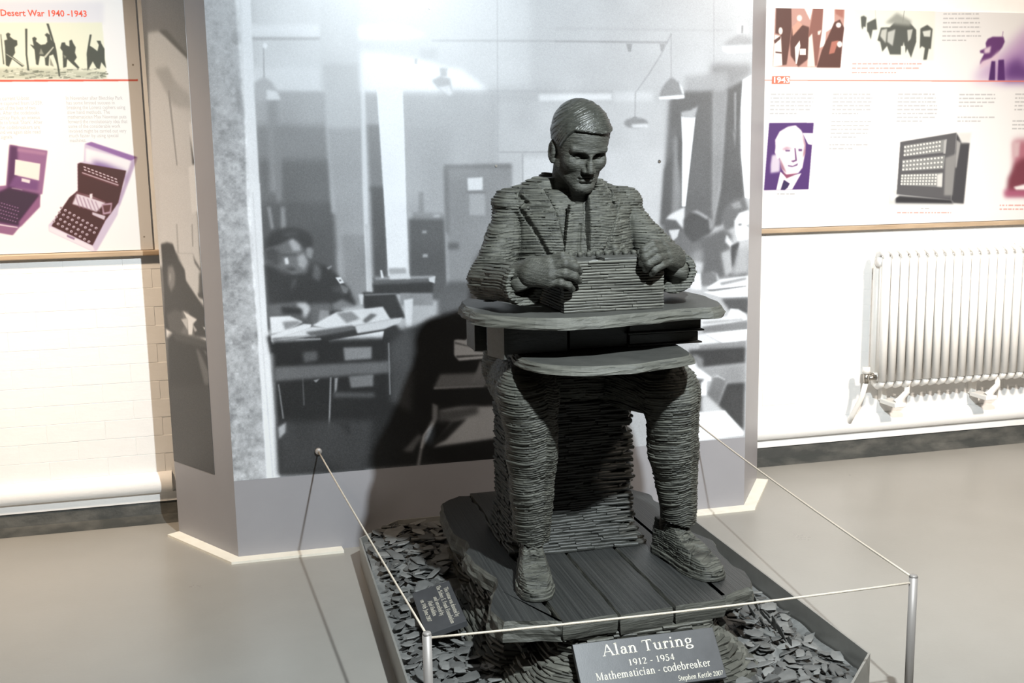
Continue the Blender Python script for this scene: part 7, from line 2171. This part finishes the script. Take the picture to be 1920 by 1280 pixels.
236,182,174|0.5|3689 201 3726 201 3728 176 3690 176
236,182,174|0.5|3751 199 3818 198 3819 173 3753 174
236,182,174|0.5|3838 197 3961 194 3962 169 3840 172
236,182,174|0.5|3976 193 4012 193 4013 168 3977 168
236,182,174|0.5|4041 191 4058 192 4060 166 4042 166
204,204,207|0.5|3394 285 3451 284 3453 259 3395 260
204,204,207|0.5|3476 283 3573 281 3574 256 3478 258
204,204,207|0.5|387 629 425 629 426 605 388 605
204,204,207|0.5|448 628 541 626 542 602 449 604
204,204,207|0.5|568 625 623 624 624 600 569 601
204,204,207|0.5|640 623 742 622 742 598 640 599
236,182,174|0.5|5132 302 5163 303 5165 277 5134 277
236,182,174|0.5|5190 301 5238 301 5240 275 5192 275
236,182,174|0.5|5270 299 5302 299 5304 274 5271 273
236,182,174|0.5|5331 297 5440 296 5442 270 5333 272
236,182,174|0.5|5469 294 5614 291 5616 265 5471 268
236,182,174|0.5|5633 290 5703 289 5705 263 5635 264
236,182,174|0.5|5730 287 5793 286 5794 261 5732 261
236,182,174|0.5|5812 285 5869 284 5871 259 5814 259
236,182,174|0.5|5898 283 5926 283 5927 257 5900 257
236,182,174|0.5|5132 228 5188 228 5189 202 5134 203
236,182,174|0.5|5218 226 5307 225 5308 199 5220 200
236,182,174|0.5|5325 224 5408 222 5410 196 5327 198
236,182,174|0.5|5430 221 5469 221 5470 195 5431 195
236,182,174|0.5|5493 219 5565 218 5567 192 5495 193
236,182,174|0.5|5589 216 5674 215 5676 190 5591 191'''
# ------------------------------------------------------------------ printing the boards
def blur(a, s):
    if s < .35: return a
    r = max(1, int(s*2.6)); k = np.exp(-.5*(np.arange(-r, r+1)/s)**2); k /= k.sum()
    a = np.apply_along_axis(lambda m_: np.convolve(m_, k, 'same'), 0, a); return np.apply_along_axis(lambda m_: np.convolve(m_, k, 'same'), 1, a)
def paint(data, w_mm, h_mm, res, unit, bmm, base):
    Wp, Hp = int(w_mm*res), int(h_mm*res); img = np.empty((Hp, Wp, 3)); img[:] = np.array(base, float)
    for row in data.split('\n'):
        c, bl, pts = row.split('|'); c = [float(q) for q in c.split(',')]; c = np.array(c*3 if len(c) == 1 else c)
        P = np.array(pts.split(), float).reshape(-1, 2)*unit*res; s = float(bl)*bmm*res; pad = int(s*3)+3
        x0, y0 = np.floor(P.min(0)).astype(int)-pad; x1, y1 = np.ceil(P.max(0)).astype(int)+pad
        cx0, cy0, cx1, cy1 = max(x0, -pad*2), max(y0, -pad*2), min(x1, Wp+pad*2), min(y1, Hp+pad*2)
        if cx1 <= max(cx0, 0) or cy1 <= max(cy0, 0) or cx0 >= Wp or cy0 >= Hp: continue
        SS = 2 if (cx1-cx0)*(cy1-cy0) < 40000 else 1
        ny, nx = (cy1-cy0)*SS, (cx1-cx0)*SS; mk = np.zeros((ny, nx), bool); X = np.arange(nx); ys = cy0+(np.arange(ny)+.5)/SS
        n = len(P); xs_ = [[] for _ in range(ny)]
        for i in range(n):
            (ax, ay), (bx, by) = P[i], P[(i+1) % n]
            if ay == by: continue
            if ay > by: ax, ay, bx, by = bx, by, ax, ay
            j0 = max(0, int(math.ceil((ay-cy0)*SS-.5))); j1 = min(ny, int(math.ceil((by-cy0)*SS-.5)))
            for j in range(j0, j1): xs_[j].append(((ax+(bx-ax)*(ys[j]-ay)/(by-ay))-cx0)*SS)
        for j, q in enumerate(xs_):
            q.sort()
            for i in range(0, len(q)-1, 2): mk[j, max(0, int(round(q[i]))):max(0, int(round(q[i+1])))] = True
        f = mk.astype(float)
        if SS == 2: f = f.reshape(ny//2, 2, nx//2, 2).mean((1, 3))
        f = blur(f, s)
        ox0, oy0, ox1, oy1 = max(cx0, 0), max(cy0, 0), min(cx1, Wp), min(cy1, Hp)
        f = f[oy0-cy0:oy1-cy0, ox0-cx0:ox1-cx0, None]
        img[oy0:oy1, ox0:ox1] = img[oy0:oy1, ox0:ox1]*(1-f)+c*f
    return img
def lin(a): a = np.clip(a, 0, 255)/255; return np.where(a <= .04045, a/12.92, ((a+.055)/1.055)**2.4)
def srgb(a): return np.where(a <= .0031308, a*12.92, 1.055*np.clip(a, 1e-6, 1)**(1/2.4)-.055)
def cloud(h, w_, cell, rg):
    """soft blotches for the printed photograph's stone pillar and film grain"""
    g_ = rg.normal(0, 1, (int(h/cell)+3, int(w_/cell)+3)); yy = np.arange(h)/cell; xx = np.arange(w_)/cell; i, j = yy.astype(int), xx.astype(int)
    fy, fx = (yy-i)[:, None], (xx-j)[None]; fy, fx = fy*fy*(3-2*fy), fx*fx*(3-2*fx)
    return (g_[i][:, j]*(1-fy)+g_[i+1][:, j]*fy)*(1-fx)+(g_[i][:, j+1]*(1-fy)+g_[i+1][:, j+1]*fy)*fx
def print_mat(name, alb, rough, spec):
    h, w_ = alb.shape[:2]; im = bpy.data.images.new(name, w_, h, alpha=False); px = np.ones((h, w_, 4), np.float32); px[..., :3] = srgb(alb)
    im.pixels.foreach_set(px.ravel()); im.update(); im.pack()
    m_ = nmat(name, rough=rough, spec=spec); t = N(m_, 'ShaderNodeTexImage'); t.image = im; t.extension = 'EXTEND'; L(m_, t.outputs['Color'], bsdf(m_).inputs['Base Color'])
    return m_
def sheet(name, quad, mat, parent, th=.0012, label=None):
    """thin printed sheet: quad lower left, lower right, upper right, upper left of its face"""
    q = [np.array(p, float) for p in quad]; nn = np.cross(q[1]-q[0], q[3]-q[0]); nn /= np.linalg.norm(nn)
    V = [p for p in q]+[p-nn*th for p in q]
    V = sub(V, parent) if parent is not None else V
    me = bpy.data.meshes.new(name); me.from_pydata([tuple(v) for v in V], [], [(0, 1, 2, 3), (7, 6, 5, 4), (0, 4, 5, 1), (1, 5, 6, 2), (2, 6, 7, 3), (3, 7, 4, 0)])
    uv = me.uv_layers.new(name='uv'); uvs = [(0, 0), (1, 0), (1, 1), (0, 1)]*6
    for i, d in enumerate(uv.data): d.uv = uvs[i]
    me.materials.append(mat); return tag(link(bpy.data.objects.new(name, me), parent), label=label)
rgp = np.random.default_rng(81)
# the office photograph on the front of the panel; printed tones are the tones seen divided by the light that falls there
res = .70; FWm, FHm = 2025, 2064
img = paint(MURAL, FWm, FHm, res, 1.0, 1.95, (205, 205, 205)); h, w_ = img.shape[:2]
vv, uu = np.meshgrid(np.arange(h)/res, np.arange(w_)/res, indexing='ij')
wob_ = np.clip((140+.02*vv-uu)/12, 0, 1)                                        # stone pillar at the left edge of the picture
stone = (cloud(h, w_, 26, rgp)*.6+cloud(h, w_, 11, rgp)*.55+cloud(h, w_, 5, rgp)*.35)
pil = (np.clip((118-uu)/8, 0, 1)*np.clip((1750-vv)/900+.35, .35, 1))
img += (stone*16-np.clip(cloud(h, w_, 34, rgp)-.5, 0, 1)*22)[..., None]*pil[..., None]
img += (cloud(h, w_, 1.6, rgp)*5+cloud(h, w_, 60, rgp)*3)[..., None]
U, V_ = uu/1000, vv/1000
EF = .961+.572*U+.249*V_-.239*U*U-.184*U*V_+.266*V_*V_
LI = lin(img); alb = np.clip(LI*np.clip(LI/.45, .01, 1)**.18/np.clip(EF, .6, 2.2)[..., None]*1.10, .012, .86)*np.array([.955, .995, 1.06])
M_MURAL = print_mat('mural_print', np.clip(alb, 0, .88), .40, .6)
y_ = PY-.0004
sheet('mural_print', [(PX0, y_, PBOT), (PX1, y_, PBOT), (PX1, y_, PTOP), (PX0, y_, PTOP)], M_MURAL, pan)
# the picture goes on round the left wing, stopping short of the corner
img = paint(WING, 297, FHm, 1.0, 1.0, 2.1, (120, 120, 120)); h, w_ = img.shape[:2]; vv = np.arange(h)[:, None]/1000
img += (cloud(h, w_, 1.6, rgp)*5)[..., None]; EW = .7386+.3915*vv-.0546*vv*vv
alb = np.clip(lin(img)/EW[..., None]*1.05, .012, .86)*np.array([1.0, 1.0, 1.01]); M_WING = print_mat('wing_print', np.clip(alb, 0, .88), .42, .5)
dw = np.array([PX0-WLX, PY-WLY]); dw /= np.linalg.norm(dw); nw = np.array([dw[1], -dw[0]])*.0012
wp = lambda u, z: (WLX+dw[0]*u+nw[0], WLY+dw[1]*u+nw[1], z)
sheet('mural_print', [wp(0, PBOT), wp(.297, PBOT), wp(.297, PTOP), wp(0, PTOP)], M_WING, pan, label='darker continuation of the mural on the left wing')
# screw heads and fixings that show on the mural
for q in ((1236, 303), (930, 311), (806, 15)):
    p = at(*q, PY); MB().tube([(p[0], PY-.001, p[2]), (p[0], PY-.004, p[2])], .0045, 10).build('screw', M_CHROME)
for o in [o for o in COL.objects if o.name.startswith('screw')]:
    o.parent = pan; o.location = (-pan.location[0], -pan.location[1], 0)

# ---- display boards on the wall
BY = WY-.006
def board(x0, x1, z0, z1, lb, data, w_mm, h_mm, x_origin, x0b=None):
    b = empty('display_board', ((x0+x1)/2, BY+.003, z0)); tag(b, lb, 'display board')
    res = 1.15; img = paint(data, w_mm, h_mm, res, .25, 2.2, (251, 251, 252)); alb = np.clip(lin(img)*.70, .02, .88)
    mt = print_mat('board_print', alb, .5, .4)
    xb = x0b if x0b is not None else x0
    a_, c_ = sub([(x0, BY+.0008, z0), (x1, WY+.003, z1)], b); MB().box(*a_, *c_, .001).build('backing', M_WALL, b)
    xo = x_origin; sheet('board_print', [(xo, BY, z0), (xo+w_mm/1000, BY, z0), (xo+w_mm/1000, BY, z0+h_mm/1000), (xo, BY, z0+h_mm/1000)], mt, b, .0007)
    return b
BL = board(-1.60, -.345, 1.106, 2.076, 'white timeline board left of the mural with desert soldiers and two cipher machines', LEFT, 1255, 970, -1.60)
BR = board(2.275, 4.475, 1.106, 2.076, 'white timeline board above the radiator with purple portrait and drum machine', RIGHT, 2200, 970, 2.275)
def btext(name, txt, px, py, px1, parent, mat, hpx=None, bold=0.0):
    """sans lettering from px to px1 with its baseline at py"""
    c = bpy.data.curves.new(name, 'FONT'); c.body = txt; c.size = 1.0; c.offset = bold; c.resolution_u = 2
    o = bpy.data.objects.new(name, c); COL.objects.link(o); bpy.context.view_layer.update()
    me = bpy.data.meshes.new_from_object(o.evaluated_get(bpy.context.evaluated_depsgraph_get())); bpy.data.objects.remove(o); me.name = name
    a_, b_ = at(px, py[0], BY-.0006), at(px1, py[1], BY-.0006); n = len(me.vertices); co = np.empty(n*3, np.float32); me.vertices.foreach_get('co', co); co = co.reshape(-1, 3)
    wd = co[:, 0].max()-co[:, 0].min(); s_ = np.linalg.norm(b_-a_)/wd; hs = s_ if hpx is None else hpx*.00223/.70
    out = a_+np.outer((co[:, 0]-co[:, 0].min())*s_, (b_-a_)/np.linalg.norm(b_-a_))+np.outer(co[:, 1]*hs, [0.0, 0, 1])
    me.vertices.foreach_set('co', np.array(sub(out, parent), np.float32).ravel()); me.update()
    return meshobj(name, me, mat, parent, kind='stuff')
M_RED = nmat('red_print', (.74, .085, .045), .5); M_INK = nmat('grey_print', (.46, .46, .47), .6); M_INKD = nmat('dark_print', (.20, .20, .21), .6); M_WHT = nmat('white_print', (.88, .88, .88), .5)
btext('heading', 'Desert War 1940 -1943', 1.5, (29.5, 31.5), 163, BL, M_RED, 10.3, .018)
for i, (t, e_) in enumerate((('In November after Bletchley Park', 230), ('has some limited success in', 215), ('breaking the Lorenz cyphers using', 235), ('slow hand methods. The', 206), ('mathematician Max Newman puts', 237), ('forward the revolutionary idea that', 239), ('some of the considerable work', 226), ('involved might be carried out very', 237), ('much faster by using special', 222), ('machines.', 162))):
    btext('print_line', t, 124+.78*i, (187+8.8*i, 186.5+8.8*i), e_, BL, M_INK, 6.2)
for i, (t, e_) in enumerate((('e current U-boat', 55), ('re captured from U-559,', 80), ('est of the lives of two', 67), ('n. After the codebooks', 74), ("tchley Park, an intense", 75), ("de to break 'Shark'. After", 80), ('the codebreakers are', 75), ('and we again able read', 76), ('signals.', 24))):
    btext('print_line', t, -2 if i < 8 else 2, (188+9*i, 187+9*i), e_, BL, M_INK, 6.2)
btext('date', '1943', 1451, (154.6, 154.8), 1480.5, BR, M_WHT, 10.5, .03)
